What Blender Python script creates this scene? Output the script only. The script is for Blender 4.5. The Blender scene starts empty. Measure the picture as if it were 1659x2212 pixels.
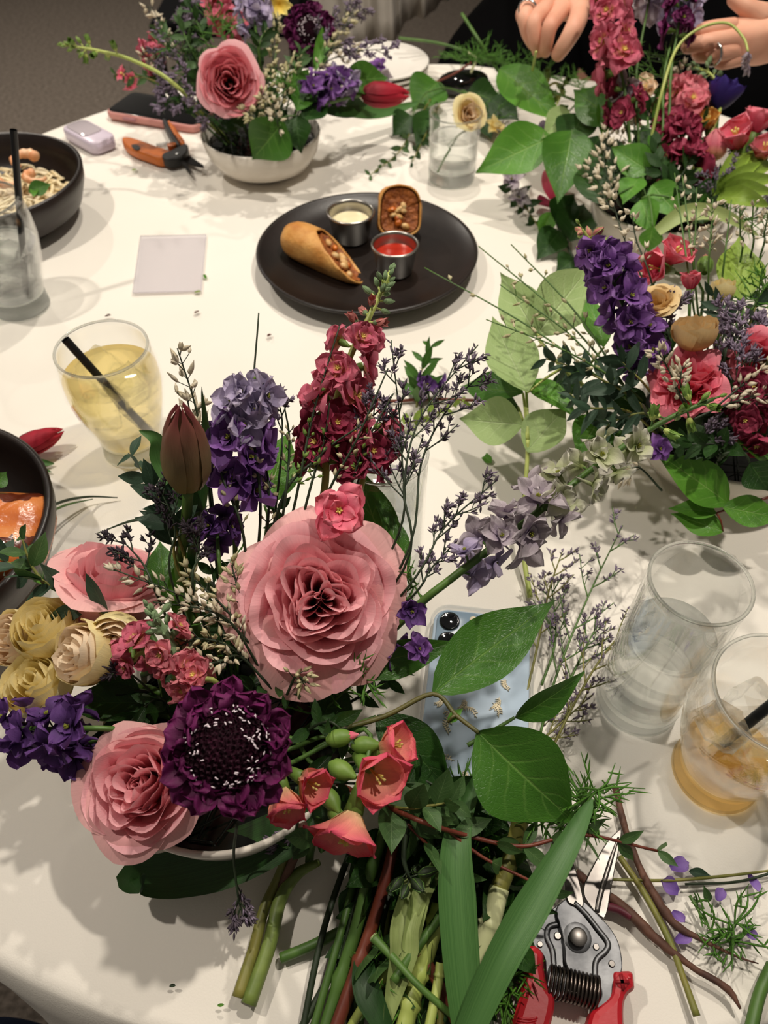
import bpy, bmesh, math, random
import numpy as np
from mathutils import Vector, Matrix
from mathutils.geometry import tessellate_polygon

S = bpy.context.scene
C = S.collection
# ------------------------------------------------------------------ camera, light, exposure
TZ = 0.75                                   # table top height above the floor
PITCH = math.radians(50.0)
FOC, CU, CV = 1661.0, 829.5, 1106.0
cp, sp = math.cos(PITCH), math.sin(PITCH)
CAM = np.array([0.0, 0.0, TZ + 0.5])
RT, FW, UP = np.array([1.0, 0, 0]), np.array([0, cp, -sp]), np.array([0, sp, cp])
cd = bpy.data.cameras.new('camera'); cam = bpy.data.objects.new('camera', cd); C.objects.link(cam)
cam.location = CAM; cam.rotation_euler = (math.pi/2 - PITCH, 0, 0)
cd.sensor_fit = 'HORIZONTAL'; cd.sensor_width = 36.0; cd.lens = 36.0*FOC/1659.0
cd.clip_start = 0.02; cd.clip_end = 30
cd.dof.use_dof = True; cd.dof.focus_distance = 0.46; cd.dof.aperture_fstop = 14.0
S.camera = cam
W = bpy.data.worlds.new('World'); S.world = W; W.use_nodes = True
W.node_tree.nodes['Background'].inputs[0].default_value = (1.0, 0.90, 0.78, 1)
W.node_tree.nodes['Background'].inputs[1].default_value = 0.10
def spot(name, loc, aim, power, size, blend, rad, col):
    d = bpy.data.lights.new(name, 'SPOT'); o = bpy.data.objects.new(name, d); C.objects.link(o)
    d.energy = power; d.spot_size = math.radians(size); d.spot_blend = blend; d.shadow_soft_size = rad; d.color = col
    o.location = (loc[0], loc[1], TZ + loc[2])
    o.rotation_euler = (Vector((aim[0], aim[1], TZ)) - o.location).to_track_quat('-Z', 'Y').to_euler()
    return o
WARM = (1.0, 0.915, 0.80)
spot('overhead_spot', (0.46, 0.64, 1.6), (0.2, 0.6), 46, 120, 1.0, 0.03, WARM)
spot('overhead_spot', (-0.85, 0.52, 1.6), (-0.42, 0.62), 40, 110, 1.0, 0.03, WARM)
spot('overhead_spot', (0.06, 1.42, 1.6), (-0.05, 0.75), 38, 120, 1.0, 0.03, WARM)
spot('overhead_spot', (-1.3, 2.6, 1.65), (-1.1, 2.7), 150, 130, 1.0, 0.03, WARM)  # added fill lamp with no known fixture, brightens the far carpet
vs = S.view_settings
vs.view_transform = 'Standard'; vs.look = 'None'; vs.gamma = 1.0; vs.use_curve_mapping = False
vs.exposure = 0.24
S.cycles.max_bounces = 14; S.cycles.transmission_bounces = 10; S.cycles.transparent_max_bounces = 24
S.cycles.sample_clamp_indirect = 4.0; S.cycles.blur_glossy = 0.5

# ------------------------------------------------------------------ places
def ray(u, v): return FW + RT*((u-CU)/FOC) - UP*((v-CV)/FOC)
def PH(u, v, h):                            # the point seen at u,v that stands h above the table
    d = ray(u, v); return CAM + d*((0.5-h)/(-d[2]))
def PD(u, v, dep): return CAM + ray(u, v)*dep
def depth(p): return float(np.dot(np.asarray(p)-CAM, FW))
def px(n, p): return n*depth(p)/FOC         # n pixels at p in metres
def nrm(a):
    a = np.asarray(a, float); return a/max(np.linalg.norm(a), 1e-9)
def tocam(p): return nrm(CAM-np.asarray(p))
def lerp(a, b, t): return a+(b-a)*t
def frame(y, z, loc=(0, 0, 0), s=1.0):      # matrix with local +Y along y, local +Z near z
    y = nrm(y); x = np.cross(y, z)
    if np.linalg.norm(x) < 1e-5: x = np.cross(y, np.array([.3, .8, .52]))
    x = nrm(x); z = np.cross(x, y)
    m = np.eye(4); m[:3, 0] = x*s; m[:3, 1] = y*s; m[:3, 2] = z*s; m[:3, 3] = loc
    return m
def frz(z, loc=(0, 0, 0), s=1.0, roll=0.0): # local +Z along z, turned by roll
    z = nrm(z); a = np.array([0, 0, 1.0]) if abs(z[2]) < .9 else np.array([0, 1.0, 0])
    x = nrm(np.cross(a, z)); y = np.cross(z, x)
    c, q = math.cos(roll), math.sin(roll)
    m = np.eye(4); m[:3, 0] = (x*c+y*q)*s; m[:3, 1] = (y*c-x*q)*s; m[:3, 2] = z*s; m[:3, 3] = loc
    return m
def xf(P, m):
    P = np.asarray(P, float); sh = P.shape
    return (P.reshape(-1, 3)@m[:3, :3].T + m[:3, 3]).reshape(sh)
def bez(pts, n=14):                          # smooth curve through points
    p = [np.asarray(q, float) for q in pts]
    if len(p) == 2: return np.array([lerp(p[0], p[1], t) for t in np.linspace(0, 1, max(3, n//2))])
    p = [2*p[0]-p[1]]+p+[2*p[-1]-p[-2]]; out = []
    k = max(2, n//(len(p)-3))
    for i in range(1, len(p)-2):
        a, b, c, d = p[i-1:i+3]
        for j in range(k):
            t = j/k
            out.append(.5*((2*b)+(-a+c)*t+(2*a-5*b+4*c-d)*t*t+(-a+3*b-3*c+d)*t**3))
    out.append(p[-2]); return np.array(out)

# ------------------------------------------------------------------ meshes
class MB:
    def __init__(s): s.V = []; s.F = []; s.I = []; s.U = []; s.n = 0
    def add(s, v, f, mi=0, uv=None):
        v = np.asarray(v, float).reshape(-1, 3)
        s.V.append(v); s.U.append(np.asarray(uv, float).reshape(-1, 2) if uv is not None else np.zeros((len(v), 2)))
        n = s.n
        for q in f: s.F.append(tuple(int(k)+n for k in q))
        s.I += [mi]*len(f); s.n += len(v); return s
    def grid(s, P, mi=0, wrap=False, m=None):
        P = np.asarray(P, float); a, b = P.shape[:2]
        if m is not None: P = xf(P, m)
        uv = np.stack(np.meshgrid(np.linspace(0, 1, a), np.linspace(0, 1, b), indexing='ij'), -1)
        f = []
        for i in range(a if wrap else a-1):
            j = (i+1) % a
            for k in range(b-1): f.append((i*b+k, j*b+k, j*b+k+1, i*b+k+1))
        return s.add(P, f, mi, uv)
    def tube(s, path, r, n=7, mi=0, caps=True, flat=1.0, up=(0, 0, 1)):
        path = np.asarray(path, float); k = len(path)
        r = np.full(k, r, float) if np.isscalar(r) else np.interp(np.linspace(0, 1, k), np.linspace(0, 1, len(r)), r)
        t = np.gradient(path, axis=0); ref = nrm(up); rings = []
        for i in range(k):
            d = nrm(t[i]); x = np.cross(d, ref)
            if np.linalg.norm(x) < 1e-3: x = np.cross(d, [.6, .5, .62])
            x = nrm(x); y = np.cross(x, d); ref = y
            a = np.linspace(0, 2*math.pi, n, endpoint=False)
            rings.append(path[i]+r[i]*(np.cos(a)[:, None]*x+flat*np.sin(a)[:, None]*y))
        s.grid(np.swapaxes(np.array(rings), 0, 1), mi, True)
        if caps:
            b = s.n-n*k
            s.F += [tuple(b+j*k for j in range(n-1, -1, -1)), tuple(b+j*k+k-1 for j in range(n))]; s.I += [mi, mi]
        return s
    def lathe(s, prof, n=40, mi=0, m=None, a0=0, a1=None):
        prof = np.asarray(prof, float); full = a1 is None
        a = np.linspace(0, 2*math.pi, n, endpoint=False) if full else np.linspace(a0, a1, n)
        P = np.stack([np.cos(a)[:, None]*prof[:, 0], np.sin(a)[:, None]*prof[:, 0], np.ones((n, 1))*prof[:, 1]], -1)
        return s.grid(P, mi, full, m)
    def ell(s, c, r, m=None, n=8, k=6, mi=0, pw=1.0, jit=0, rng=None):
        th = np.linspace(0, math.pi, k+1); a = np.linspace(0, 2*math.pi, n, endpoint=False)
        P = np.stack([np.cos(a)[:, None]*np.sin(th)**pw*r[0], np.sin(a)[:, None]*np.sin(th)**pw*r[1], np.ones((n, 1))*-np.cos(th)*r[2]], -1)
        if jit: P = P*(1+jit*(rng or np.random.default_rng(0)).standard_normal((n, k+1, 1)))
        if m is not None: P = P@m[:3, :3].T
        return s.grid(P+np.asarray(c), mi, True)
    def prism(s, pts, z0, z1, bev=0.0, mi=0, m=None):   # outline in x,y, from z0 to z1, top edge rounded
        p = np.asarray(pts, float); n = len(p)
        if np.sum(p[:, 0]*np.roll(p[:, 1], -1)-np.roll(p[:, 0], -1)*p[:, 1]) < 0: p = p[::-1]
        e = np.roll(p, -1, 0)-np.roll(p, 1, 0); nn = np.stack([-e[:, 1], e[:, 0]], 1); nn /= np.maximum(np.linalg.norm(nn, axis=1, keepdims=True), 1e-9)
        lv = [(0, z0), (0, z1)] if not bev else [(bev*.6, z0), (0, z0+bev*.6), (0, z1-bev), (bev*.35, z1-bev*.3), (bev, z1)]
        R = [np.column_stack([p+nn*o, np.full(n, z)]) for o, z in lv]
        P = np.concatenate(R); f = []
        for l in range(len(lv)-1):
            for i in range(n):
                j = (i+1) % n; f.append((l*n+i, l*n+j, l*n+n+j, l*n+n+i))
        tri = tessellate_polygon([[Vector((q[0], q[1], 0)) for q in R[-1]]])
        t = (len(lv)-1)*n
        for a in tri:
            q = p[list(a)]; cr = (q[1]-q[0])[0]*(q[2]-q[0])[1]-(q[1]-q[0])[1]*(q[2]-q[0])[0]
            a = a if cr > 0 else a[::-1]
            f.append(tuple(t+k for k in a)); f.append(tuple(a[::-1]))
        if m is not None: P = xf(P, m)
        return s.add(P, f, mi)
    def mesh(s, name, mats, off=None, smooth=True):
        me = bpy.data.meshes.new(name)
        if not s.V: return me
        v = np.concatenate(s.V)
        if off is not None: v = v-np.asarray(off)
        me.from_pydata(v.tolist(), [], s.F)
        uv = np.concatenate(s.U); L = me.uv_layers.new(name='UVMap')
        li = np.empty(len(me.loops), np.int32); me.loops.foreach_get('vertex_index', li)
        L.data.foreach_set('uv', uv[li].astype(np.float32).ravel())
        for k in (mats if isinstance(mats, (list, tuple)) else [mats]): me.materials.append(k)
        me.polygons.foreach_set('material_index', np.asarray(s.I, np.int32))
        me.polygons.foreach_set('use_smooth', np.full(len(s.F), smooth))
        me.update(); return me
    def obj(s, name, mats, parent=None, smooth=True, label=None, auto=None):
        off = None if parent is None else OFF(parent)
        o = bpy.data.objects.new(name, s.mesh(name, mats, off, smooth)); C.objects.link(o)
        if parent is not None: o.parent = parent
        if label: o['label'] = label
        if auto: o.data.set_sharp_from_angle(angle=math.radians(auto))
        return o
def OFF(p):
    o = np.zeros(3)
    while p is not None: o = o+np.array(p.location); p = p.parent
    return o
def thing(name, label, cat, loc=(0, 0, 0), group=None):
    o = bpy.data.objects.new(name, None); C.objects.link(o); o.location = tuple(float(k) for k in loc)
    o.empty_display_size = .01; o['label'] = label; o['category'] = cat
    if group: o['group'] = group
    return o
def tag(o, label, cat, group=None):
    o['label'] = label; o['category'] = cat
    if group: o['group'] = group
    return o
def inst(me, name, parent, m, label=None):     # a mesh placed by a world matrix under a thing that is not turned
    o = bpy.data.objects.new(name, me); C.objects.link(o); o.parent = parent
    m = m.copy(); m[:3, 3] -= OFF(parent); o.matrix_local = Matrix(m.tolist())
    if label: o['label'] = label
    return o
def struct(o): o['kind'] = 'structure'; return o
def stuff(o): o['kind'] = 'stuff'; return o
def at_origin(o, loc):                          # put a lone mesh's origin at loc
    loc = np.asarray(loc, float); o.data.transform(Matrix.Translation(tuple(-loc))); o.location = tuple(loc); return o

# ------------------------------------------------------------------ materials
def lin(h, a=True):
    h = h.lstrip('#'); c = [int(h[i:i+2], 16)/255 for i in (0, 2, 4)]
    c = [k/12.92 if k <= .04045 else ((k+.055)/1.055)**2.4 for k in c]
    return (*c, 1.0)
class NT:
    def __init__(s, name):
        s.m = bpy.data.materials.new(name); s.m.use_nodes = True; s.t = s.m.node_tree
        s.p = s.t.nodes['Principled BSDF']; s.o = s.t.nodes['Material Output']
    def n(s, k, **kw):
        d = s.t.nodes.new(k)
        for a, b in kw.items(): setattr(d, a, b)
        return d
    def l(s, a, b): s.t.links.new(a, b)
    def math(s, op, a, b=None, c=None, clamp=False):
        d = s.n('ShaderNodeMath', operation=op, use_clamp=clamp)
        for i, q in enumerate((a, b, c)):
            if q is None: continue
            if isinstance(q, (int, float)): d.inputs[i].default_value = q
            else: s.l(q, d.inputs[i])
        return d.outputs[0]
    def mix(s, f, a, b, mode='MIX'):
        d = s.n('ShaderNodeMix', data_type='RGBA', blend_type=mode)
        for i, q in ((0, f), (6, a), (7, b)):
            if isinstance(q, (int, float, tuple)): d.inputs[i].default_value = q
            else: s.l(q, d.inputs[i])
        return d.outputs[2]
    def noise(s, scale, detail=3, co='Object', rough=.5, stretch=None, out=0):
        tc = s.n('ShaderNodeTexCoord'); v = tc.outputs[co]
        if stretch:
            mp = s.n('ShaderNodeMapping'); mp.inputs['Scale'].default_value = stretch; s.l(v, mp.inputs[0]); v = mp.outputs[0]
        d = s.n('ShaderNodeTexNoise'); d.inputs['Scale'].default_value = scale; d.inputs['Detail'].default_value = detail; d.inputs['Roughness'].default_value = rough
        s.l(v, d.inputs['Vector']); return d.outputs[out]
    def ramp(s, f, stops):
        d = s.n('ShaderNodeValToRGB'); e = d.color_ramp.elements
        while len(e) < len(stops): e.new(.5)
        for q, (p, c) in zip(e, stops): q.position = p; q.color = c
        s.l(f, d.inputs[0]); return d.outputs[0]
    def bump(s, h, st, dist=.001):
        d = s.n('ShaderNodeBump'); d.inputs['Strength'].default_value = st; d.inputs['Distance'].default_value = dist
        s.l(h, d.inputs['Height']); s.l(d.outputs[0], s.p.inputs['Normal']); return d.outputs[0]
    def set(s, **kw):
        for k, v in kw.items(): s.p.inputs[k.replace('_', ' ')].default_value = v
    def translucent(s, col, f, normal=None):
        tr = s.n('ShaderNodeBsdfTranslucent'); ms = s.n('ShaderNodeMixShader'); ms.inputs[0].default_value = f
        if isinstance(col, tuple): tr.inputs[0].default_value = col
        else: s.l(col, tr.inputs[0])
        s.l(s.p.outputs[0], ms.inputs[1]); s.l(tr.outputs[0], ms.inputs[2]); s.l(ms.outputs[0], s.o.inputs[0])
def plain(name, col, rough=.5, metal=0.0, col2=None, nscale=60, bump=0, bscale=200, bdist=.0005, spec=.5, coat=0, trans=0, stretch=None):
    t = NT(name); t.set(Base_Color=lin(col), Roughness=rough, Metallic=metal, Specular_IOR_Level=spec, Coat_Weight=coat)
    if col2:
        f = t.noise(nscale, 4, stretch=stretch); c = t.ramp(f, [(.32, lin(col)), (.68, lin(col2))]); t.l(c, t.p.inputs['Base Color'])
        if trans: t.translucent(c, trans)
    elif trans: t.translucent(lin(col), trans)
    if bump: t.bump(t.noise(bscale, 3), bump, bdist)
    return t.m
def petal_mat(name, base, mid, rim, rough=.55, vein=.25, trans=.22, var=.12, spec=.3):
    t = NT(name); uv = t.n('ShaderNodeTexCoord').outputs['UV']; sx = t.n('ShaderNodeSeparateXYZ'); t.l(uv, sx.inputs[0])
    c = t.ramp(sx.outputs[1], [(.05, lin(base)), (.5, lin(mid)), (.97, lin(rim))])
    vn = t.noise(1.0, 3, 'UV', .6, (46, 3.0, 1)); bl = t.noise(2.2, 2, 'UV')
    f = t.math('MULTIPLY_ADD', bl, var*2, 1-var)
    f2 = t.math('MULTIPLY_ADD', vn, .24*vein/.25, 1-.12*vein/.25); f = t.math('MULTIPLY', f, f2)
    g = t.n('ShaderNodeCombineXYZ'); [t.l(f, g.inputs[i]) for i in range(3)]
    c = t.mix(1.0, c, g.outputs[0], 'MULTIPLY')
    t.l(c, t.p.inputs['Base Color']); t.set(Roughness=rough, Specular_IOR_Level=spec)
    t.bump(t.math('ADD', vn, t.noise(5, 2, 'UV')), vein, .0008); t.translucent(c, trans); return t.m
def leaf_mat(name, col, col2, vein, rough=.42, trans=.18, nv=6.0, bst=.5, spec=.45):
    t = NT(name); uv = t.n('ShaderNodeTexCoord').outputs['UV']; sx = t.n('ShaderNodeSeparateXYZ'); t.l(uv, sx.inputs[0])
    a = t.math('ABSOLUTE', t.math('SUBTRACT', sx.outputs[0], .5)); a = t.math('MULTIPLY', a, 2)
    w = t.noise(3, 2, 'UV'); q = t.math('MULTIPLY_ADD', sx.outputs[1], nv, t.math('MULTIPLY', t.math('POWER', a, .8), -nv*.26))
    q = t.math('MULTIPLY_ADD', w, .5, q)
    sv = t.math('PINGPONG', q, .5); sv = t.math('SUBTRACT', 1.0, t.math('MULTIPLY', sv, 9.0), clamp=True)
    sv = t.math('MULTIPLY', sv, t.math('SUBTRACT', 1.05, a, clamp=True))
    mr = t.math('SUBTRACT', 1.0, t.math('MULTIPLY', a, 22.0), clamp=True)
    v = t.math('MAXIMUM', t.math('MULTIPLY', sv, .55), mr)
    c = t.ramp(t.noise(2.0, 3, 'UV'), [(.3, lin(col)), (.7, lin(col2))])
    c = t.mix(t.math('MULTIPLY', v, .6), c, lin(vein)); t.l(c, t.p.inputs['Base Color'])
    fine = t.n('ShaderNodeTexVoronoi', feature='DISTANCE_TO_EDGE'); fine.inputs['Scale'].default_value = 26; t.l(uv, fine.inputs['Vector'])
    h = t.math('MULTIPLY_ADD', t.math('MINIMUM', fine.outputs['Distance'], .12), 2.0, t.math('MULTIPLY', v, -1.0))
    t.bump(h, bst, .0007); t.set(Roughness=rough, Specular_IOR_Level=spec); t.translucent(c, trans); return t.m
def thin_glass(name, tint=(1, 1, 1, 1), refl=1.0):
    t = NT(name); t.t.nodes.remove(t.p)
    a = t.n('ShaderNodeBsdfTransparent'); a.inputs[0].default_value = tint
    g = t.n('ShaderNodeBsdfGlossy'); g.inputs['Roughness'].default_value = .03; g.inputs[0].default_value = (refl,)*3+(1,)
    f = t.n('ShaderNodeLayerWeight'); f.inputs[0].default_value = .5
    m = t.n('ShaderNodeMixShader'); t.l(t.math('MULTIPLY_ADD', t.math('POWER', f.outputs[1], 3.0), .75, .04), m.inputs[0]); t.l(a.outputs[0], m.inputs[1]); t.l(g.outputs[0], m.inputs[2]); t.l(m.outputs[0], t.o.inputs[0])
    return t.m
def clear_body(name, col, ior, refr=.6, rough=0.0, bump=0):   # glass or liquid with body: part bends the light, part lets it straight through
    t = NT(name); t.t.nodes.remove(t.p)
    a = t.n('ShaderNodeBsdfTransparent'); a.inputs[0].default_value = col
    g = t.n('ShaderNodeBsdfGlass'); g.inputs['Color'].default_value = col; g.inputs['Roughness'].default_value = rough; g.inputs['IOR'].default_value = ior
    if bump:
        d = t.n('ShaderNodeBump'); d.inputs['Strength'].default_value = .6; d.inputs['Distance'].default_value = .002; t.l(t.noise(bump, 2), d.inputs['Height']); t.l(d.outputs[0], g.inputs['Normal'])
    m = t.n('ShaderNodeMixShader'); m.inputs[0].default_value = refr
    t.l(a.outputs[0], m.inputs[1]); t.l(g.outputs[0], m.inputs[2]); t.l(m.outputs[0], t.o.inputs[0]); return t.m
# ------------------------------------------------------------------ the setting
rng = np.random.default_rng(7)
CARPET = plain('carpet', '#5d554d', .95, col2='#857a70', nscale=70, bump=.9, bscale=160, bdist=.006, spec=.1, stretch=(1, 1.6, 1))
m = MB(); m.grid(np.array([[[x, y, 0] for y in np.linspace(-1.5, 4.5, 9)] for x in np.linspace(-3, 3, 9)]))
struct(m.obj('floor', CARPET))
t = NT('white_linen'); cl = t.noise(4, 3); t.l(t.ramp(cl, [(.3, lin('#e9e3d8')), (.7, lin('#f0ebe2'))]), t.p.inputs['Base Color']); t.set(Roughness=.85, Specular_IOR_Level=.15)
wv = t.noise(900, 2); fo = t.noise(7, 3, stretch=(1, .5, 1)); t.bump(t.math('MULTIPLY_ADD', wv, .06, t.math('MULTIPLY', fo, 1.0)), .35, .006)
LINEN = t.m
TC, TR = np.array([.035, .715]), .684
tb = thing('round_table', 'round banquet table hidden under the white cloth', 'table', (TC[0], TC[1], 0))
m = MB(); m.lathe([(0, TZ-.03), (TR-.012, TZ-.03), (TR-.006, TZ-.018), (TR-.012, TZ-.006), (0, TZ-.006)], 64, m=frz((0, 0, 1), (TC[0], TC[1], 0))); m.obj('tabletop', plain('plywood', '#8a6a45', .6), tb)
m = MB(); m.lathe([(.3, 0), (.28, .03), (.06, .06), (.05, .4), (.06, TZ-.04), (.2, TZ-.03)], 24, m=frz((0, 0, 1), (TC[0], TC[1], 0))); m.obj('pedestal', plain('black_steel', '#151515', .4, .6), tb)
na = 180; rr = list(np.linspace(0.0001, TR-.01, 60)); P = []
for i in range(na):
    a = 2*math.pi*i/na; row = []
    for r in rr:
        x, y = TC[0]+r*math.cos(a), TC[1]+r*math.sin(a)
        w = .0006*math.sin(9*x+13*y+2*math.sin(7*x))+.0005*math.sin(23*x-11*y+1.3)
        edge = max(0, (r-.5)/.2); w *= 1+2*edge
        row.append((x, y, TZ+w-.0012))
    for j, d in enumerate([.0, .004, .012, .03, .07, .14, .24, .36, .5]):
        k = min(1, d/.25); fold = k*(.035*math.sin(13*a+.6*math.sin(3*a))+.015*math.sin(29*a))
        r = TR-.004+.006*min(1, d/.012)+.02*k+fold*.6
        row.append((TC[0]+r*math.cos(a), TC[1]+r*math.sin(a), TZ-.003-d))
    P.append(row)
m = MB(); m.grid(np.array(P), 0, True); o = m.obj('tablecloth', LINEN)
tag(o, 'white linen tablecloth covering the whole round table', 'tablecloth')
# next table's cloth behind
hem = bez([PD(u, v, d) for u, v, d in ((690, 135, 1.62), (760, 112, 1.6), (812, 94, 1.58), (858, 86, 1.57), (866, 58, 1.6), (905, 38, 1.63), (950, 14, 1.66), (985, -20, 1.7))], 56)
t2 = MB(); P = []
for i, q in enumerate(hem):
    f = .018*math.sin(i*.55)+.009*math.sin(i*1.3+1)
    P.append([(q[0]-.02*k, q[1]+.02*k+f*(1-.5*k), q[2]+.34*k) for k in np.linspace(0, 1, 9)])
t2.grid(np.array(P)); o = t2.obj('draped_cloth', plain('grey_linen', '#b9b2a8', .9, bump=.3, bscale=30, bdist=.004))
o.modifiers.new('thick', 'SOLIDIFY').thickness = .002
tag(o, 'pale grey cloth hanging in folds behind the stack of white plates', 'cloth')

# ------------------------------------------------------------------ people
def skinned(name, bones, parent, mt, sub=2):
    ids = {}; V = []; R = []; E = []
    def vid(p, r):
        k = tuple(np.round(p, 5))
        if k not in ids: ids[k] = len(V); V.append(tuple(p)); R.append(r)
        return ids[k]
    for ch in bones:
        q = [vid(np.asarray(p), r) for p, r in ch]
        E += [(a, b) for a, b in zip(q, q[1:]) if a != b]
    me = bpy.data.meshes.new(name); off = OFF(parent)
    me.from_pydata([tuple(np.array(v)-off) for v in V], E, []); me.materials.append(mt)
    o = bpy.data.objects.new(name, me); C.objects.link(o); o.parent = parent
    sk = o.modifiers.new('skin', 'SKIN'); sk.use_smooth_shade = True
    for i, d in enumerate(me.skin_vertices[0].data): d.radius = (R[i], R[i]); d.use_root = i == 0
    s2 = o.modifiers.new('sub', 'SUBSURF'); s2.levels = s2.render_levels = sub; return o
SKIN = NT('skin'); c = SKIN.ramp(SKIN.noise(25, 3), [(.3, lin('#d89a80')), (.7, lin('#e8b398'))]); SKIN.l(c, SKIN.p.inputs['Base Color']); SKIN.set(Roughness=.5, Subsurface_Weight=.15, Specular_IOR_Level=.35); SKIN.p.inputs['Subsurface Radius'].default_value = (.01, .004, .002); SKIN.bump(SKIN.noise(140, 3), .15, .001); SKIN = SKIN.m
BLACKCLOTH = plain('black_cloth', '#0b0b0d', .9, bump=.4, bscale=40, bdist=.004, spec=.1)
MAROON = plain('maroon_knit', '#2c0d10', .95, col2='#180709', nscale=90, bump=.6, bscale=220, bdist=.003, spec=.1)
DENIM = plain('dark_denim', '#1c2840', .9, col2='#2c3a55', nscale=300, bump=.3, bscale=400, spec=.15)
per = thing('person', 'person in dark clothes bending over the far side with both hands out', 'person', (.45, 1.9, 0))
J = lambda u, v, d: PD(u, v, d)
rw, lw = J(1268, -62, 1.0), J(1735, 62, .93)
pel = np.array([.46, 1.95, .52]); che = np.array([.46, 1.8, 1.1]); nek = np.array([.46, 1.72, 1.32])
rs, ls = np.array([.27, 1.78, 1.24]), np.array([.66, 1.76, 1.22]); re = np.array([.25, 1.5, 1.12]); le = np.array([.78, 1.35, 1.05])
rk, lk = J(1220, -6, .955), J(1625, 75, .9)
kn1, kn2 = np.array([.19, 1.72, .58]), np.array([.77, 1.74, .58])
B = [[(pel, .11), (np.array([.46, 1.9, .8]), .12), (che, .13), (nek, .055)], [(che, .13), (rs, .062), (re, .045), (rw, .027), (rk, .030)], [(che, .13), (ls, .062), (le, .045), (lw, .028), (lk, .031)],
     [(pel, .11), (kn1, .075), (np.array([.17, 1.85, .12]), .045)], [(pel, .11), (kn2, .075), (np.array([.72, 1.86, .12]), .045)]]
def fing(root, pts, r0, r1): return [(root[0], root[1])]+[(J(*p), lerp(r0, r1, i/(len(pts)-1))) for i, p in enumerate(pts)]
R_ = (rk, .030); L_ = (lk, .031)
for pts, a, b in [([(1160, 2, .945), (1131, 36, .925), (1141, 76, .935), (1157, 104, .95)], .0105, .0078), ([(1186, 10, .935), (1152, 46, .915), (1157, 90, .925), (1166, 120, .945)], .0112, .0082),
                  ([(1212, 22, .925), (1186, 58, .905), (1180, 94, .92), (1177, 119, .94)], .0108, .0078), ([(1150, 0, .965), (1122, 30, .955), (1138, 62, .965)], .009, .007),
                  ([(1256, 22, .92), (1240, 62, .9), (1219, 98, .912), (1199, 126, .935)], .0128, .0088)]: B.append(fing(R_, pts, a, b))
for pts, a, b in [([(1590, 58, .885), (1540, 62, .872), (1500, 70, .88), (1478, 78, .89)], .0108, .008), ([(1588, 84, .88), (1535, 90, .866), (1495, 98, .876), (1472, 104, .888)], .0112, .008),
                  ([(1590, 108, .885), (1545, 116, .872), (1512, 120, .885), (1505, 112, .90)], .0105, .008), ([(1602, 126, .895), (1564, 136, .885), (1540, 136, .895)], .009, .007),
                  ([(1648, 40, .885), (1610, 14, .875), (1575, -12, .88)], .0125, .009)]: B.append(fing(L_, pts, a, b))
skinned('body', B, per, SKIN)
skinned('sweater', [[(np.array([.5, 2.0, .6]), .2), (np.array([.5, 1.98, .85]), .2), (che, .17), (np.array([.46, 1.74, 1.27]), .08)], [(che, .155), (rs, .08), (re, .06), (lerp(re, rw, .75), .042)], [(che, .155), (ls, .08), (le, .06), (lerp(le, lw, .55), .05)]], per, MAROON)
skinned('trousers', [[(np.array([.46, 2.0, .62]), .17), (np.array([.33, 1.88, .62]), .145), (np.array([.19, 1.70, .60]), .125), (np.array([.17, 1.85, .14]), .08)], [(np.array([.46, 2.0, .62]), .17), (np.array([.64, 1.92, .68]), .17), (np.array([.78, 1.72, .60]), .14), (np.array([.72, 1.86, .14]), .08)], [(np.array([.46, 2.0, .62]), .17), (np.array([.40, 1.78, .57]), .12)]], per, BLACKCLOTH)
STEEL = plain('polished_steel', '#c9c9c8', .22, 1.0)
for q, ax, r in (((1140, 22, .93), nrm(J(1160, 2, .945)-J(1131, 36, .925)), .0118), ((1540, 117, .873), nrm(J(1590, 108, .885)-J(1545, 116, .872)), .0118)):
    m = MB(); a = np.linspace(0, 2*math.pi, 28, endpoint=False); p = J(*q); fr = frz(ax, p)
    m.grid(np.array([[xf([[(r+.0012*math.cos(b))*math.cos(k), (r+.0012*math.cos(b))*math.sin(k), .002*math.sin(b)]], fr)[0] for b in np.linspace(0, 2*math.pi, 9)] for k in a]), 0, True)
    m.obj('finger_ring', STEEL, per, label='silver finger ring')
p3 = thing('person', 'person in dark blue jeans at the near corner, only a knee in view', 'person', (-.3, -.05, 0))
skinned('jeans', [[(np.array([-.42, -.35, .50]), .095), (np.array([-.345, .02, .565]), .082), (np.array([-.35, .05, .25]), .06)]], p3, DENIM)
CH = plain('dark_wood', '#1c1412', .45)
def chair(label, x, y, rz):
    ch = thing('dining_chair', label, 'chair', (x, y, 0)); c, s = math.cos(rz), math.sin(rz)
    M = np.eye(4); M[:2, :2] = [[c, -s], [s, c]]; M[:2, 3] = (x, y)
    sq = [(-.2, -.2), (.2, -.2), (.2, .2), (-.2, .2)]
    m = MB(); m.prism([(a*1.05, b*1.05) for a, b in sq], .43, .47, .012, m=M); m.obj('seat', BLACKCLOTH, ch, auto=40)
    for a, b in sq:
        top = .9 if b > 0 else .43
        m = MB(); m.tube(xf(np.array([(a, b, 0), (a, b, .43), (a, b*1.12, top)]), M), .017, 8); m.obj('leg', CH, ch)
    m = MB(); m.tube(xf(bez([(-.2, .225, .88), (0, .25, .9), (.2, .225, .88)], 10), M), .03, 8, flat=.6); m.obj('backrest', CH, ch)
chair('dark wooden chair standing on the carpet behind the phone', -.46, 2.68, .0)
chair('dark chair tucked in beside the coral flowers', .98, 1.35, -1.0)

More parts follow.
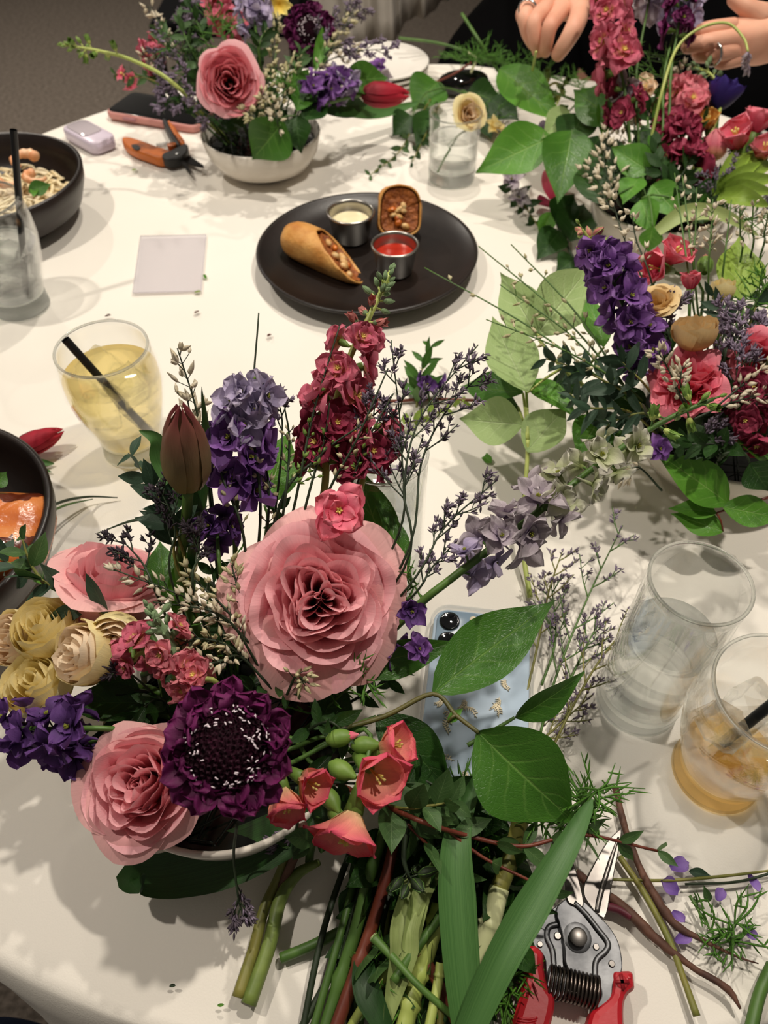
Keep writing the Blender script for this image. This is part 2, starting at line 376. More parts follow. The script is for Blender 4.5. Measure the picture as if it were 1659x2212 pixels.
# ------------------------------------------------------------------ crockery
STONE = NT('black_stoneware'); c = STONE.ramp(STONE.noise(9, 4), [(.3, lin('#0e0a09')), (.75, lin('#241a16'))]); STONE.l(c, STONE.p.inputs['Base Color']); STONE.set(Roughness=.36, Specular_IOR_Level=.5); STONE.bump(STONE.noise(350, 3), .12, .0006); STONE = STONE.m
CHINA = plain('white_china', '#efeae2', .18, spec=.5)
BOWLW = plain('white_glaze', '#e4ddd2', .16, col2='#dcd4c8', nscale=6)
def lathed(name, label, cat, loc, prof, mt, n=72, group=None, parts=()):
    t = thing(name, label, cat, loc, group); m = MB(); m.lathe(prof, n, m=frz((0, 0, 1), loc)); m.obj('body', mt, t)
    for nm, pr, pm in parts: k = MB(); k.lathe(pr, n, m=frz((0, 0, 1), loc)); k.obj(nm, pm, t)
    return t
def on(u, v, h=0): return PH(u, v, h)
pl = on(793, 537, .02); pl[2] = TZ
PR = .1265
lathed('dinner_plate', 'round black stoneware plate holding two cut egg rolls', 'plate', pl, [(.0, .003), (.07, .0), (.075, .0), (.085, .004), (PR-.006, .014), (PR, .021), (PR-.002, .0225), (PR-.005, .021), (PR-.012, .0165), (.095, .0125), (.05, .0105), (0, .0105)], STONE)
def deep_bowl(label, loc, r, h):
    lathed('pasta_bowl', label, 'bowl', loc, [(0, .003), (r*.62, 0), (r*.66, .003), (r*.9, h*.35), (r*.985, h*.75), (r, h), (r-.003, h+.0015), (r-.006, h), (r*.945, h*.7), (r*.86, h*.36), (r*.66, .010), (0, .009)], STONE)
pb = on(-33, 377, .06); pb[2] = TZ; deep_bowl('deep black bowl of creamy pasta with shrimp', pb, .112, .06)
sb = on(-228, 1136, .06); sb[2] = TZ; deep_bowl('deep black bowl holding the glazed salmon', sb, .112, .06)
spc = on(815, 129, .03); spc[2] = TZ
for k in range(3):
    lathed('side_plate', ['small white plate at the bottom of the stack', 'small white plate in the middle of the stack', 'small white plate on top of the stack'][k], 'plate', spc+np.array([0.001*k, -.0008*k, .0085*k]), [(0, .0025), (.045, 0), (.05, .002), (.078, .011), (.080, .013), (.078, .0145), (.052, .006), (.045, .0045), (0, .0045)], CHINA, group='stack of white side plates')
BR, BH = .078, .05
WIRE = plain('chicken_wire', '#20241f', .35, .8); SOIL = plain('dark_water', '#0d0f0a', .12)
def flower_bowl(label, c, r=BR):
    c = np.array([c[0], c[1], TZ]); h = BH
    t = lathed('flower_bowl', label, 'bowl', c, [(0, .004), (r*.5, 0), (r*.56, .002), (r*.8, h*.22), (r*.94, h*.55), (r, h*.975), (r-.0015, h+.001), (r-.004, h*.985), (r*.9, h*.55), (r*.74, h*.2), (r*.5, .008), (0, .008)], BOWLW, 80,
               parts=[('water', [(0, h*.72), (r*.9, h*.72)], SOIL)])
    m = MB(); R_ = np.random.default_rng(int(abs(c[0])*1e4))
    for i in range(26):
        a, b = R_.uniform(0, 6.28, 2); q1 = c+[r*.85*math.cos(a), r*.85*math.sin(a), h*.78]; q2 = c+[r*.85*math.cos(b), r*.85*math.sin(b), h*.78]
        mid = (q1+q2)/2+[0, 0, R_.uniform(.0, .012)]; m.tube(bez([q1, mid, q2], 8), .0007, 4)
    m.obj('wire_mesh', WIRE, t); return c
b = PH(490, 1567, BH); B1 = flower_bowl('white bowl under the big pink rose at the front', (b[0], b[1]))
b = PH(1572, 902, BH); B2 = flower_bowl('white bowl under the tan roses and pale green leaves', (b[0], b[1]))
b = PH(1424, 428, BH); B3 = flower_bowl('white bowl under the tall maroon stock and the dark anemone', (b[0], b[1]))
b = PH(563, 282, BH); B4 = flower_bowl('white bowl by the orange snips with a leaf hanging over its rim', (b[0], b[1]))

# ------------------------------------------------------------------ glasses
THIN = thin_glass('thin_glass', (.985, .99, .988, 1)); SOLID = clear_body('heavy_glass', (.985, .995, .99, 1), 1.46, .65)
WATER = clear_body('water', (.985, .995, .995, 1), 1.33, .6); CIDER = clear_body('cider', (.97, .89, .62, 1), 1.34, .45); AMBER = clear_body('amber_drink', (.98, .88, .68, 1), 1.34, .4)
ICE = clear_body('ice', (.995, 1, .997, 1), 1.31, .35, 0.0, 60); STRAW = plain('black_plastic', '#0c0d0f', .35)
AMBASE = clear_body('amber_base', (.985, .915, .76, 1), 1.46, .5)
def glass(label, loc, prof, base_h, level, liq, cat='glass', wall=.0014, base=SOLID, group=None):
    loc = np.array([loc[0], loc[1], TZ]); t = thing('drinking_glass', label, cat, loc, group); M = frz((0, 0, 1), loc)
    pr = np.array(prof); zs = pr[:, 1]; rad = lambda z: np.interp(z, zs, pr[:, 0])
    z = np.concatenate([np.linspace(base_h, zs[-1], 16)]); out = np.column_stack([rad(z), z]); inn = np.column_stack([rad(z)-wall, z])[::-1]
    m = MB(); m.lathe(np.concatenate([out, inn]), 64, m=M); m.obj('wall', THIN, t)
    zb = np.linspace(0, base_h-.0003, 6); b = MB(); b.lathe(np.concatenate([[(0.0001, .0008), (rad(0)-.003, 0.0004)], np.column_stack([rad(zb), zb+.0004]), [(rad(base_h)-.003, base_h-.0015), (.0001, base_h-.004)]]), 64, m=M); b.obj('base', base, t)
    k = MB(); a = np.linspace(0, 2*math.pi, 64, endpoint=False); q = np.linspace(0, 2*math.pi, 9); R0 = rad(zs[-1])-wall/2
    k.grid(np.stack([(R0+.0011*np.cos(q))*np.cos(a)[:, None]+loc[0], (R0+.0011*np.cos(q))*np.sin(a)[:, None]+loc[1], loc[2]+zs[-1]+.0011*np.sin(q)+0*a[:, None]], -1), 0, True); k.obj('rim', SOLID, t)
    if level:
        zl = np.linspace(base_h+.0006, level, 10); w = MB(); w.lathe(np.concatenate([[(.0001, base_h-.002)], np.column_stack([rad(zl)-wall-.0006, zl]), [(rad(level)-wall-.003, level-.0006), (.0001, level-.0008)]]), 64, m=M); w.obj('liquid', liq, t)
    return t
BARREL = [(.0285, 0), (.0275, .008), (.0272, .016), (.031, .030), (.0375, .052), (.0412, .074), (.0405, .094), (.0372, .112)]
TALL = [(.0285, 0), (.029, .01), (.029, .144)]; SHORT = [(.030, 0), (.031, .01), (.033, .085)]
gl_l = on(48, 660); gl_c = np.array([-.227, .4975, TZ]); gl_t = np.array([.178, .2475, TZ]); gl_a = np.array([.2193, .196, TZ])
glass('barrel tumbler of iced water and a black straw beside the pasta bowl', gl_l, [(r*1.05, z*1.08) for r, z in BARREL], .017, .072, WATER)
glass('barrel tumbler of pale cider with a black straw', gl_c, BARREL, .017, .086, CIDER)
glass('barrel tumbler with melting ice and a last drop of amber drink', gl_a, BARREL, .017, .027, AMBER, base=AMBASE)
glass('tall straight glass of water beside the nearly finished amber drink', gl_t, TALL, .017, .088, WATER)
glass('tall water glass standing behind the big pink rose', (0.0, .349), TALL, .017, .105, WATER)
gs = on(975, 386); glass('short tumbler of water holding one peach rose', gs, SHORT, .018, .056, WATER)
def straw(label, p0, p1):
    o = MB(); d = nrm(p1-p0); L = np.linalg.norm(p1-p0); q = np.linspace(0, 1, 8)[:, None]*d*L+p0
    o.tube(q, .0034, 14, caps=False); o.tube(q[::-1], .0027, 14, caps=False)
    s = o.obj('straw', STRAW); at_origin(s, p0); tag(s, label, 'straw')
straw('black straw standing in the iced water', np.array([gl_l[0]+.012, gl_l[1]-.004, TZ+.018]), PH(29, 280, .178))
straw('black straw slanting across the cider', np.array([gl_c[0]+.022, gl_c[1]-.008, TZ+.021]), PH(141, 733, .122))
straw('black straw reaching out over the amber drink', np.array([gl_a[0]-.006, gl_a[1]+.004, TZ+.035]), np.array([gl_a[0]+.052, gl_a[1]+.03, TZ+.135]))
def ice(label, c, s, seed, group):
    R_ = np.random.default_rng(seed); bm = bmesh.new(); bmesh.ops.create_cube(bm, size=s)
    bmesh.ops.bevel(bm, geom=bm.edges[:], offset=s*.17, segments=3, affect='EDGES', profile=.6)
    for v in bm.verts: v.co *= 1+.05*R_.standard_normal()
    me = bpy.data.meshes.new('ice_cube'); bm.to_mesh(me); bm.free(); me.materials.append(ICE)
    for p in me.polygons: p.use_smooth = True
    o = bpy.data.objects.new('ice_cube', me); C.objects.link(o); o.location = c; o.rotation_euler = R_.uniform(0, 3, 3); tag(o, label, 'ice', group)
for i, (g, dx, dy, z, s) in enumerate([(gl_l, -.012, .008, .066, .026), (gl_l, .012, -.008, .064, .025), (gl_l, .0, .014, .045, .024), (gl_l, .005, -.012, .04, .024)]):
    ice(['ice cube near the straw top in the iced water', 'ice cube breaking the surface of the iced water', 'ice cube deep in the iced water', 'ice cube under the others in the iced water'][i], g+[dx, dy, z], s, i, 'ice in the water tumbler')
for i, (dx, dy, z, s) in enumerate([(-.010, .010, .080, .030), (.013, -.008, .079, .028), (.008, .014, .060, .026), (-.012, -.012, .058, .026)]):
    ice(['large ice cube floating at the back of the cider', 'ice cube floating at the front of the cider', 'ice cube sunk in the cider at the back', 'ice cube sunk in the cider at the front'][i], gl_c+[dx, dy, z], s, i+10, 'ice in the cider')
for i, (dx, dy, z, s) in enumerate([(-.014, .012, .040, .022), (.010, .008, .042, .024), (-.006, -.012, .038, .022), (.014, -.010, .040, .022), (-.014, .004, .060, .022), (.006, .016, .062, .024)]):
    ice(['melting ice cube low against the far wall of the amber glass', 'melting ice cube under the straw in the amber glass', 'melting ice cube low at the front of the amber glass', 'melting ice cube at the outer side of the amber glass', 'upper melting ice cube on the near pile of the amber glass', 'topmost melting ice cube in the amber glass'][i], gl_a+[dx, dy, z], s, i+20, 'ice in the amber glass')

# ------------------------------------------------------------------ food
CRUST = plain('fried_wrapper', '#b9762f', .5, col2='#e0aa62', nscale=45, bump=.7, bscale=260, bdist=.0012, spec=.35)
FILL = plain('meat_filling', '#7a3d16', .6, col2='#b5692c', nscale=160, bump=1, bscale=200, bdist=.003); CHK = plain('chicken', '#e3c690', .55, col2='#c98f45', nscale=140, bump=.5, bscale=200, bdist=.002); PEP = plain('pepper', '#b5471f', .3, col2='#d9822b', nscale=120)
def egg_roll(label, a, b, r, cut_n, cut_p, seed):
    a, b = np.asarray(a), np.asarray(b); t = thing('egg_roll', label, 'egg roll', (a+b)/2-[0, 0, r]); bm = bmesh.new(); k = MB(); d = b-a; L = np.linalg.norm(d); R_ = np.random.default_rng(seed)
    s = np.linspace(-.06, 1.06, 22); rad = r*np.sqrt(np.clip(1-np.abs(2*np.clip(s, 0, 1)-1)**5, 0, 1))*(1-.1*s)
    ring = []
    fr = frame(d, (0, 0, 1)); ph = np.linspace(0, 2*math.pi, 28, endpoint=False)
    for i, q in enumerate(np.clip(s, 0, 1)):
        rr_ = max(rad[i], .0015)*(1+.04*np.sin(3*ph+q*5+seed)+.025*np.sin(7*ph-q*9))
        ring.append(a+d*q+np.cos(ph)[:, None]*rr_[:, None]*fr[:3, 0]+np.sin(ph)[:, None]*rr_[:, None]*.9*fr[:3, 2])
    k.grid(np.swapaxes(np.array(ring), 0, 1), 0, True); me = k.mesh('x', CRUST); bm.from_mesh(me); bpy.data.meshes.remove(me)
    bmesh.ops.remove_doubles(bm, verts=bm.verts[:], dist=1e-5)
    res = bmesh.ops.bisect_plane(bm, geom=bm.verts[:]+bm.edges[:]+bm.faces[:], plane_co=Vector(cut_p), plane_no=Vector(cut_n), clear_outer=True)
    ed = [e for e in res['geom_cut'] if isinstance(e, bmesh.types.BMEdge)]
    off = OFF(t)
    loop = []
    if ed:
        cur = ed[0].verts[0]; left = set(ed)
        while left:
            e = next((e for e in cur.link_edges if e in left), None)
            if e is None: break
            loop.append(np.array(cur.co)); left.discard(e); cur = e.other_vert(cur)
    bm.transform(Matrix.Translation(tuple(-off))); me = bpy.data.meshes.new('wrapper'); bm.to_mesh(me); bm.free(); me.materials.append(CRUST)
    for p in me.polygons: p.use_smooth = True
    o = bpy.data.objects.new('wrapper', me); C.objects.link(o); o.parent = t; sm = o.modifiers.new('thick', 'SOLIDIFY'); sm.thickness = .0022; sm.offset = -1
    if len(loop) > 4:
        lp = np.array(loop); c = lp.mean(0); n = nrm(cut_n); G = []
        for p in lp: G.append([c+(p-c)*q*.93-n*(.0035*(q < .98)+.002*R_.random()) for q in (0.02, .25, .5, .75, 1)])
        m = MB(); m.grid(np.array(G), 0, True); m.obj('filling', FILL, t)
        ext = lp-c; U_ = np.linalg.svd(ext)[2]
        for i in range(9):
            q = c+U_[0]*R_.uniform(-.62, .62)*np.abs(ext@U_[0]).max()+U_[1]*R_.uniform(-.5, .5)*np.abs(ext@U_[1]).max()-n*.0015
            e = MB(); e.ell(q, (R_.uniform(.003, .0075), R_.uniform(.003, .005), .0034), frz(n, roll=R_.uniform(0, 3)), 9, 7, jit=.05, rng=R_); e.obj(['chicken_piece', 'pepper_piece', 'chicken_piece'][i % 3], [CHK, PEP, CHK][i % 3], t)
P_ = lambda u, v, h: PH(u, v, h)
A0, A1 = P_(618, 505, .030), P_(786, 585, .024)
egg_roll('egg roll half lying on its side, cut slantwise, beside the pale dip', A0, A1+(A1-A0)*.08, .0215, nrm(np.array([.62, .10, .78])), P_(712, 531, .036), 3)
q0, q1 = P_(868, 478, .014), P_(856, 425, .066)
egg_roll('egg roll half standing on end with its filling facing out', P_(862, 510, .016), P_(862, 402, .062), .0245, nrm(np.array([.06, -.80, .52])), P_(866, 455, .050)+np.array([0, .016, -.004]), 5)
SAUCE1 = plain('pale_dip', '#ece0b8', .25); SAUCE2 = plain('red_sauce', '#a3210f', .25, col2='#c4321a', nscale=60)
RAM = plain('brushed_steel', '#b7b3ad', .28, 1.0)
for u, v, mt, lb, sl in ((757, 455, SAUCE1, 'small steel cup of pale creamy dip on the black plate', 'pale creamy dip'), (853, 525, SAUCE2, 'small steel cup of red sauce on the black plate', 'red sauce')):
    p = PH(u, v, .012+.034); p[2] = TZ+.0105; r = px(50, PH(u, v, .045))
    t = lathed('sauce_cup', lb, 'sauce cup', p, [(0, .0012), (r*.72, 0), (r*.8, .004), (r*.97, .031), (r+.001, .033), (r+.0012, .0345), (r, .0355), (r-.0015, .0345), (r*.94, .031), (r*.77, .004), (0, .003)], RAM, 48)
    m = MB(); m.lathe([(0, .0225), (r*.5, .0222), (r*.87, .0225)], 36, m=frz((0, 0, 1), p)); m.obj('sauce', mt, t, label=sl)
NOOD = plain('noodles', '#e9d3a0', .35, col2='#f4e6c6', nscale=50, spec=.5)
m = MB(); R_ = np.random.default_rng(4)
m.lathe([(0, .024), (.06, .022), (.088, .018)], 40, m=frz((0, 0, 1), pb))
for i in range(150):
    a0 = R_.uniform(0, 6.28); r0 = R_.uniform(.0, .085); k = R_.uniform(.012, .035); sg = R_.choice([-1, 1]); z0 = .024+R_.uniform(0, .012)*(1-r0/.1); pts = []
    cx, cy = pb[0]+r0*math.cos(a0), pb[1]+r0*math.sin(a0)
    for j in range(9):
        a = a0+sg*j*.45; q = np.array([cx+k*math.cos(a), cy+k*math.sin(a)]); dd = q-pb[:2]; n_ = np.linalg.norm(dd)
        if n_ > .089: q = pb[:2]+dd*.089/n_
        pts.append((q[0], q[1], TZ+z0+.003*math.sin(j*1.2+i)))
    m.tube(bez(pts, 18), .0026, 5, flat=.45)
o = m.obj('pasta', NOOD); at_origin(o, pb+[0, 0, .02]); tag(o, 'creamy flat noodles filling the black bowl', 'pasta'); stuff(o)
SHR = plain('shrimp', '#d98a55', .4, col2='#efc39a', nscale=70, bump=.4, bscale=120, bdist=.001)
def shrimp(label, u, v, a0, s):
    c = PH(u, v, .047); m = MB(); pts = [c+s*np.array([math.cos(a0+k), math.sin(a0+k), .12*math.sin(k)]) for k in np.linspace(0, 4.2, 16)]
    R = .52*s*(np.linspace(1, .35, 16))*(1+.13*np.sin(np.linspace(0, 40, 16))); R[0] *= .7; m.tube(np.array(pts), R, 12); o = m.obj('shrimp', SHR); at_origin(o, c); tag(o, label, 'shrimp', 'shrimp in the pasta bowl')
shrimp('curled shrimp at the back of the pasta', 52, 345, .4, .0135); shrimp('smaller curled shrimp in the middle of the pasta', 78, 382, 2.0, .0115)
shrimp('shrimp at the near side of the pasta beside the straw', 20, 392, 3.0, .011)
SLM = NT('salmon'); c = SLM.ramp(SLM.noise(14, 4, stretch=(1, 3, 1)), [(.25, lin('#a5491a')), (.55, lin('#cf7436')), (.8, lin('#e5a468'))]); c = SLM.mix(SLM.math('GREATER_THAN', SLM.noise(30, 3), .60), c, lin('#5b2410')); SLM.l(c, SLM.p.inputs['Base Color']); SLM.set(Roughness=.25, Coat_Weight=.4); SLM.bump(SLM.noise(60, 4), .7, .003); SLM = SLM.m
p = PH(8, 1150, .045); m = MB(); a = np.linspace(0, 2*math.pi, 36, endpoint=False)
out = [(.052*np.sign(math.cos(k))*abs(math.cos(k))**.6-.01, .036*np.sign(math.sin(k))*abs(math.sin(k))**.6*(1+.25*math.cos(k))) for k in a]
L_ = []
for sc, z in ((.8, -.018), (.97, -.012), (1, -.002), (.93, .007), (.75, .0125), (.45, .0155), (.02, .0165)): L_.append([(p[0]-.008+x*sc, p[1]+y*sc, p[2]+z+.002*math.sin(x*140+y*60)*(sc > .4)) for x, y in out])
m.grid(np.swapaxes(np.array(L_), 0, 1), 0, True); o = m.obj('salmon_fillet', SLM); at_origin(o, p); tag(o, 'glazed orange salmon fillet in the black bowl', 'salmon')

# ------------------------------------------------------------------ phones, cards, small cases
def rrect(w, h, r, n=7):
    o = []
    for cx, cy, a0 in ((w/2-r, h/2-r, 0), (-w/2+r, h/2-r, 90), (-w/2+r, -h/2+r, 180), (w/2-r, -h/2+r, 270)):
        o += [(cx+r*math.cos(math.radians(a0+90*i/(n-1))), cy+r*math.sin(math.radians(a0+90*i/(n-1)))) for i in range(n)]
    return o
BLK = plain('black_screen', '#050506', .06, spec=.6); PINK = plain('pink_silicone', '#c98b83', .5); CASE = clear_body('clear_case', (.93, .94, .95, 1), 1.45, .35, .03)
c1, c2 = PH(224, 241, .010), PH(427, 276, .010); ax = nrm(c2-c1); ay = np.array([-ax[1], ax[0], 0]); Lp, Wp = .154, .077
M = np.eye(4); M[:3, 0] = ax; M[:3, 1] = ay; M[:3, 3] = c1+ax*Lp/2+ay*Wp/2; M[2, 3] = TZ
t = thing('phone', 'phone with a black screen in a pink case at the table edge', 'phone', M[:3, 3])
m = MB(); m.prism(rrect(Lp, Wp, .012), .0002, .0105, .003, m=M); m.obj('case', PINK, t, auto=50)
m = MB(); m.prism(rrect(Lp-.006, Wp-.006, .010), .0102, .0112, .0004, m=M); m.obj('screen', BLK, t, auto=40)
m = MB(); m.prism(rrect(.022, .0035, .0017), -.002, .002, m=M@np.array([[1, 0, 0, -Lp*.22], [0, 0, -1, -Wp/2-.0003], [0, 1, 0, .0055], [0, 0, 0, 1.]])); m.obj('side_button', plain('pink_button', '#a86f75', .4), t)
tl, bl = PH(934, 1302, .011), PH(905, 1560, .011); ay = nrm(tl-bl); ax = np.array([ay[1], -ay[0], 0]); Lp, Wp = .152, .0765
M = np.eye(4); M[:3, 0] = ax; M[:3, 1] = ay; M[:3, 3] = tl-ay*Lp/2+ax*Wp/2; M[2, 3] = TZ
t = thing('phone', 'pale blue phone lying face down in a clear case with gold lace print', 'phone', M[:3, 3])
BLUE = plain('pale_blue_glass', '#b4c6d8', .18, spec=.5); LENS = plain('lens', '#08090c', .05, spec=.8); MODU = plain('camera_bump', '#7f95a8', .25); GOLD = plain('ivory_print', '#e8dcc0', .4)
m = MB(); m.prism(rrect(Lp*0+.0715, .147, .011), .0015, .0085, .001, m=M); m.obj('back_glass', BLUE, t, auto=50)
m = MB(); a = rrect(Wp, Lp, .014); b = rrect(Wp-.0035, Lp-.0035, .0125)
G = np.array([[(x0, y0, .0004), (x0, y0, .0105), (x0*.993, y0*.996, .0118), (x1, y1, .0118), (x1, y1, .009)] for (x0, y0), (x1, y1) in zip(a, b)]); m.grid(G, 0, True, M); m.obj('clear_case', CASE, t)
Mc = M@np.array([[1, 0, 0, -.0155], [0, 1, 0, .053], [0, 0, 1, 0], [0, 0, 0, 1.]])
m = MB(); m.prism(rrect(.036, .037, .009), .0085, .0105, .0008, m=Mc); mo = m.obj('camera_bump', MODU, t, auto=50)
for x, y, r in ((-.0085, .0085, .0075), (-.0085, -.0088, .0075), (.0088, .0, .0075)):
    m = MB(); m.lathe([(0, .0112), (r*.5, .0113), (r*.8, .0118), (r*.98, .0122), (r, .0105)], 28, m=Mc@np.array([[1, 0, 0, x], [0, 1, 0, y], [0, 0, 1, 0], [0, 0, 0, 1.]])); m.obj('lens', LENS, mo)
m = MB(); m.lathe([(0, .0109), (.0028, .0108), (.003, .0104)], 16, m=Mc@np.array([[1, 0, 0, .009], [0, 1, 0, .0125], [0, 0, 1, 0], [0, 0, 0, 1.]])); m.obj('flash', GOLD, mo)
m = MB(); R_ = np.random.default_rng(11)
for i in range(34):
    x, y = R_.uniform(-.031, .031), R_.uniform(-.069, .068)
    if x < .005 and y > .03: continue
    a = R_.uniform(0, 6.28); L = R_.uniform(.008, .014); q = bez([(x, y, .0092), (x+L*.5*math.cos(a+.4), y+L*.5*math.sin(a+.4), .0092), (x+L*math.cos(a), y+L*math.sin(a), .0092)], 8)
    q[:, 0] = np.clip(q[:, 0], -.034, .034); m.tube(xf(q, M), .00028, 4)
    for j in range(1, 7):
        for s in (-1, 1):
            b = a+s*.9; z = q[j]+np.array([.0026*math.cos(b), .0026*math.sin(b), 0]); z[0] = np.clip(z[0], -.035, .035); m.tube(xf(bez([q[j], (q[j]+z)/2+[.0006, .0004, 0], z], 4), M), [.0002, .0006, .0002], 4)
m.obj('lace_print', GOLD, t, label='ivory lace leaf print')
p4 = [PH(u, v, .0) for u, v in ((305, 514), (446, 511), (435, 632), (288, 636))]; c = sum(p4)/4
CARD = NT('clear_plastic'); CARD.set(Base_Color=lin('#e6e0e6'), Roughness=.1, Alpha=.38); CARD = CARD.m
t = thing('clear_card', 'clear square plastic sleeve lying flat by itself on the cloth', 'plastic sleeve', (c[0], c[1], TZ))
m = MB(); m.prism([(q[0], q[1]) for q in p4], TZ+.0006, TZ+.0022, .0004); m.obj('sheet', CARD, t, auto=40)
m = MB(); q = [p4[k]+[0, 0, .0024] for k in (0, 1, 2, 3, 0)]; m.tube(np.array(q), .0008, 6); m.obj('edge', CARD, t)
LAV = plain('lavender_plastic', '#cfc2d2', .35, spec=.5); q4 = [PH(u, v, .017) for u, v in ((128, 273), (178, 252), (252, 288), (202, 317))]; c = sum(q4)/4
ex, ey = nrm(q4[2]-q4[1]+q4[3]-q4[0]), nrm(q4[1]-q4[0]+q4[2]-q4[3]); w = np.linalg.norm(q4[2]-q4[1]); hh = np.linalg.norm(q4[1]-q4[0])
M = np.eye(4); M[:3, 0] = ex; M[:3, 1] = np.array([-ex[1], ex[0], 0]); M[:3, 3] = (c[0], c[1], TZ)
t = thing('compact_case', 'small lavender case with a clear window by the pink phone', 'case', M[:3, 3])
m = MB(); m.prism(rrect(w, hh, .012), .0003, .017, .003, m=M); m.obj('body', LAV, t, auto=50)
Mw = M.copy(); Mw[:3, 3] = M[:3, 3]-ex*w*.12
m = MB(); m.prism(rrect(w*.62, hh*.78, .008), .0165, .0185, .001, m=Mw); m.obj('window', plain('clear_lid', '#b7adb3', .08, spec=.7), t, auto=50)
for k in range(7):
    m = MB(); y = hh*(-.3+.1*k); m.prism([(w/2-.0004, y-.0008), (w/2+.0007, y-.0008), (w/2+.0007, y+.0008), (w/2-.0004, y+.0008)], .004, .013, m=M); m.obj('grip_rib', LAV, t)
p = PH(1000, 172, .02); M = frz((0, 0, 1), (p[0], p[1], TZ), roll=.25)
o = MB(); o.ell((p[0], p[1], TZ+.016), (.042, .024, .0158), M, 24, 14, pw=.7); o = o.obj('hinged_case', BLK); at_origin(o, (p[0], p[1], TZ)); tag(o, 'shiny black rounded case lying under the stalks beside the white plates', 'case')

# ------------------------------------------------------------------ cutting tools
def outl(pts, o, s, h): return [tuple(PH(o[0]+x/s, o[1]+y/s, h)[:2]) for x, y in pts]
def smooth2(p, n=3):
    p = np.asarray(p, float)
    for _ in range(n):
        q = np.roll(p, -1, 0); p = np.stack([p*.75+q*.25, p*.25+q*.75], 1).reshape(-1, 2)
    return p
REDP = plain('red_rubber', '#c4202b', .42, col2='#b31a26', nscale=30, bump=.15, bscale=300); ALU = NT('worn_aluminium'); c = ALU.ramp(ALU.noise(55, 5), [(.3, lin('#4a4b4e')), (.7, lin('#88898b'))]); ALU.l(c, ALU.p.inputs['Base Color']); ALU.set(Metallic=1.0, Roughness=.45); ALU.bump(ALU.noise(220, 3), .15, .0005); ALU = ALU.m
BLADE = plain('blade_steel', '#928d88', .36, 1.0, col2='#5f5b58', nscale=40); DARKST = plain('spring_steel', '#6a605a', .28, 1.0)
O_, s_ = (1060, 1660), 2.7696
pc = PH(1250, 2025, 0); pr = thing('pruning_shears', 'red handled steel pruning shears lying open beside the brown twigs', 'pruners', (pc[0], pc[1], TZ))
def plate(name, pts, z0, z1, mt, bev=.0006, sm=2, lab=None):
    m = MB(); m.prism(smooth2(outl(pts, O_, s_, (z0+z1)/2), sm), TZ+z0, TZ+z1, bev); return m.obj(name, mt, pr, smooth=False, label=lab)
plate('blade', [(785, 350), (735, 395), (690, 440), (600, 600), (535, 740), (600, 840), (640, 880), (690, 915), (722, 700), (775, 450)], .008, .0105, BLADE)
plate('counter_blade', [(482, 540), (440, 640), (445, 800), (500, 830), (560, 840), (545, 740), (505, 600)], .0125, .016, BLADE)
plate('back_plate', [(430, 800), (380, 830), (300, 900), (235, 1040), (230, 1075), (320, 1110), (330, 1240), (330, 1310), (400, 1430), (470, 1300), (500, 1000)], .0075, .0105, ALU)
plate('front_plate', [(440, 785), (388, 830), (395, 900), (430, 1000), (440, 1090), (440, 1170), (480, 1235), (560, 1255), (645, 1290), (662, 1350), (650, 1390), (618, 1412), (640, 1450), (720, 1400), (730, 1260), (792, 1225), (770, 1050), (710, 950), (640, 880), (560, 800), (500, 755)], .011, .0145, ALU)
def rd(x, y, r, z0, z1, name, mt, h=None):
    p = PH(O_[0]+x/s_, O_[1]+y/s_, z1); R0 = px(r/s_, p); m = MB(); m.lathe([(0, z1), (R0*.8, z1), (R0, z1-.0005), (R0, z0)], 28, m=frz((0, 0, 1), (p[0], p[1], TZ))); return m.obj(name, mt, pr, auto=40)
rd(520, 1010, 84, .0145, .0152, 'pivot_washer', ALU); rd(527, 1005, 52, .015, .0195, 'pivot_bolt', BLADE)
for x, y, r in ((296, 1050, 18), (632, 1066, 19), (726, 1167, 20), (402, 1000, 22)): rd(x, y, r, .0105, .0155 if x > 450 else .0118, 'rivet', BLADE)
for pts in ([(412, 930), (350, 948), (338, 1010), (370, 1090), (380, 1190)], [(500, 800), (570, 870), (640, 960), (700, 1040), (690, 1090), (632, 1150), (625, 1252)]):
    h = .0112 if pts[0][0] < 450 else .0152
    m = MB(); m.tube(bez([PH(O_[0]+x/s_, O_[1]+y/s_, h) for x, y in pts], 30), .0016, 8, flat=.7); m.obj('pressed_ridge', ALU, pr)
m = MB(); m.tube(bez([PH(O_[0]+x/s_, O_[1]+y/s_, .0106) for x, y in ((765, 410), (715, 560), (655, 760), (635, 860))], 16), [.0006, .0014, .0016, .0014], 8, flat=.5); m.obj('pressed_ridge', BLADE, pr)
a, b = PH(O_[0]+345/s_, O_[1]+1268/s_, .012), PH(O_[0]+648/s_, O_[1]+1346/s_, .012); d = nrm(b-a); e1 = nrm(np.cross(d, (0, 0, 1))); m = MB(); n = 260
m.tube(np.array([a+(b-a)*k/n+.0078*(math.cos(k*2*math.pi*13/n)*e1+math.sin(k*2*math.pi*13/n)*np.array([0, 0, 1])) for k in range(n+1)]), .0009, 6); m.obj('spring', DARKST, pr)
plate('handle', [(228, 1055), (312, 1105), (305, 1200), (328, 1310), (378, 1372), (368, 1480), (320, 1640), (280, 1760), (60, 1760), (110, 1560), (190, 1310), (200, 1235), (172, 1150)], .001, .0175, REDP, .004, lab='left red handle')
plate('handle', [(712, 1218), (772, 1222), (838, 1220), (846, 1290), (848, 1332), (800, 1362), (778, 1440), (790, 1640), (800, 1760), (590, 1760), (560, 1600), (585, 1470), (625, 1435), (705, 1375), (718, 1300)], .001, .0175, REDP, .004, lab='right red handle')
rd(785, 1276, 36, .0172, .0180, 'screw_cover', plain('dark_red', '#a51a24', .5))
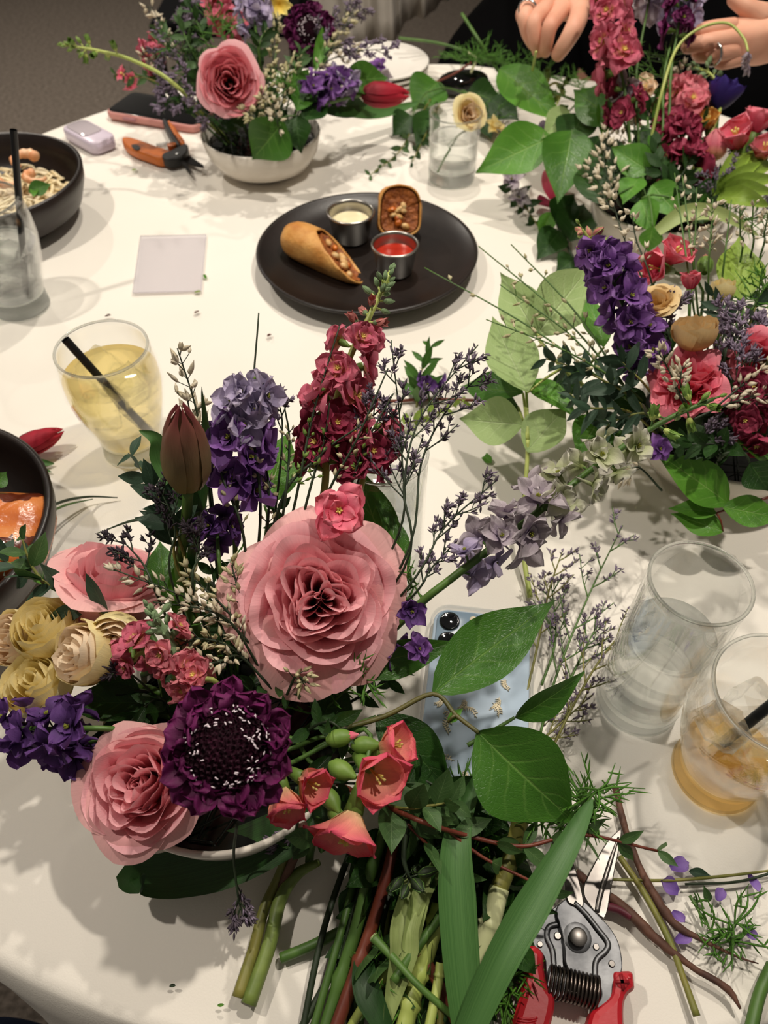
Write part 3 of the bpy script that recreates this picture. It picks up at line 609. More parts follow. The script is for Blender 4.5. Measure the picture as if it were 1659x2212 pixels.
for k in (0, 1):
    p = PH(O_[0]+785/s_, O_[1]+1276/s_, .018); m = MB(); M = frz((0, 0, 1), p+[0, 0, .0002], roll=k*math.pi/2); m.prism([(-.0038, -.0009), (.0038, -.0009), (.0038, .0009), (-.0038, .0009)], 0, .0006, m=M); m.obj('plus_mark', plain('dark_red_mark', '#8c141e', .5), pr)
for k in range(5):
    m = MB(); q = [PH(O_[0]+x/s_, O_[1]+y/s_, .0175) for x, y in ((165+k*-6, 1490+k*16), (225-k*6, 1500+k*16), (280-k*6, 1490+k*16))]; m.tube(bez(q, 6), .0006, 5); m.obj('grip_ridge', REDP, pr)
ORG = plain('orange_plastic', '#c8691f', .45); BKP = plain('black_grip', '#141313', .5)
O_, s_ = (0, 0), 2.9625
pc = PH(365, 325, 0); pr = thing('garden_snips', 'small orange and black garden snips lying open by the white bowl', 'snips', (pc[0], pc[1], TZ))
plate('handle', [(778, 905), (830, 898), (930, 930), (1010, 962), (1085, 985), (1110, 1010), (1040, 1050), (940, 1012), (850, 982), (800, 945)], .002, .015, ORG, .003)
plate('grip_inlay', [(835, 925), (880, 925), (905, 950), (880, 965), (850, 950)], .0145, .0158, BKP, .0004)
plate('handle', [(1075, 790), (1110, 815), (1150, 870), (1195, 935), (1170, 955), (1130, 905), (1085, 835)], .002, .015, ORG, .003)
plate('grip_inlay', [(1038, 785), (1072, 788), (1090, 835), (1130, 905), (1165, 955), (1140, 965), (1100, 905), (1060, 830)], .002, .0165, BKP, .002)
plate('pivot_body', [(1030, 1012), (1110, 985), (1195, 935), (1216, 975), (1190, 1020), (1130, 1045), (1060, 1052)], .004, .0165, BKP, .002)
plate('blade', [(1195, 985), (1250, 1025), (1322, 1073), (1250, 1065), (1165, 1035)], .007, .009, plain('dark_blade', '#33302e', .3, .9), .0004, 1)
plate('blade', [(1150, 1035), (1190, 1035), (1212, 1080), (1226, 1122), (1190, 1085)], .0095, .0115, plain('dark_blade', '#33302e', .3, .9), .0004, 1)
rd(1133, 978, 14, .016, .0178, 'pivot_bolt', STEEL); rd(1097, 920, 28, .004, .016, 'lock_knob', ORG)
a, b = PH(1008/s_, 948/s_, .010), PH(1080/s_, 932/s_, .010); d = nrm(b-a); e1 = nrm(np.cross(d, (0, 0, 1))); m = MB(); n = 90
m.tube(np.array([a+(b-a)*k/n+.0055*(math.cos(k*2*math.pi*6/n)*e1+math.sin(k*2*math.pi*6/n)*np.array([0, 0, 1])) for k in range(n+1)]), .0006, 5); m.obj('spring', STEEL, pr)
# ------------------------------------------------------------------ plant materials
ROSE_P = petal_mat('pink_rose_petal', '#e0627f', '#f092a3', '#f7babf', vein=.22)
ROSE_D = petal_mat('deep_pink_petal', '#c2485c', '#df7482', '#e8929a', vein=.25)
ROSE_S = petal_mat('salmon_petal', '#e28496', '#f0a0a6', '#f5bcba', vein=.22)
CREAM = petal_mat('cream_petal', '#f6da80', '#f8e296', '#f8eab4', vein=.2, var=.08); PEACH = petal_mat('peach_petal', '#f3cc9a', '#f8d8b4', '#f7e4c8', vein=.2, var=.08)
TAN = petal_mat('tan_petal', '#d2a560', '#e0b874', '#e8cc98', vein=.25); CORALP = petal_mat('coral_pink_petal', '#d83f66', '#f0708a', '#f58f9e', vein=.3)
PLUM = petal_mat('plum_petal', '#22030f', '#4a0b38', '#741f5c', rough=.6, vein=.3, trans=.12, var=.25); PLUMD = plain('plum_dark', '#17020b', .7, col2='#33081f', nscale=200, spec=.2)
VIOLET = petal_mat('violet_petal', '#52306a', '#7c4d98', '#966db0', vein=.35, var=.22); VIOLETD = petal_mat('dark_violet_petal', '#351e48', '#5b3878', '#734c90', vein=.35, var=.22)
LAVEND = petal_mat('lavender_petal', '#978bab', '#b0a3c4', '#c9bdd4', vein=.4); LILAC = petal_mat('pale_lilac_petal', '#8f7d98', '#b8abb4', '#c9bfc4', vein=.45, var=.2); PALEGR = petal_mat('greenish_white_petal', '#8d9a5c', '#bcbf9c', '#cbc7bd', vein=.35)
STOCKP = petal_mat('stock_pink_petal', '#d9b06a', '#cd5f78', '#cf6f82', vein=.4, var=.2); STOCKD = petal_mat('stock_wine_petal', '#b0405a', '#98304c', '#a23d58', vein=.4, var=.22); STOCKL = petal_mat('stock_light_petal', '#e2b472', '#d96f80', '#dc868e', vein=.35, var=.2)
FREES = petal_mat('freesia_petal', '#f9dca4', '#f6a38e', '#ee5a78', vein=.4, var=.15); TULR = petal_mat('red_tulip_petal', '#7d2c34', '#b01f35', '#c22a3c', vein=.35); TULG = petal_mat('green_tulip_petal', '#848048', '#7f6e4e', '#8a3f42', vein=.35, trans=.1)
ANEM = petal_mat('anemone_petal', '#140d3a', '#2a1c5e', '#3a2a7c', vein=.3); YELLP = petal_mat('yellow_petal', '#d9b23a', '#ecd56a', '#f0e08c')
ORANGEP = petal_mat('orange_petal', '#d9892a', '#e8a84a', '#efc070')
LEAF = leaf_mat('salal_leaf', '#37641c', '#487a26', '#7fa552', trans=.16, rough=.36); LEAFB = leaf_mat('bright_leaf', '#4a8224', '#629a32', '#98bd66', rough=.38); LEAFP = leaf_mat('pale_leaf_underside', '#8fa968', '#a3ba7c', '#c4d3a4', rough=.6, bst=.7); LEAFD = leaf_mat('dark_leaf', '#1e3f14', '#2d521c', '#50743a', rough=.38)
LEAFY = leaf_mat('yellow_green_leaf', '#7c9a35', '#95b04a', '#b6cb78'); EUC = leaf_mat('eucalyptus_leaf', '#2b4230', '#3a5540', '#5a745c', rough=.55, nv=9, bst=.25); EUCG = leaf_mat('green_eucalyptus_leaf', '#3a5a2c', '#4d6e3a', '#7a9660', rough=.5, nv=9, bst=.25)
def blade_mat(name, a, b):
    t = NT(name); v = t.noise(1, 4, 'UV', .6, (60, 1.2, 1)); c = t.ramp(v, [(.3, lin(a)), (.7, lin(b))]); t.l(c, t.p.inputs['Base Color']); t.bump(v, .35, .0006); t.set(Roughness=.42); t.translucent(c, .15); return t.m
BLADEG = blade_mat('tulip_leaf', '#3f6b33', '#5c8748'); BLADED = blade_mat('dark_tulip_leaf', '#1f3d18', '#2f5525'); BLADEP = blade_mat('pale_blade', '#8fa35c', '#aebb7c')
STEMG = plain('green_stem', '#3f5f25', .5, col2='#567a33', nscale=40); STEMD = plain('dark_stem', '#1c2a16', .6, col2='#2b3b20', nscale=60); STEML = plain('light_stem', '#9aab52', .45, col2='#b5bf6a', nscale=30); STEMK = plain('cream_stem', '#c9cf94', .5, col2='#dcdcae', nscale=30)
STEMR = plain('red_stem', '#5b2318', .45, col2='#7a3a26', nscale=50); STEMB = plain('brown_stem', '#3c2019', .5, col2='#5a2f24', nscale=40); TWIGM = plain('twig_bark', '#3a231c', .7, col2='#6a4636', nscale=70, bump=.6, bscale=150, bdist=.001); STEMO = plain('olive_stem', '#6d7434', .5, col2='#87803c', nscale=40)
GREYG = plain('felted_bud', '#6f8560', .85, col2='#88a077', nscale=120, bump=.3, bscale=400, spec=.15); BUDG = plain('green_bud', '#5c7f30', .5, col2='#7c9c46', nscale=60, trans=.1); BUDP = plain('pink_bud', '#b8606a', .55, col2='#cf8f7c', nscale=80, trans=.1)
BROOM = plain('broom_bud', '#a9a272', .6, col2='#d9cfaa', nscale=150, trans=.15); BROOMW = plain('white_broom_bud', '#e6dcc6', .6, col2='#c9bb9c', nscale=150, trans=.15)
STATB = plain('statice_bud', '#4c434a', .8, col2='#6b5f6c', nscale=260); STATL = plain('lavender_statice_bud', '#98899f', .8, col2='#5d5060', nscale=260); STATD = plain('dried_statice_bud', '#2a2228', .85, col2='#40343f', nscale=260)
YGC = plain('yellow_green_heart', '#a9a83c', .6, col2='#6f7a28', nscale=300); YELC = plain('yellow_heart', '#d8bb4a', .6, col2='#e6d68a', nscale=200); WHITEST = plain('white_stamen', '#e9d9e2', .5)

# ------------------------------------------------------------------ plant builders
def petal(L, W_, nu=7, nv=8, base=.25, peak=.62, cup=.25, curl=0., ruff=0., k=5., tip=0., seed=0, bend=0.):
    R_ = np.random.default_rng(seed); s = np.linspace(0, 1, nv); t = np.linspace(-1, 1, nu)
    w = np.where(s < peak, base+(1-base)*np.sin(np.pi/2*np.clip(s/peak, 0, 1)), np.sqrt(np.clip(1-((s-peak)/(1-peak))**2, 0, 1)))
    lin_ = np.where(s < peak, w, np.clip((1-s)/(1-peak), 0, 1)**.8); w = np.maximum(lerp(w, lin_, tip), .025)
    T, SS = np.meshgrid(t, s, indexing='ij'); Wd = w[None, :]*W_/2
    f1, f2 = R_.uniform(0, 6, 2)
    x = T*Wd; z = cup*W_*T**2*w[None, :]+curl*L*SS**2+ruff*W_*np.sin(k*T+f1)*SS**1.5*np.abs(T)**.5+ruff*.5*W_*np.sin(6*SS+f2)*T
    y = SS*L*(1-bend*SS**2*.3)-.05*L*T**2*SS
    return np.stack([x, y, z], -1)
def blob_bud(m, p, d, L, r, mi=0, n=6, pr=(.25, .8, 1, .8, .45, .08)):
    d = nrm(d); m.tube(np.array([p+d*L*q for q in np.linspace(0, 1, len(pr))]), np.array(pr)*r, n, mi, caps=False)
def rose_petal(R, t, n, k, R_, hc, ho, dep, lip, ruf, nv=11, ns=9, reflex=.8, tipf=1., jz=.04, lobe=None):
    v = np.linspace(-1, 1, nv); s = np.linspace(0, 1, ns); V_, S_ = np.meshgrid(v, s, indexing='ij')
    a0 = 2*math.pi*(k/n)+R_.uniform(-.18, .18); half = math.pi/n*R_.uniform(1.3, 1.6)
    rr_ = R*t*R_.uniform(.94, 1.05); rh = R*(hc+(ho-hc)*t**1.6)+R*R_.uniform(-jz, jz)
    q = np.clip((t-reflex)/(1-reflex+1e-6), 0, 1); b0 = np.array([.09*R, -dep*R]); b3 = np.array([rr_, rh])
    b1 = lerp(np.array([rr_*1.0, lerp(-dep*R, rh, .35)]), np.array([rr_*.62, rh+.14*R]), q)
    if reflex >= 1.2: b1 = np.array([rr_*1.4, lerp(-dep*R, rh, .22)])
    sm = 1-.17*np.abs(V_)**3+.05*tipf*np.exp(-(V_/.16)**2)+.012*np.sin(V_*5+R_.uniform(0, 6)); Q = S_*sm
    P = ((1-Q)**2)[..., None]*b0+(2*Q*(1-Q))[..., None]*b1+(Q**2)[..., None]*b3; r, z = P[..., 0], P[..., 1]
    c = np.clip((S_-.74)/.26, 0, 1)**2; lp = lip*R_.uniform(.5, 1.4)*(.6+.4*np.cos(V_*2.2)); r = r+lp*R*c; z = z-lp*R*.55*c
    f = R_.uniform(0, 6, 4); r = r+R*ruf*S_**2*np.sin(R_.uniform(3, 5)*V_+f[0])+R*ruf*.28*S_**3*np.sin(6.5*V_+f[1]); z = z+R*ruf*.7*S_**2*np.cos(R_.uniform(2.5, 4.5)*V_+f[2])
    r = r*(1+.055*V_)-R*.05*np.abs(V_)**2*S_*(1-q); r = np.maximum(r, .004*R)
    a = a0+V_*half*(.5+.5*S_**.7)
    if lobe and t < lobe[2]:
        u = 1-t/lobe[2]; r = r*(1+lobe[1]*(.35+.65*u)*np.cos(lobe[0]*(a+.9*u)+lobe[3]))+.10*R*u*S_**2*np.cos(2*a+1.1)*.5
    return np.stack([r*np.cos(a), r*np.sin(a), z], -1)
def stem_curve(c, ax, bowl, R, n=12, z=.05):
    b = np.array([bowl[0]+(c[0]-bowl[0])*.25, bowl[1]+(c[1]-bowl[1])*.25, TZ+z]); L = np.linalg.norm(c-b)
    return bez([c-ax*R, c-ax*(R+L*.3)+(b-c)*.12, lerp(c, b, .75), b], n)
def rose(label, c, axis, R, mt, layers, bowl=None, seed=1, roll=0, hc=.42, ho=-.1, dep=.8, lip=.09, ruf=.035, swirls=(), outer=None, group=None, name='rose', res=(11, 9), sep=True, cat='rose', reflex=.8, tipf=1., lobe=None):
    axis = nrm(axis); R_ = np.random.default_rng(seed); t = thing(name, label, cat, c, group); M = frz(axis, c, 1.0, roll)
    for (f, n) in layers:
        of = R_.uniform(0, 1)
        for k in range(n):
            rf = ruf*(1+1.3*(1-f)); m = MB(); m.grid(rose_petal(R, f, n, k+of, R_, hc, ho, dep, lip*(.4+f*f), rf, res[0], res[1], reflex, tipf, .04 if f > .5 else .07, lobe), m=M)
            m.obj('petal', (outer or mt) if f > .93 else mt, t)
    for (dx, dy, rs_, n) in swirls:
        for j, f in enumerate((1.0, .76, .54, .3)):
            of = R_.uniform(0, 1); q = max(2, n-(j > 1))
            for k in range(q):
                g = rose_petal(R*rs_, f, q, k+of, R_, .3, .5, 2.2, .05, .13, 15, 9, 2.0, 0, .16); g = g*np.array([1, .85, 1])+np.array([dx*R, dy*R, .02*R]); m = MB(); m.grid(g, m=M); m.obj('petal', mt, t)
    m = MB(); m.ell((0, 0, 0), (R*.22, R*.22, R*.25), n=10, k=6); m.V[-1] = xf(m.V[-1]+[0, 0, -dep*R*.98], M); m.obj('calyx', STEMG, t)
    if sep:
        for k in range(5):
            a = k*1.2566+R_.uniform(-.2, .2); d = np.array([math.cos(a), math.sin(a), .15]); g = petal(R*.95, R*.3, 5, 7, .5, .25, .2, .25, 0, tip=1, seed=k)
            m = MB(); m.grid(g, m=M@frame(d, (-d[0]*.3, -d[1]*.3, 1), (0, 0, -dep*R*.95))); m.obj('sepal', STEMG, t)
    if bowl is not None:
        m = MB(); m.tube(stem_curve(np.asarray(c), axis, bowl, R*dep), .0024, 7); m.obj('stem', STEMG, t)
    return t
def scabiosa(label, c, axis, R, bowl, seed, dome=.56, off=(0, 0)):
    R_ = np.random.default_rng(seed); axis = nrm(axis); t = thing('scabiosa', label, 'flower', c); M = frz(axis, c)
    D = np.array([off[0]*R, off[1]*R, 0])
    for f, n, L in ((.60, 15, .46), (.55, 14, .42), (.48, 14, .36), (.42, 13, .28)):
        of = R_.uniform(0, 1)
        for k in range(n):
            a = 2*math.pi*(k+of)/n+R_.uniform(-.16, .16); d = np.array([math.cos(a), math.sin(a), .15+1.6*(.6-f)+R_.uniform(-.3, .45)]); tw = R_.uniform(-.5, .5)
            m = MB(); m.grid(petal(R*L*R_.uniform(.8, 1.15), R*.40*R_.uniform(.8, 1.2), 11, 9, .3, .68, .25, R_.uniform(-.35, .15), .22, R_.uniform(4, 9), seed=int(R_.integers(9999))), m=M@frame(d, (-d[0]-math.sin(a)*tw, -d[1]+math.cos(a)*tw, 1.2), D+[math.cos(a)*R*f*.92, math.sin(a)*R*f*.92, R*(.0+.4*(.6-f))])); m.obj('petal', PLUM, t)
    m = MB(); m.lathe([(0, R*.34)]+[(R*dome*math.sin(q), R*(.34*math.cos(q))) for q in np.linspace(.2, 1.55, 8)], 24, m=M@np.array([[1, 0, 0, D[0]], [0, 1, 0, D[1]], [0, 0, 1, 0], [0, 0, 0, 1.]])); m.obj('flower_disc', PLUMD, t)
    m = MB(); n = 260
    for i in range(n):
        th = math.acos(1-i/n*.98); a = i*2.39996; d = np.array([math.sin(th)*math.cos(a), math.sin(th)*math.sin(a), math.cos(th)]); p = D+d*np.array([dome*R, dome*R, .36*R]); s = R*(.045+.05*(i/n)**2)
        for j in range(4): m.grid(petal(s*1.5, s*1.1, 3, 4, .5, .6, .3, -.2, .1, seed=i*4+j), m=M@frame(d+.75*np.array([math.cos(j*1.57+a), math.sin(j*1.57+a), .2]), d, p))
    stuff(m.obj('disc_florets', PLUMD if dome > .3 else PLUM, t))
    sm = MB(); sm.tube([(0, 0, -.5), (0, 0, -.3), (0, 0, .3), (0, 0, .5)], [.12, .2, .2, .1], 5); sm = sm.mesh('stamen', WHITEST)
    for i in range(130):
        th = R_.uniform(.5, 1.45); a = R_.uniform(0, 6.28)
        if R_.random() < .35 and math.sin(a) < 0: continue
        d = np.array([math.sin(th)*math.cos(a), math.sin(th)*math.sin(a), math.cos(th)]); p = D+d*np.array([dome*R*1.13, dome*R*1.13, .44*R]); q = R_.standard_normal(3); q -= d*np.dot(q, d)*.8
        inst(sm, 'stamen', t, M@frz(q, p, R*.058))
    if bowl is not None:
        m = MB(); m.tube(stem_curve(np.asarray(c), axis, bowl, R*.2), .0018, 6); m.obj('stem', STEMG, t)
    return t
FL = {}
def floret_mesh(kind, mats, v):
    key = (kind, tuple(k.name for k in mats), v)
    if key in FL: return FL[key]
    R_ = np.random.default_rng(v*17+len(kind)); m = MB()
    if kind == 'larkspur':
        for k in range(6):
            a = k*1.0472+R_.uniform(-.25, .25); d = np.array([math.cos(a), math.sin(a), R_.uniform(-.1, .9)]); m.grid(petal(1.1*R_.uniform(.8, 1.15), 1.0*R_.uniform(.75, 1.1), 9, 8, .3, .58, .2, R_.uniform(-.35, .3), .17, R_.uniform(3, 6), .4, seed=v*9+k), 0, m=frame(d, (-d[0]*.4, -d[1]*.4, 1), (d[0]*.06, d[1]*.06, 0)))
        for k in range(3):
            a = k*2.1+R_.uniform(0, 1); d = np.array([math.cos(a), math.sin(a), 1.1]); m.grid(petal(.5, .4, 5, 5, .4, .6, .3, -.2, .1, seed=k), 0, m=frame(d, (-d[0], -d[1], .5), (0, 0, .02)))
        for k in range(9):
            d = np.array([R_.uniform(-.5, .5), R_.uniform(-.5, .5), 1]); blob_bud(m, np.array([0, 0, .05]), d, .26, .026, 1, 4, (.4, .4, .5, 1.6, .3))
        m.tube(bez([(0, 0, 0), (0, .25, -.45), (0, .65, -.75)], 8), [.13, .09, .03], 6, 0)
    elif kind == 'stock':
        for L, n, z in ((1.0, 4, .0), (.85, 4, .1), (.5, 3, .25)):
            of = R_.uniform(0, 1)
            for k in range(n):
                a = 6.283*(k+of)/n+R_.uniform(-.2, .2); d = np.array([math.cos(a), math.sin(a), R_.uniform(.1, .5)+z*2]); m.grid(petal(L*R_.uniform(.85, 1.2), L*1.05, 9, 8, .28, .62, .14, R_.uniform(-.4, .2), .16, R_.uniform(3, 6), .2, seed=v*31+k+int(L*10)), 0, m=frame(d, (-d[0]*.4, -d[1]*.4, 1), (0, 0, z*.5)))
        for k in range(5):
            a = k*1.256; d = np.array([math.cos(a)*.5, math.sin(a)*.5, 1]); blob_bud(m, np.array([0, 0, .1]), d, .28, .055, 1, 5)
        blob_bud(m, np.array([0, 0, 0]), (0, 0, -1), .6, .2, 2, 7, (.9, 1, .9, .6, .35))
    elif kind == 'small':
        for k in range(5):
            a = k*1.2566+R_.uniform(-.15, .15); d = np.array([math.cos(a), math.sin(a), .3]); m.grid(petal(1, .75, 5, 5, .3, .65, .2, -.1, .06, seed=v*5+k), 0, m=frame(d, (-d[0]*.4, -d[1]*.4, 1)))
        m.ell((0, 0, .12), (.16, .16, .16), n=7, k=5, mi=1); blob_bud(m, np.zeros(3), (0, 0, -1), .7, .16, 1, 5)
    elif kind == 'bud':
        blob_bud(m, np.zeros(3), (0, 0, 1), 2.0, .5, 0, 9, (.25, .75, 1, 1, .85, .5, .12))
        for k in range(4):
            a = k*1.57; m.tube([(math.cos(a)*.13, math.sin(a)*.13, 0), (math.cos(a)*.47, math.sin(a)*.47, .6), (math.cos(a)*.49, math.sin(a)*.49, 1.1), (math.cos(a)*.2, math.sin(a)*.2, 1.85)], .055, 4, 1)
    elif kind == 'opening':
        for k in range(5):
            a = k*1.2566; d = np.array([math.cos(a)*.35, math.sin(a)*.35, 1]); m.grid(petal(1.9*R_.uniform(.85, 1.1), 1.15, 7, 7, .5, .5, -.32, -.12, .07, 4, .5, seed=v*7+k), 0, m=frame(d, (d[0], d[1], -.2), (math.cos(a)*.15, math.sin(a)*.15, 0)))
        blob_bud(m, np.array([0, 0, -.15]), (0, 0, 1), .9, .42, 1, 8, (.4, .9, 1, .8))
    FL[key] = m.mesh(kind+'_floret', list(mats)); return FL[key]
def spike(name, label, path, specs, stem_r, stem_m, cat, seed, face=.5, n_path=40, group=None, tipbuds=(0, None, .004), leaves=0):
    # specs: (from, to, how many, size, size at the end, kind, mats, part name)
    R_ = np.random.default_rng(seed); P = bez(path, n_path); mid = P[len(P)//2]; t = thing(name, label, cat, P[0], group)
    m = MB(); m.tube(P, [stem_r, stem_r*.9, stem_r*.55], 8); m.obj('stem', stem_m, t); T = np.gradient(P, axis=0); g = R_.uniform(0, 6); L = np.linalg.norm(np.diff(P, axis=0), axis=1).sum()
    ped = MB()
    for (s0, s1, n, z0, z1, kind, mats, pn) in specs:
        for i in range(n):
            f = lerp(s0, s1, (i+.5)/n)+R_.uniform(-.3, .3)*(s1-s0)/n; q = min(len(P)-1.001, max(0, f*(len(P)-1))); j = int(q); p = lerp(P[j], P[j+1], q-j); d = nrm(T[j]); g += 2.39996
            e = nrm(np.cross(d, [.31, .2, .93])); e2 = np.cross(d, e); o = math.cos(g)*e+math.sin(g)*e2; o = nrm(o+d*R_.uniform(.1, .6)+tocam(p)*face*R_.uniform(.4, 1.2)); sz = lerp(z0, z1, (i+.5)/n)*R_.uniform(.88, 1.14)
            c = p+o*(stem_r+sz*.62); ped.tube([p, lerp(p, c, .5)+d*sz*.05, c], stem_r*.28, 5)
            inst(floret_mesh(kind, mats, int(R_.integers(3))), pn, t, frz(o, c, sz, R_.uniform(0, 6)))
    nb, bm_, bz = tipbuds
    for i in range(nb):
        f = i/max(1, nb-1); d = nrm(T[-1]); g += 2.39996; e = nrm(np.cross(d, [.31, .2, .93])); e2 = np.cross(d, e); o = nrm((math.cos(g)*e+math.sin(g)*e2)*(1.1-f)+d*(.5+f)); p = P[-1]-d*(1-f)*bz*6; c = p+o*bz*1.2
        ped.tube([p, c], stem_r*.3, 5); inst(floret_mesh('bud', bm_, i % 3), 'bud', t, frz(o, c, bz*lerp(1.1, .6, f)))
    if ped.V: ped.obj('flower_stalks', stem_m, t)
    for i in range(leaves):
        f = R_.uniform(.0, .5); j = int(f*(len(P)-1)); d = nrm(T[j]); a = R_.uniform(0, 6.28); e = nrm(np.cross(d, [.31, .2, .93])); o = math.cos(a)*e+math.sin(a)*np.cross(d, e)+d*.7
        k = MB(); k.grid(leafg(.045, .009, seed=i, bend=-.3), m=frame(o, d, P[j])); k.obj('leaf', EUCG, t)
    return t
def leafg(L, W_, nu=9, nv=14, peak=.42, tip=.7, fold=.18, bend=-.15, wave=.03, base=.06, seed=0, twist=0.):
    R_ = np.random.default_rng(seed); s = np.linspace(0, 1, nv); t = np.linspace(-1, 1, nu)
    w = np.where(s < peak, base+(1-base)*np.sin(np.pi/2*np.clip(s/peak, 0, 1))**.75, np.cos(np.pi/2*np.clip((s-peak)/(1-peak), 0, 1)))
    w = np.where(s > peak, lerp(w, np.clip((1-s)/(1-peak), 0, 1)**1.25*(1+.35*np.sin(np.pi*np.clip((s-peak)/(1-peak), 0, 1))), tip), w); w = np.maximum(w, .012)
    T, S_ = np.meshgrid(t, s, indexing='ij'); w = w[None, :]; f = R_.uniform(0, 6, 3)
    x = T*w*W_/2; z = fold*W_*np.abs(T)**1.3*w*.9+bend*L*(S_**2)+wave*W_*(np.sin(9*S_+f[0]+np.sign(T)*1.3)*np.abs(T)**1.5+.6*np.sin(5*S_+f[1]))+twist*W_*T*w*S_
    return np.stack([x, S_*L*(1-abs(bend)*.25*S_)+0*T, z], -1)
def add_leaf(par, b, tip_, wpx, mt, roll=0, name='leaf', label=None, **kw):
    b, tip_ = np.asarray(b), np.asarray(tip_); d = tip_-b; L = np.linalg.norm(d); mid = (b+tip_)/2; W_ = px(wpx, mid); n = tocam(mid)+np.array([0, 0, .35]); n = n-nrm(d)*np.dot(n, nrm(d)); n = nrm(n); s = np.cross(nrm(d), n); r = math.radians(roll); n = n*math.cos(r)+s*math.sin(r)
    bend = kw.get('bend', -.15); y = nrm(d-n*bend*L)
    m = MB(); m.grid(leafg(L*1.04, W_, **kw), m=frame(y, n, b)); return m.obj(name, mt, par, label=label)
def leafy(name, label, stem, r, leaves, mt, sm=STEMG, cat='leaf sprig', group=None, seed=0):
    # leaves: (base u,v,h, tip u,v,h, width px, roll[, material[, bend]])
    P = bez(stem, 20); t = thing(name, label, cat, P[0], group); m = MB(); m.tube(P, [r, r*.7], 7); m.obj('stem', sm, t)
    for i, l in enumerate(leaves):
        b, q = PH(*l[0:3]), PH(*l[3:6]); add_leaf(t, b, q, l[6], l[8] if len(l) > 8 and l[8] else mt, l[7], seed=seed+i, bend=l[9] if len(l) > 9 else -.15)
        j = np.argmin(np.linalg.norm(P-b, axis=1))
        if np.linalg.norm(P[j]-b) > .004: k = MB(); k.tube(bez([P[j], (P[j]+b)/2+[0, 0, .002], b], 8), [r*.7, r*.5], 6); k.obj('leaf_stalk', sm, t)
    return t
def loose_leaf(name, label, b, tip_, wpx, mt, roll=0, stalk=0, cat='leaf', group=None, **kw):
    t = thing(name, label, cat, b, group); add_leaf(t, b, tip_, wpx, mt, roll, 'blade', **kw)
    if stalk: d = nrm(np.asarray(tip_)-b); m = MB(); m.tube(bez([b-d*stalk-[0, 0, .002], b-d*stalk*.4, b+d*.006], 8), .0011, 6); m.obj('leaf_stalk', STEMG, t)
    return t
EL = {}
def euc_mesh(mt, v, asp):
    k = (mt.name, v, asp)
    if k not in EL: m = MB(); m.grid(leafg(1, asp, 5, 9, .45, .35, .12, [-.25, .1, -.1][v % 3], .03, seed=v)); EL[k] = m.mesh('leaf', mt)
    return EL[k]
def eucalyptus(label, path, n, size, mt=EUC, sm=STEMO, r=.0012, asp=.42, seed=0, name='eucalyptus_sprig', s0=.12, spread=1.0, group=None, alt=False):
    R_ = np.random.default_rng(seed); P = bez(path, 30); t = thing(name, label, 'sprig', P[0], group); m = MB(); m.tube(P, [r, r*.5], 6); m.obj('stem', sm, t); T = np.gradient(P, axis=0); a = R_.uniform(0, 3)
    for i in range(n):
        f = lerp(s0, 1, i/max(1, n-1)); j = min(len(P)-1, int(f*(len(P)-1))); d = nrm(T[j]); a += 1.35; e = nrm(np.cross(d, [.31, .2, .93])); e2 = np.cross(d, e)
        for sgn in ((1, -1) if not alt else (1,)):
            o = sgn*(math.cos(a)*e+math.sin(a)*e2)*spread; o = nrm(o+d*R_.uniform(.35, 1.0)); sz = size*lerp(1.1, .55, f)*R_.uniform(.8, 1.2)
            inst(euc_mesh(mt, int(R_.integers(3)), asp), 'leaf', t, frame(o, tocam(P[j])+d*.4+R_.uniform(-.6, .6, 3), P[j], sz))
    return t
def feathery(label, path, n, size, sm=STEMG, seed=0, name='feathery_sprig', group=None, r=.0008):
    R_ = np.random.default_rng(seed); P = bez(path, 24); t = thing(name, label, 'sprig', P[0], group); m = MB(); m.tube(P, [r*1.3, r*.6], 6); m.obj('stem', sm, t); k = MB()
    for i in range(n):
        j = int(R_.uniform(.15, 1)*(len(P)-1)); o = R_.standard_normal(3); o[2] = abs(o[2])*.5; o = nrm(o); L = size*R_.uniform(.5, 1.1); b = P[j]; q = b+o*L+[0, 0, R_.uniform(-.2, .2)*L]; c = bez([b, lerp(b, q, .5)+R_.standard_normal(3)*L*.06, q], 6); k.tube(c, [.0005, .0007, .0002], 4, caps=False)
        for s in (.45, .7): z = lerp(b, q, s); w = z+nrm(o+R_.standard_normal(3)*.7)*L*.4; k.tube([z, (z+w)/2, w], [.0005, .0006, .0001], 4, caps=False)
    stuff(k.obj('needle_leaves', LEAFB if sm is STEMG else EUC, t)); return t
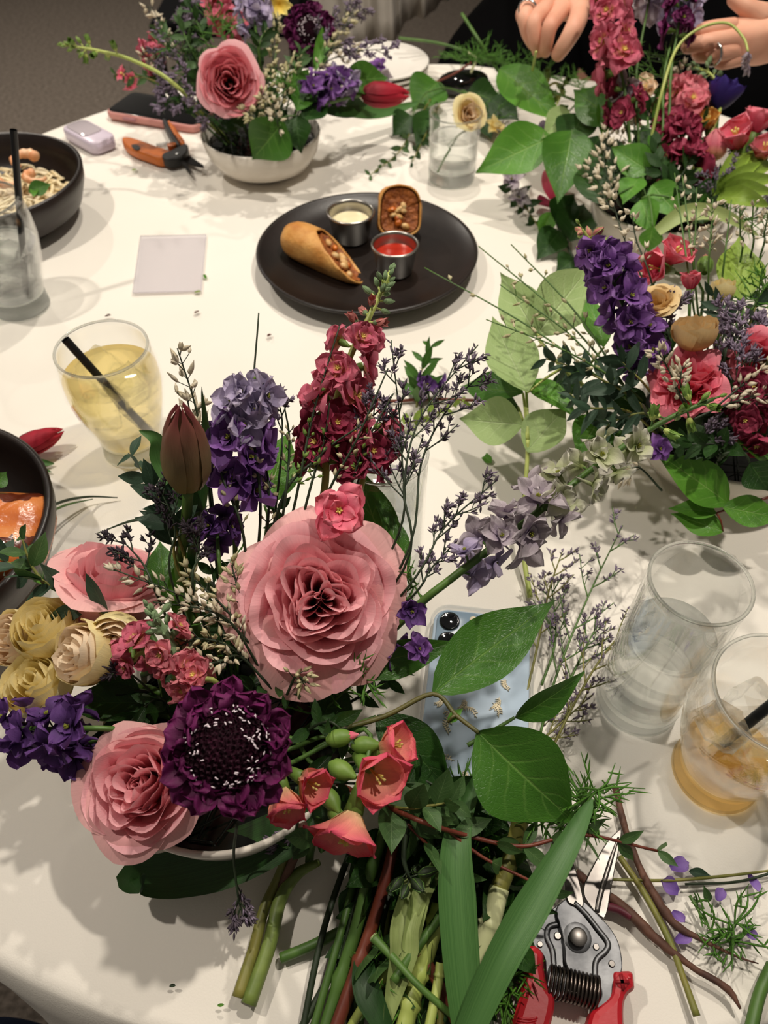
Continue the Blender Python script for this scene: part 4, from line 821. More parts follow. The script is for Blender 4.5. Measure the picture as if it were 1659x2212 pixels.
def statice(label, path, nb, blen, seed, bm_=STATB, sm=STEMD, r=.0009, bl=.0032, name='statice_sprig', group=None, s0=.3, dens=1.0):
    R_ = np.random.default_rng(seed); P = bez(path, 26); t = thing(name, label, 'sprig', P[0], group); st, bd = MB(), MB(); st.tube(P, [r, r*.8, r*.4], 6); T = np.gradient(P, axis=0)
    def cluster(Q, L):
        d = nrm(Q[-1]-Q[0])
        for i in range(max(3, int(8*dens))):
            f = R_.uniform(.55, 1); j = f*(len(Q)-1); k = min(len(Q)-2, int(j)); p = lerp(Q[k], Q[k+1], j-k); o = nrm(d*1.0+R_.standard_normal(3)*.55); blob_bud(bd, p+o*.0006, o, bl*R_.uniform(.7, 1.5), bl*.22, 0 if R_.random() < .6 else 1, 4, (.35, .9, 1, .7, .15))
    for i in range(nb):
        f = lerp(s0, .98, (i+R_.uniform(.1, .9))/nb); j = min(len(P)-2, int(f*(len(P)-1))); d = nrm(T[j]); v = tocam(P[j]); s = nrm(np.cross(d, v))*(1 if i % 2 else -1); o = nrm(d+s*R_.uniform(.35, .95)+v*R_.uniform(-.35, .35)); L = blen*lerp(1.15, .4, f)*R_.uniform(.7, 1.2)
        Q = bez([P[j], P[j]+o*L*.5+d*L*.04, P[j]+o*L+d*L*.22], 10); st.tube(Q, [r*.6, r*.35], 5); cluster(Q, L)
        for w in (.35, .55, .75):
            k = int(w*(len(Q)-1)); o2 = nrm(o+s*R_.uniform(-1.1, .7)+d*R_.uniform(0, .6)+v*R_.uniform(-.4, .4)); L2 = L*R_.uniform(.2, .38); Q2 = np.array([Q[k], Q[k]+o2*L2*.5, Q[k]+o2*L2+d*L2*.1]); st.tube(Q2, r*.3, 4); cluster(Q2, L2)
    cluster(P[-6:], blen*.3)
    st.obj('stem', sm, t); stuff(bd.obj('buds', [bm_, STATL if bm_ is not STATD else STATD], t)); return t
def broom(label, path, n, seed, s0=.2, s1=1., bl=.0062, br=.0015, sm=STEMD, r=.0009, bm_=BROOM, name='broom_sprig', group=None, side=3, spread=.7):
    R_ = np.random.default_rng(seed); P = bez(path, 26); t = thing(name, label, 'sprig', P[0], group); st, bd = MB(), MB(); st.tube(P, [r, r*.8, r*.45], 6); T = np.gradient(P, axis=0)
    for i in range(n):
        f = lerp(s0, s1, (i+R_.uniform(0, 1))/max(1, n)); j = min(len(P)-1, int(f*(len(P)-1))); d = nrm(T[j]); a = i*2.4; e = nrm(np.cross(d, [.31, .2, .93])); o = math.cos(a)*e+math.sin(a)*np.cross(d, e); p = P[j]+nrm(o+d*.8)*bl*R_.uniform(.3, 1.0); st.tube([P[j], p], r*.35, 4, caps=False)
        for k in range(int(R_.integers(1, side+1))): q = nrm(o*spread+d*R_.uniform(.5, 1.2)+R_.standard_normal(3)*.3); blob_bud(bd, p, q, bl*R_.uniform(.5, 1.2), br*R_.uniform(.6, .95), 0, 6)
    st.obj('stem', sm, t)
    if bd.V: stuff(bd.obj('buds', bm_, t))
    return t
def tulip(label, c, axis, L, r, mt, stem, seed=0, op=.0, sm=STEMG, roll=0):
    axis = nrm(axis); t = thing('tulip', label, 'tulip', c); M = frz(axis, c, 1, roll)
    for k in range(6):
        a = k*1.0472; inner = k % 2; v = np.linspace(-1, 1, 9); s = np.linspace(0, 1, 12); V_, S_ = np.meshgrid(v, s, indexing='ij')
        prof = np.interp(s, [0, .08, .25, .5, .75, .92, 1], [.12, .6, .95, 1.0, .78+op*.3, .42+op*.6, .13+op*.9])*r*(.93 if inner else 1.02); wd = np.interp(s, [0, .1, .35, .6, .85, 1], [.35, .7, .85, .8, .6, .05])
        ang = a+V_*wd[None, :]*.85; rr_ = prof[None, :]*(1+.05*V_**2)+r*.04*np.cos(V_*3); m = MB(); m.grid(np.stack([rr_*np.cos(ang), rr_*np.sin(ang), S_*L*(1-.03*V_**2)*(1.0 if inner else .97)], -1), m=M); m.obj('petal', mt, t)
    if stem is not None: m = MB(); m.tube(bez(stem, 16), [.0032, .0036], 9); m.obj('stem', sm, t)
    return t
def strap(par, path, wpx, mt, name='leaf', cupf=.35, tipf=.75, up=None, label=None, wbase=.6):
    P = bez(path, 26); T = np.gradient(P, axis=0); mid = P[len(P)//2]; W_ = px(wpx, mid); s = np.linspace(0, 1, len(P)); w = np.where(s < .45, wbase+(1-wbase)*np.sin(np.pi/2*s/.45), np.clip((1-s)/.55, 0, 1)**tipf); w = np.maximum(w, .02); G = []
    for i in range(len(P)):
        d = nrm(T[i]); n = np.asarray(up, float) if up is not None else tocam(P[i])+[0, 0, .5]; x = nrm(np.cross(d, n)); n = np.cross(x, d); G.append([P[i]+x*q*w[i]*W_/2+n*cupf*W_*.5*q*q*w[i] for q in np.linspace(-1, 1, 9)])
    m = MB(); m.grid(np.swapaxes(np.array(G), 0, 1)); return m.obj(name, mt, par, label=label)
def freesia(label, c, axis, R, mt, bowl, seed, roll=0, op=.5, name='freesia', group=None, buds=(), stem=True):
    R_ = np.random.default_rng(seed); axis = nrm(axis); t = thing(name, label, 'freesia', c, group); M = frz(axis, c, 1, roll)
    for k in range(6):
        a = k*1.0472+R_.uniform(-.15, .15); inner = k % 2; d = np.array([math.cos(a)*(op+.25*(1-inner)), math.sin(a)*(op+.25*(1-inner)), 1.0]); L = R*1.7*R_.uniform(.9, 1.1)
        m = MB(); m.grid(petal(L, R*1.75, 11, 10, .28, .62, .30, .05-.28*inner, .05, 3, 0, seed=seed*7+k), m=M@frame(d, (-d[0], -d[1], .4), (math.cos(a)*R*.12, math.sin(a)*R*.12, -R*.5))); m.obj('petal', mt, t)
    m = MB(); m.tube(xf(np.array([(0, 0, -R*1.6), (0, 0, -R*1.0), (0, 0, -R*.35)]), M), [R*.22, R*.3, R*.36], 10); m.obj('flower_tube', BUDG, t)
    m = MB()
    for k in range(4): m.tube(xf(bez([(0, 0, -R*.4), (R*.06*math.cos(k*1.6), R*.06*math.sin(k*1.6), R*.3), (R*.16*math.cos(k*1.6), R*.16*math.sin(k*1.6), R*.75)], 6), M), [R*.03, R*.03, R*.06], 5)
    m.obj('stamens', YELC, t)
    for (p, d, L, tipm) in buds:
        b = MB(); blob_bud(b, p, d, L, L*.30, 0, 10, (.35, .85, 1, 1, .85, .5, .2)); o = b.obj('bud', BUDG, t)
        if tipm: b = MB(); blob_bud(b, np.asarray(p)+nrm(d)*L*.62, d, L*.48, L*.17, 0, 8, (1, 1.05, .9, .5, .1)); b.obj('bud_tip', tipm, o)
    if stem and bowl is not None: m = MB(); m.tube(stem_curve(np.asarray(c), axis, bowl, R*1.5), .0014, 6); m.obj('stem', STEMG, t)
    return t
def stalk(name, label, path, r, mt, knots=(), cat='cut stem', group=None, n=9, cut=None, flat=1.0, bumps=0, seed=0):
    P = bez(path, 26); rad = np.full(len(P), 1.)*(np.interp(np.linspace(0, 1, len(P)), np.linspace(0, 1, len(r)), r) if not np.isscalar(r) else r)
    for k in knots: rad *= 1+.38*np.exp(-((np.linspace(0, 1, len(P))-k)/.022)**2)
    if bumps: R_ = np.random.default_rng(seed); rad *= 1+bumps*R_.standard_normal(len(P)); P = P+np.cumsum(R_.standard_normal((len(P), 3))*[1, 1, .1], 0)*np.mean(rad)*.12
    t = thing(name, label, cat, P[0], group); m = MB(); m.tube(P, rad, n, flat=flat); m.obj('body', mt, t)
    for e, s in ((0, -1), (-1, 1)):
        if cut and e in cut: d = nrm(P[0]-P[1]) if e == 0 else nrm(P[-1]-P[-2]); m = MB(); m.lathe([(0, .0002), (rad[e]*.98, .0002), (rad[e], -.0005)], n, m=frz(d, P[e])); m.obj('cut_end', STEMK, t)
    return t
A = PH
def path(*p): return [PH(*q) for q in p]
def inb(B, dx=0, dy=0, z=.03): return np.array([B[0]+dx, B[1]+dy, TZ+z])
TCM = lambda p, r=0, u=0, k=1.0: nrm(tocam(p)*k+RT*r+UP*u)
# ------------------------------------------------------------------ front arrangement
c = A(693, 1292, .128)
rose('largest rose, wide open pink bloom facing up in the middle of the front arrangement', c, TCM(c, .02, .05), px(172, c), ROSE_P,
     [(1.0, 5), (.91, 5), (.79, 5), (.68, 5), (.58, 5), (.48, 4), (.40, 4), (.32, 4), (.25, 3), (.18, 3), (.11, 3), (.06, 2)], B1, 5, .4, .32, -.2, .72, .16, .034, outer=ROSE_S, res=(21, 15), tipf=1.8, lobe=(3, .32, .54, .6))
c = A(243, 1250, .095)
rose('pink rose turned away, its broad outer petals beside the salmon bowl', c, nrm(UP*.75+RT*.12+tocam(c)*.42), px(118, c), ROSE_P, [(1.0, 4), (.9, 4), (.76, 4), (.6, 4), (.45, 4), (.3, 3)], B1, 8, 1.2, .42, .12, 1.25, .10, .03, outer=ROSE_S, res=(13, 11), reflex=.95)
c = A(296, 1695, .082)
rose('pink rose hanging low over the bowl rim under the cream roses', c, TCM(c, -.42, .02), px(132, c), ROSE_P, [(1.0, 5), (.88, 5), (.76, 5), (.64, 5), (.52, 5), (.41, 5), (.31, 4), (.2, 3)], B1, 21, .9, .36, -.06, .95, .10, .035, [(0, 0, .16, 3)], outer=ROSE_S, res=(15, 12), lobe=(3, .22, .5, 0))
c = A(512, 1612, .142)
scabiosa('large dark plum scabiosa with white specks in front of the biggest rose', c, TCM(c, -.12, -.06), px(150, c), B1, 3, .58, (-.12, .0))
for i, (u, v, h, r, ax, ay, mt, lb) in enumerate([
        (22, 1380, .085, 56, -.6, .1, PEACH, 'peach cream spray rose at the very edge, half behind the yellow ones'), (88, 1350, .098, 64, -.35, .5, CREAM, 'yellow cream spray rose highest in its cluster of five'),
        (168, 1410, .105, 65, -.75, .1, PEACH, 'warm cream spray rose in the centre of its cluster'), (250, 1385, .105, 54, -.2, -.3, PEACH, 'peach spray rose opening nearest the pink stock florets'), (74, 1470, .085, 66, -.45, .3, CREAM, 'yellow cream spray rose lowest in its cluster above the violet larkspur')]):
    c = A(u, v, h)
    rose(lb, c, TCM(c, ax, ay, .75), px(r, c), mt, [(1.0, 4), (.86, 4), (.68, 4), (.5, 4), (.33, 3), (.18, 2)], B1, 30+i, i*.7, .5, .22, 1.25, .07, .03, group='cream spray roses', name='spray_rose', res=(9, 8), reflex=1.2, outer=CREAM)
LK = (VIOLET, YGC); LKD = (VIOLETD, YGC); LKL = (LAVEND, YGC); LKP = (LILAC, YGC); LKG = (PALEGR, YGC)
s = px(50, A(90, 1570, .08))
spike('larkspur', 'dark violet larkspur drooping outwards under the cream roses', [inb(B1, -.02, 0), A(250, 1575, .085), A(110, 1575, .085), A(10, 1570, .07)], [(.42, 1.0, 11, s, s*.85, 'larkspur', LKD, 'floret')], .0018, STEMG, 'larkspur', 4, .7)
spike('larkspur', 'short dark violet larkspur hanging lowest beside the low pink rose', [inb(B1, -.02, -.02), A(230, 1600, .075), A(130, 1640, .06)], [(.62, 1.0, 6, s*.95, s*.9, 'larkspur', LKD, 'floret')], .0016, STEMG, 'larkspur', 14, .7)
s = px(52, A(520, 1000, .16))
spike('larkspur', 'upright larkspur fading from violet to lavender beside the closed tulip', [inb(B1, .0, .04), A(508, 1180, .125), A(515, 1050, .15), A(525, 920, .18), A(545, 835, .2)], [(.44, .74, 10, s, s, 'larkspur', LK, 'floret'), (.74, .97, 7, s*.95, s*.75, 'larkspur', LKL, 'floret')], .0017, STEMG, 'larkspur', 6, .5, tipbuds=(5, (BUDG, STEML), .003))
spike('larkspur', 'few violet larkspur florets low between tulip stem and biggest rose', [inb(B1, 0, .02), A(478, 1260, .12), A(470, 1160, .135), A(480, 1130, .14)], [(.6, 1.0, 4, s*.7, s*.6, 'larkspur', LKD, 'floret')], .0014, STEMG, 'larkspur', 9, .5)
c = A(408, 1062, .165)
t = tulip('tall closed green and wine tulip bud standing above the front bowl', c, np.array([.10, .12, .98]), .062, .0135, TULG, [c+[0, 0, .002], A(400, 1150, .135), A(392, 1260, .10), inb(B1, -.01, .03)])
strap(t, path((415, 1240, .10), (440, 1080, .145), (452, 950, .18), (436, 835, .215)), 62, BLADED, up=(-.55, -.4, .3))
strap(t, path((398, 1090, .15), (352, 1000, .168), (338, 950, .182), (300, 930, .188)), 46, BLADEG, up=(.2, -.6, .5))
s = px(40, A(700, 950, .16)); ST = (STOCKP, YELC, BUDG); SD = (STOCKD, YELC, BUDG); SL = (STOCKL, YELC, BUDG)
PK = [inb(B1, .02, .06), A(690, 1110, .125), A(708, 960, .155), A(745, 800, .19), A(800, 680, .212), A(842, 590, .226)]
spike('stock_flower', 'tall pink stock leaning towards the black plate with felted buds on top', PK, [(.30, .48, 8, s*1.3, s*1.25, 'stock', SD, 'floret'), (.48, .62, 5, s*1.3, s*1.2, 'stock', ST, 'floret'), (.66, .71, 3, s*1.2, s*1.0, 'stock', ST, 'floret'), (.73, .83, 4, s*.42, s*.4, 'opening', (BUDP, GREYG), 'opening_bud'), (.82, .96, 5, s*.3, s*.26, 'bud', (GREYG, GREYG), 'bud')],
      .0026, STEML, 'stock flower', 3, .35, tipbuds=(15, (GREYG, GREYG), .0034))
spike('stock_flower', 'shorter wine pink stock right behind the biggest rose', [inb(B1, .03, .05), A(760, 1110, .13), A(790, 1000, .15), A(802, 935, .162)], [(.45, .8, 4, s*1.2, s*1.2, 'stock', SD, 'floret'), (.8, 1.0, 3, s*1.3, s*1.1, 'stock', ST, 'floret')], .002, STEML, 'stock flower', 12, .5)
spike('stock_flower', 'single scarlet pink stock tucked over the top edge of the biggest rose', [inb(B1, .03, .04), A(730, 1140, .135), A(735, 1105, .145)], [(.9, 1.0, 2, s*1.5, s*1.6, 'stock', (CORALP, YELC, BUDG), 'floret')], .002, STEML, 'stock flower', 13, .8)
s = px(42, A(380, 1420, .12))
spike('stock_flower', 'salmon pink stock with a felted grey bud tip beside the cream roses', [inb(B1, .0, .0), A(420, 1500, .1), A(392, 1440, .118), A(362, 1375, .13), A(328, 1322, .14)], [(.3, .78, 6, s, s*.9, 'stock', SL, 'floret'), (.78, .95, 3, s*.35, s*.35, 'bud', (GREYG, GREYG), 'bud')], .003, GREYG, 'stock flower', 7, .5, tipbuds=(12, (GREYG, GREYG), .0036))
spike('stock_flower', 'small pink stock florets between the plum scabiosa and the broom', [inb(B1, -.01, .0), A(470, 1480, .11), A(410, 1470, .115), A(370, 1470, .11)], [(.45, 1.0, 5, s*.9, s*.8, 'stock', SL, 'floret')], .0016, STEML, 'stock flower', 8, .6)
spike('stock_flower', 'rose pink stock florets right beside the peach spray rose', [inb(B1, -.03, .0), A(370, 1430, .11), A(310, 1410, .115), A(285, 1430, .105)], [(.55, 1.0, 4, s*1.05, s, 'stock', ST, 'floret')], .0018, STEML, 'stock flower', 18, .6)
# freesias
def bd(u, v, h, du, dv, L, tipm): p = A(u, v, h); d = A(u+du, v+dv, h+.003)-p; return (p, d, px(L, p), tipm)
for i, (u, v, h, r, rx, ry, k, op, lb, bs) in enumerate([
        (838, 1615, .085, 47, .75, .25, .5, .42, 'coral freesia at the end of its cluster against the dark leaf', [bd(705, 1600, .085, 60, -12, 66, CORALP), bd(760, 1610, .083, 60, 0, 66, None)]),
        (806, 1668, .092, 56, .35, -.35, .8, .55, 'largest coral freesia, cupped open above the lower one', [bd(712, 1650, .084, 50, 26, 70, None)]),
        (756, 1778, .085, 62, -.25, -.8, .5, .75, 'coral freesia hanging lowest with two spread petals', [bd(700, 1705, .08, 38, 60, 66, None), bd(712, 1745, .078, 40, 45, 55, None)]),
        (664, 1688, .10, 46, .5, -.3, .7, .35, 'coral freesia half hidden behind the plum scabiosa', []), (614, 1722, .10, 46, .15, -.75, .6, .35, 'peachy freesia peeking out below the plum scabiosa', [])]):
    c = A(u, v, h); freesia(lb, c, TCM(c, rx, ry, k), px(r, c), FREES, B1, 40+i, i*.9, op, buds=bs, group='coral freesias in the front bowl')
# leaves
leafy('salal_sprig', 'branch with two very large glossy leaves reaching over the blue phone', path((700, 1585, .07), (830, 1548, .08), (935, 1499, .088), (985, 1545, .088), (1034, 1583, .09)), .0017,
      [(937, 1497, .088, 1197, 1299, .108, 142, -8, LEAF, -.12), (1032, 1581, .09, 1243, 1778, .06, 205, 14, LEAF, -.14), (968, 1560, .085, 1000, 1530, .09, 22, 0, LEAFB)], LEAF, plain('olive_brown_stem', '#454a24', .5, col2='#5f5a2c', nscale=40), 'leaf branch')
leafy('salal_sprig', 'smaller branch with a folded upright leaf above the second large leaf', path((1010, 1610, .06), (1070, 1575, .066), (1112, 1550, .07)), .0014, [(1112, 1550, .07, 1262, 1452, .09, 78, 45, LEAF, -.2)], LEAF, STEMG, 'leaf branch')
leafy('salal_sprig', 'single long leaf lying under the biggest rose with a violet floret on it', path((640, 1480, .08), (700, 1462, .088), (748, 1445, .09)), .0016, [(748, 1446, .09, 990, 1386, .085, 84, 25, LEAF, -.1)], LEAF, STEMG, 'leaf branch')
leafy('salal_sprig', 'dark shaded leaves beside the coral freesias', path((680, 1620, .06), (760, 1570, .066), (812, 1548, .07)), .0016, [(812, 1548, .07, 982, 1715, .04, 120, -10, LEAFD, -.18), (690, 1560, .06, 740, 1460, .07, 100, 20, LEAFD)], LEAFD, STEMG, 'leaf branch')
leafy('salal_sprig', 'green leaves standing right behind the biggest rose and the pink stock', [inb(B1, .02, .06), A(780, 1210, .1), A(800, 1130, .115)], .0016, [(845, 1225, .10, 765, 1000, .135, 96, 10, LEAF, .05), (880, 1240, .1, 805, 1070, .125, 60, 40, LEAF)], LEAF, STEMG, 'leaf branch')
leafy('salal_sprig', 'bright leaf standing between the upright larkspur and the stock', [inb(B1, .0, .06), A(575, 1150, .1), A(572, 1090, .115)], .0014, [(572, 1090, .115, 622, 935, .135, 105, 5, LEAFB, .08)], LEAFB, STEMG, 'leaf branch')
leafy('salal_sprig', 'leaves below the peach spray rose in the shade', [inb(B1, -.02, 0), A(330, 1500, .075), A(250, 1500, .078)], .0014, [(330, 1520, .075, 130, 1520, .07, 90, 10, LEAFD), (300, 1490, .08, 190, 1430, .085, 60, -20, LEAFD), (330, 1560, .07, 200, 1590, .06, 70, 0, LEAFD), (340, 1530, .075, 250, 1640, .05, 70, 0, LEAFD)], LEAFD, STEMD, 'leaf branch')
leafy('salal_sprig', 'leaves peeping out around the pink rose that is turned away', [inb(B1, -.03, .04), A(300, 1300, .085), A(230, 1290, .085)], .0014, [(330, 1310, .085, 75, 1255, .075, 75, 15, LEAFB), (360, 1290, .09, 345, 1170, .1, 80, 0, LEAF), (380, 1330, .09, 400, 1180, .11, 60, 20, LEAFB), (300, 1330, .07, 60, 1380, .06, 70, -10, LEAF)], LEAF, STEMG, 'leaf branch')
t = thing('tulip_leaf', 'long dark tulip leaf lying out below the bowl with a curled tip', 'leaf', A(640, 1790, .03)); strap(t, path((760, 1730, .055), (640, 1790, .045), (500, 1855, .028), (370, 1890, .014), (287, 1895, .022), (300, 1930, .03)), 112, BLADED, 'blade', .3, .5)
t = thing('tulip_leaf', 'olive wilted leaf strip under the long dark tulip leaf', 'leaf', A(520, 1815, .02)); strap(t, path((760, 1750, .04), (640, 1788, .03), (500, 1815, .018), (384, 1850, .008)), 54, blade_mat('olive_blade', '#4a5220', '#6b6d30'), 'blade', .3, .3, wbase=.9)
eucalyptus('small leaved eucalyptus tip beside the closed tulip', [inb(B1, -.02, .04), A(400, 1210, .12), A(350, 1085, .15), A(285, 985, .165)], 8, .026, EUC, seed=2, s0=.5, asp=.5)
eucalyptus('eucalyptus twig reaching out over the salmon bowl edge', [inb(B1, -.03, .02), A(315, 1385, .105), A(170, 1300, .1), A(50, 1230, .095), A(-20, 1200, .09)], 10, .032, EUC, seed=3, s0=.42, asp=.40)
eucalyptus('eucalyptus side shoot rising towards the salmon', path((95, 1262, .095), (65, 1215, .105), (48, 1165, .115)), 4, .024, EUCG, seed=5, asp=.45)
eucalyptus('eucalyptus with bluish leaves behind the closed tulip', [inb(B1, -.01, .05), A(385, 1230, .115), A(380, 1150, .13), A(368, 1090, .14)], 5, .034, EUC, seed=6, s0=.5, asp=.34)
eucalyptus('eucalyptus with rounded leaves under the coral freesias', [inb(B1, .05, -.02), A(840, 1740, .065), A(930, 1740, .07), A(975, 1730, .072)], 6, .030, EUCG, seed=7, s0=.35, asp=.55)
eucalyptus('red stemmed eucalyptus reaching across the long leaves to the shears', [inb(B1, .05, -.02), A(880, 1762, .07), A(1010, 1805, .06), A(1130, 1828, .055), A(1255, 1803, .052), A(1420, 1838, .045)], 6, .026, EUCG, STEMR, .0017, .40, 8, s0=.5, spread=.6)
eucalyptus('red side twig with paired leaves over the pale cut stem', path((955, 1782, .062), (1040, 1850, .055), (1150, 1905, .05), (1190, 1930, .045)), 4, .022, EUCG, STEMR, .0012, .42, 9)
eucalyptus('red side twig dangling over the first broad leaf', path((880, 1780, .06), (930, 1830, .055), (1000, 1885, .048)), 4, .024, EUCG, STEMR, .0011, .42, 10)
eucalyptus('round leaved sprig at the bowl rim next to the lowest freesia', [inb(B1, .03, -.05), A(690, 1800, .05), A(640, 1820, .04)], 3, .024, EUCG, seed=11, asp=.6, s0=.6)
for i, (p, n, sz, lb) in enumerate([
        ([inb(B1, 0, 0), A(560, 1480, .085), A(640, 1500, .09)], 7, .022, 'dark leafy twig under the biggest rose'), ([inb(B1, .0, .02), A(470, 1330, .10), A(460, 1240, .11)], 7, .022, 'dark leafy twig behind the broom buds'),
        ([inb(B1, .03, -.01), A(700, 1560, .085), A(760, 1600, .08)], 7, .022, 'dark leafy twig between scabiosa and freesias'), ([inb(B1, -.03, -.01), A(350, 1510, .085), A(280, 1560, .075)], 7, .024, 'dark leafy twig above the low pink rose'),
        ([inb(B1, .05, -.02), A(900, 1680, .05), A(1000, 1760, .045)], 9, .03, 'dark leafy twig under the second large leaf'), ([inb(B1, .05, .01), A(820, 1480, .07), A(870, 1440, .075)], 6, .02, 'dark leafy twig beside the long single leaf'),
        ([inb(B1, .03, -.03), A(700, 1690, .07), A(880, 1700, .06)], 8, .022, 'dark leafy twig behind the freesia buds'), ([inb(B1, .0, .05), A(620, 1200, .10), A(600, 1100, .12)], 7, .022, 'dark leafy twig behind the top of the biggest rose')]):
    eucalyptus(lb, p, n, sz, LEAFD, STEMD, seed=50+i, s0=.35, asp=.42, name='leafy_twig')
for i, (p, n, sz, lb) in enumerate([([inb(B1, 0, .03), A(500, 1300, .10), A(505, 1200, .125)], 26, .024, 'fine feathery green behind the broom'), ([inb(B1, .04, 0), A(760, 1480, .085), A(800, 1470, .085)], 22, .022, 'fine feathery green below the biggest rose'),
        ([inb(B1, .03, .03), A(850, 1300, .1), A(905, 1260, .11)], 22, .02, 'fine feathery green by the tip of the biggest rose'), (path((1010, 1740, .03), (1200, 1760, .045), (1300, 1700, .06)), 40, .03, 'feathery green tuft between the second large leaf and the shears tip')]):
    feathery(lb, p, n, sz, seed=60+i)
# statice and broom
for i, (p, nb, bl, mt, lb, s0) in enumerate([
        ([inb(B1, .04, .03), A(872, 1230, .13), A(872, 1050, .16), A(910, 900, .18), A(1033, 745, .205)], 8, .034, STATB, 'dark statice sprig reaching furthest towards the round leaves', .45), ([inb(B1, .04, .03), A(868, 1220, .125), A(910, 1000, .155), A(970, 880, .175), A(1055, 795, .19)], 7, .032, STATB, 'dark statice sprig leaning over the hidden water glass', .45),
        ([inb(B1, .04, .02), A(880, 1270, .12), A(960, 1140, .135), A(1070, 1040, .15)], 7, .030, STATB, 'lowest dark statice sprig pointing at the lilac larkspur', .5), ([inb(B1, .04, .04), A(850, 1180, .13), A(868, 980, .165), A(845, 735, .21)], 8, .028, STATB, 'upright dark statice sprig next to the felted stock buds', .5),
        ([inb(B1, .03, .05), A(760, 1080, .14), A(800, 930, .17), A(812, 860, .185)], 5, .026, STATB, 'dark statice sprig close behind the pink stock', .5), ([inb(B1, .01, .06), A(600, 1060, .14), A(610, 920, .165), A(598, 855, .18)], 4, .02, STATB, 'short statice between larkspur and stock', .6),
        ([inb(B1, .04, .02), A(880, 1300, .11), A(930, 1230, .12), A(985, 1170, .125)], 6, .02, STATL, 'short pale lilac statice beside the edge of the biggest rose', .4), ([inb(B1, -.01, .03), A(372, 1260, .125), A(378, 1140, .15), A(342, 1050, .165)], 6, .03, STATD, 'dried brown statice in front of the eucalyptus tip', .5),
        ([inb(B1, -.02, .02), A(345, 1300, .125), A(310, 1220, .14), A(262, 1165, .15)], 5, .024, STATD, 'dried brown statice crossing the pink rose that is turned away', .55), ([inb(B1, 0, .02), A(420, 1280, .13), A(430, 1200, .14), A(420, 1150, .15)], 5, .022, STATD, 'dried brown statice low in front of the tulip stem', .5),
        (path((512, 1780, .09), (505, 1850, .05), (515, 1940, .035), (528, 1985, .028)), 5, .018, STATB, 'small statice dangling down in front of the long dark tulip leaf', .5), ([inb(B1, -.02, 0), A(300, 1470, .1), A(250, 1440, .105)], 4, .016, STATD, 'tiny dried statice tip between cream roses and stock', .6),
        (path((640, 1700, .07), (640, 1790, .05), (590, 1820, .04)), 4, .014, STATB, 'tiny statice hanging at the bowl rim', .5)]):
    statice(lb, p, nb, bl, 70+i, mt, s0=s0)
for i, (p, lb) in enumerate([
        ([inb(B1, .0, .05), A(562, 1130, .14), A(545, 900, .185), A(559, 676, .225)], 'tallest bare broom wand above the lavender larkspur'), ([inb(B1, .01, .05), A(632, 1110, .14), A(675, 900, .18), A(733, 706, .215)], 'bare broom wand crossing the upper pink stock'),
        ([inb(B1, .02, .05), A(690, 1110, .14), A(770, 950, .175), A(838, 796, .2)], 'bare broom wand slanting to the statice'), ([inb(B1, .02, .05), A(655, 1115, .14), A(700, 950, .17), A(712, 870, .185)], 'broom wand in the middle of the stock florets'),
        ([inb(B1, .0, .04), A(530, 1190, .135), A(480, 1030, .165), A(465, 950, .175)], 'broom wand slanting behind the closed tulip'), ([inb(B1, .02, .05), A(600, 1110, .14), A(690, 985, .165), A(785, 915, .18)], 'broom wand lying across the wine stock florets'),
        ([inb(B1, .01, .05), A(580, 1110, .14), A(576, 1010, .155)], 'short broom wand by the bright leaf'), ([inb(B1, .03, .05), A(740, 1100, .14), A(790, 960, .17), A(850, 850, .19)], 'broom wand behind the last stock florets'), ([inb(B1, .01, .05), A(610, 1120, .14), A(625, 960, .168), A(615, 880, .185)], 'broom wand between bright leaf and stock')]):
    broom(lb, p, 12, 90+i, .45, .8, .0045, .0013, bm_=BUDG if i % 2 else BROOM, name='broom_wand', r=.0011)
broom('white budded broom standing above the closed tulip', [inb(B1, -.01, .05), A(450, 1050, .14), A(425, 890, .18), A(383, 752, .21)], 16, 101, .55, 1, .0085, .002, bm_=BROOMW, side=4)
broom('second white budded broom close to the tulip leaf', [inb(B1, -.01, .05), A(455, 1050, .14), A(420, 930, .172), A(402, 850, .188)], 10, 102, .6, 1, .008, .0019, bm_=BROOMW, side=3)
for i, (p, n, lb) in enumerate([
        ([A(600, 1460, .09), A(500, 1350, .12), A(400, 1290, .135), A(240, 1228, .14)], 44, 'broom sprig full of buds crossing the pink rose that is turned away'), ([A(590, 1440, .09), A(500, 1330, .12), A(440, 1270, .13), A(400, 1240, .135)], 30, 'budded broom beside the biggest rose, upper of the bunch'),
        ([A(570, 1470, .09), A(500, 1400, .115), A(430, 1380, .125), A(380, 1400, .125)], 30, 'budded broom beside the felted bud stalk'), ([A(590, 1490, .09), A(520, 1420, .11), A(470, 1430, .12), A(400, 1440, .12)], 24, 'budded broom above the plum scabiosa'),
        ([A(560, 1400, .10), A(520, 1290, .125), A(500, 1220, .135)], 22, 'budded broom touching the edge of the biggest rose'), ([A(620, 1500, .09), A(640, 1460, .105), A(660, 1475, .11)], 14, 'budded broom below the biggest rose'), ([A(560, 1440, .10), A(480, 1330, .13), A(330, 1300, .135)], 26, 'budded broom hanging over the salmon pink stock')]):
    broom(lb, p, int(n*.8), 110+i, .25, 1, .0066, .0016, side=3, spread=.8, bm_=BROOMW if i % 3 == 0 else BROOM)
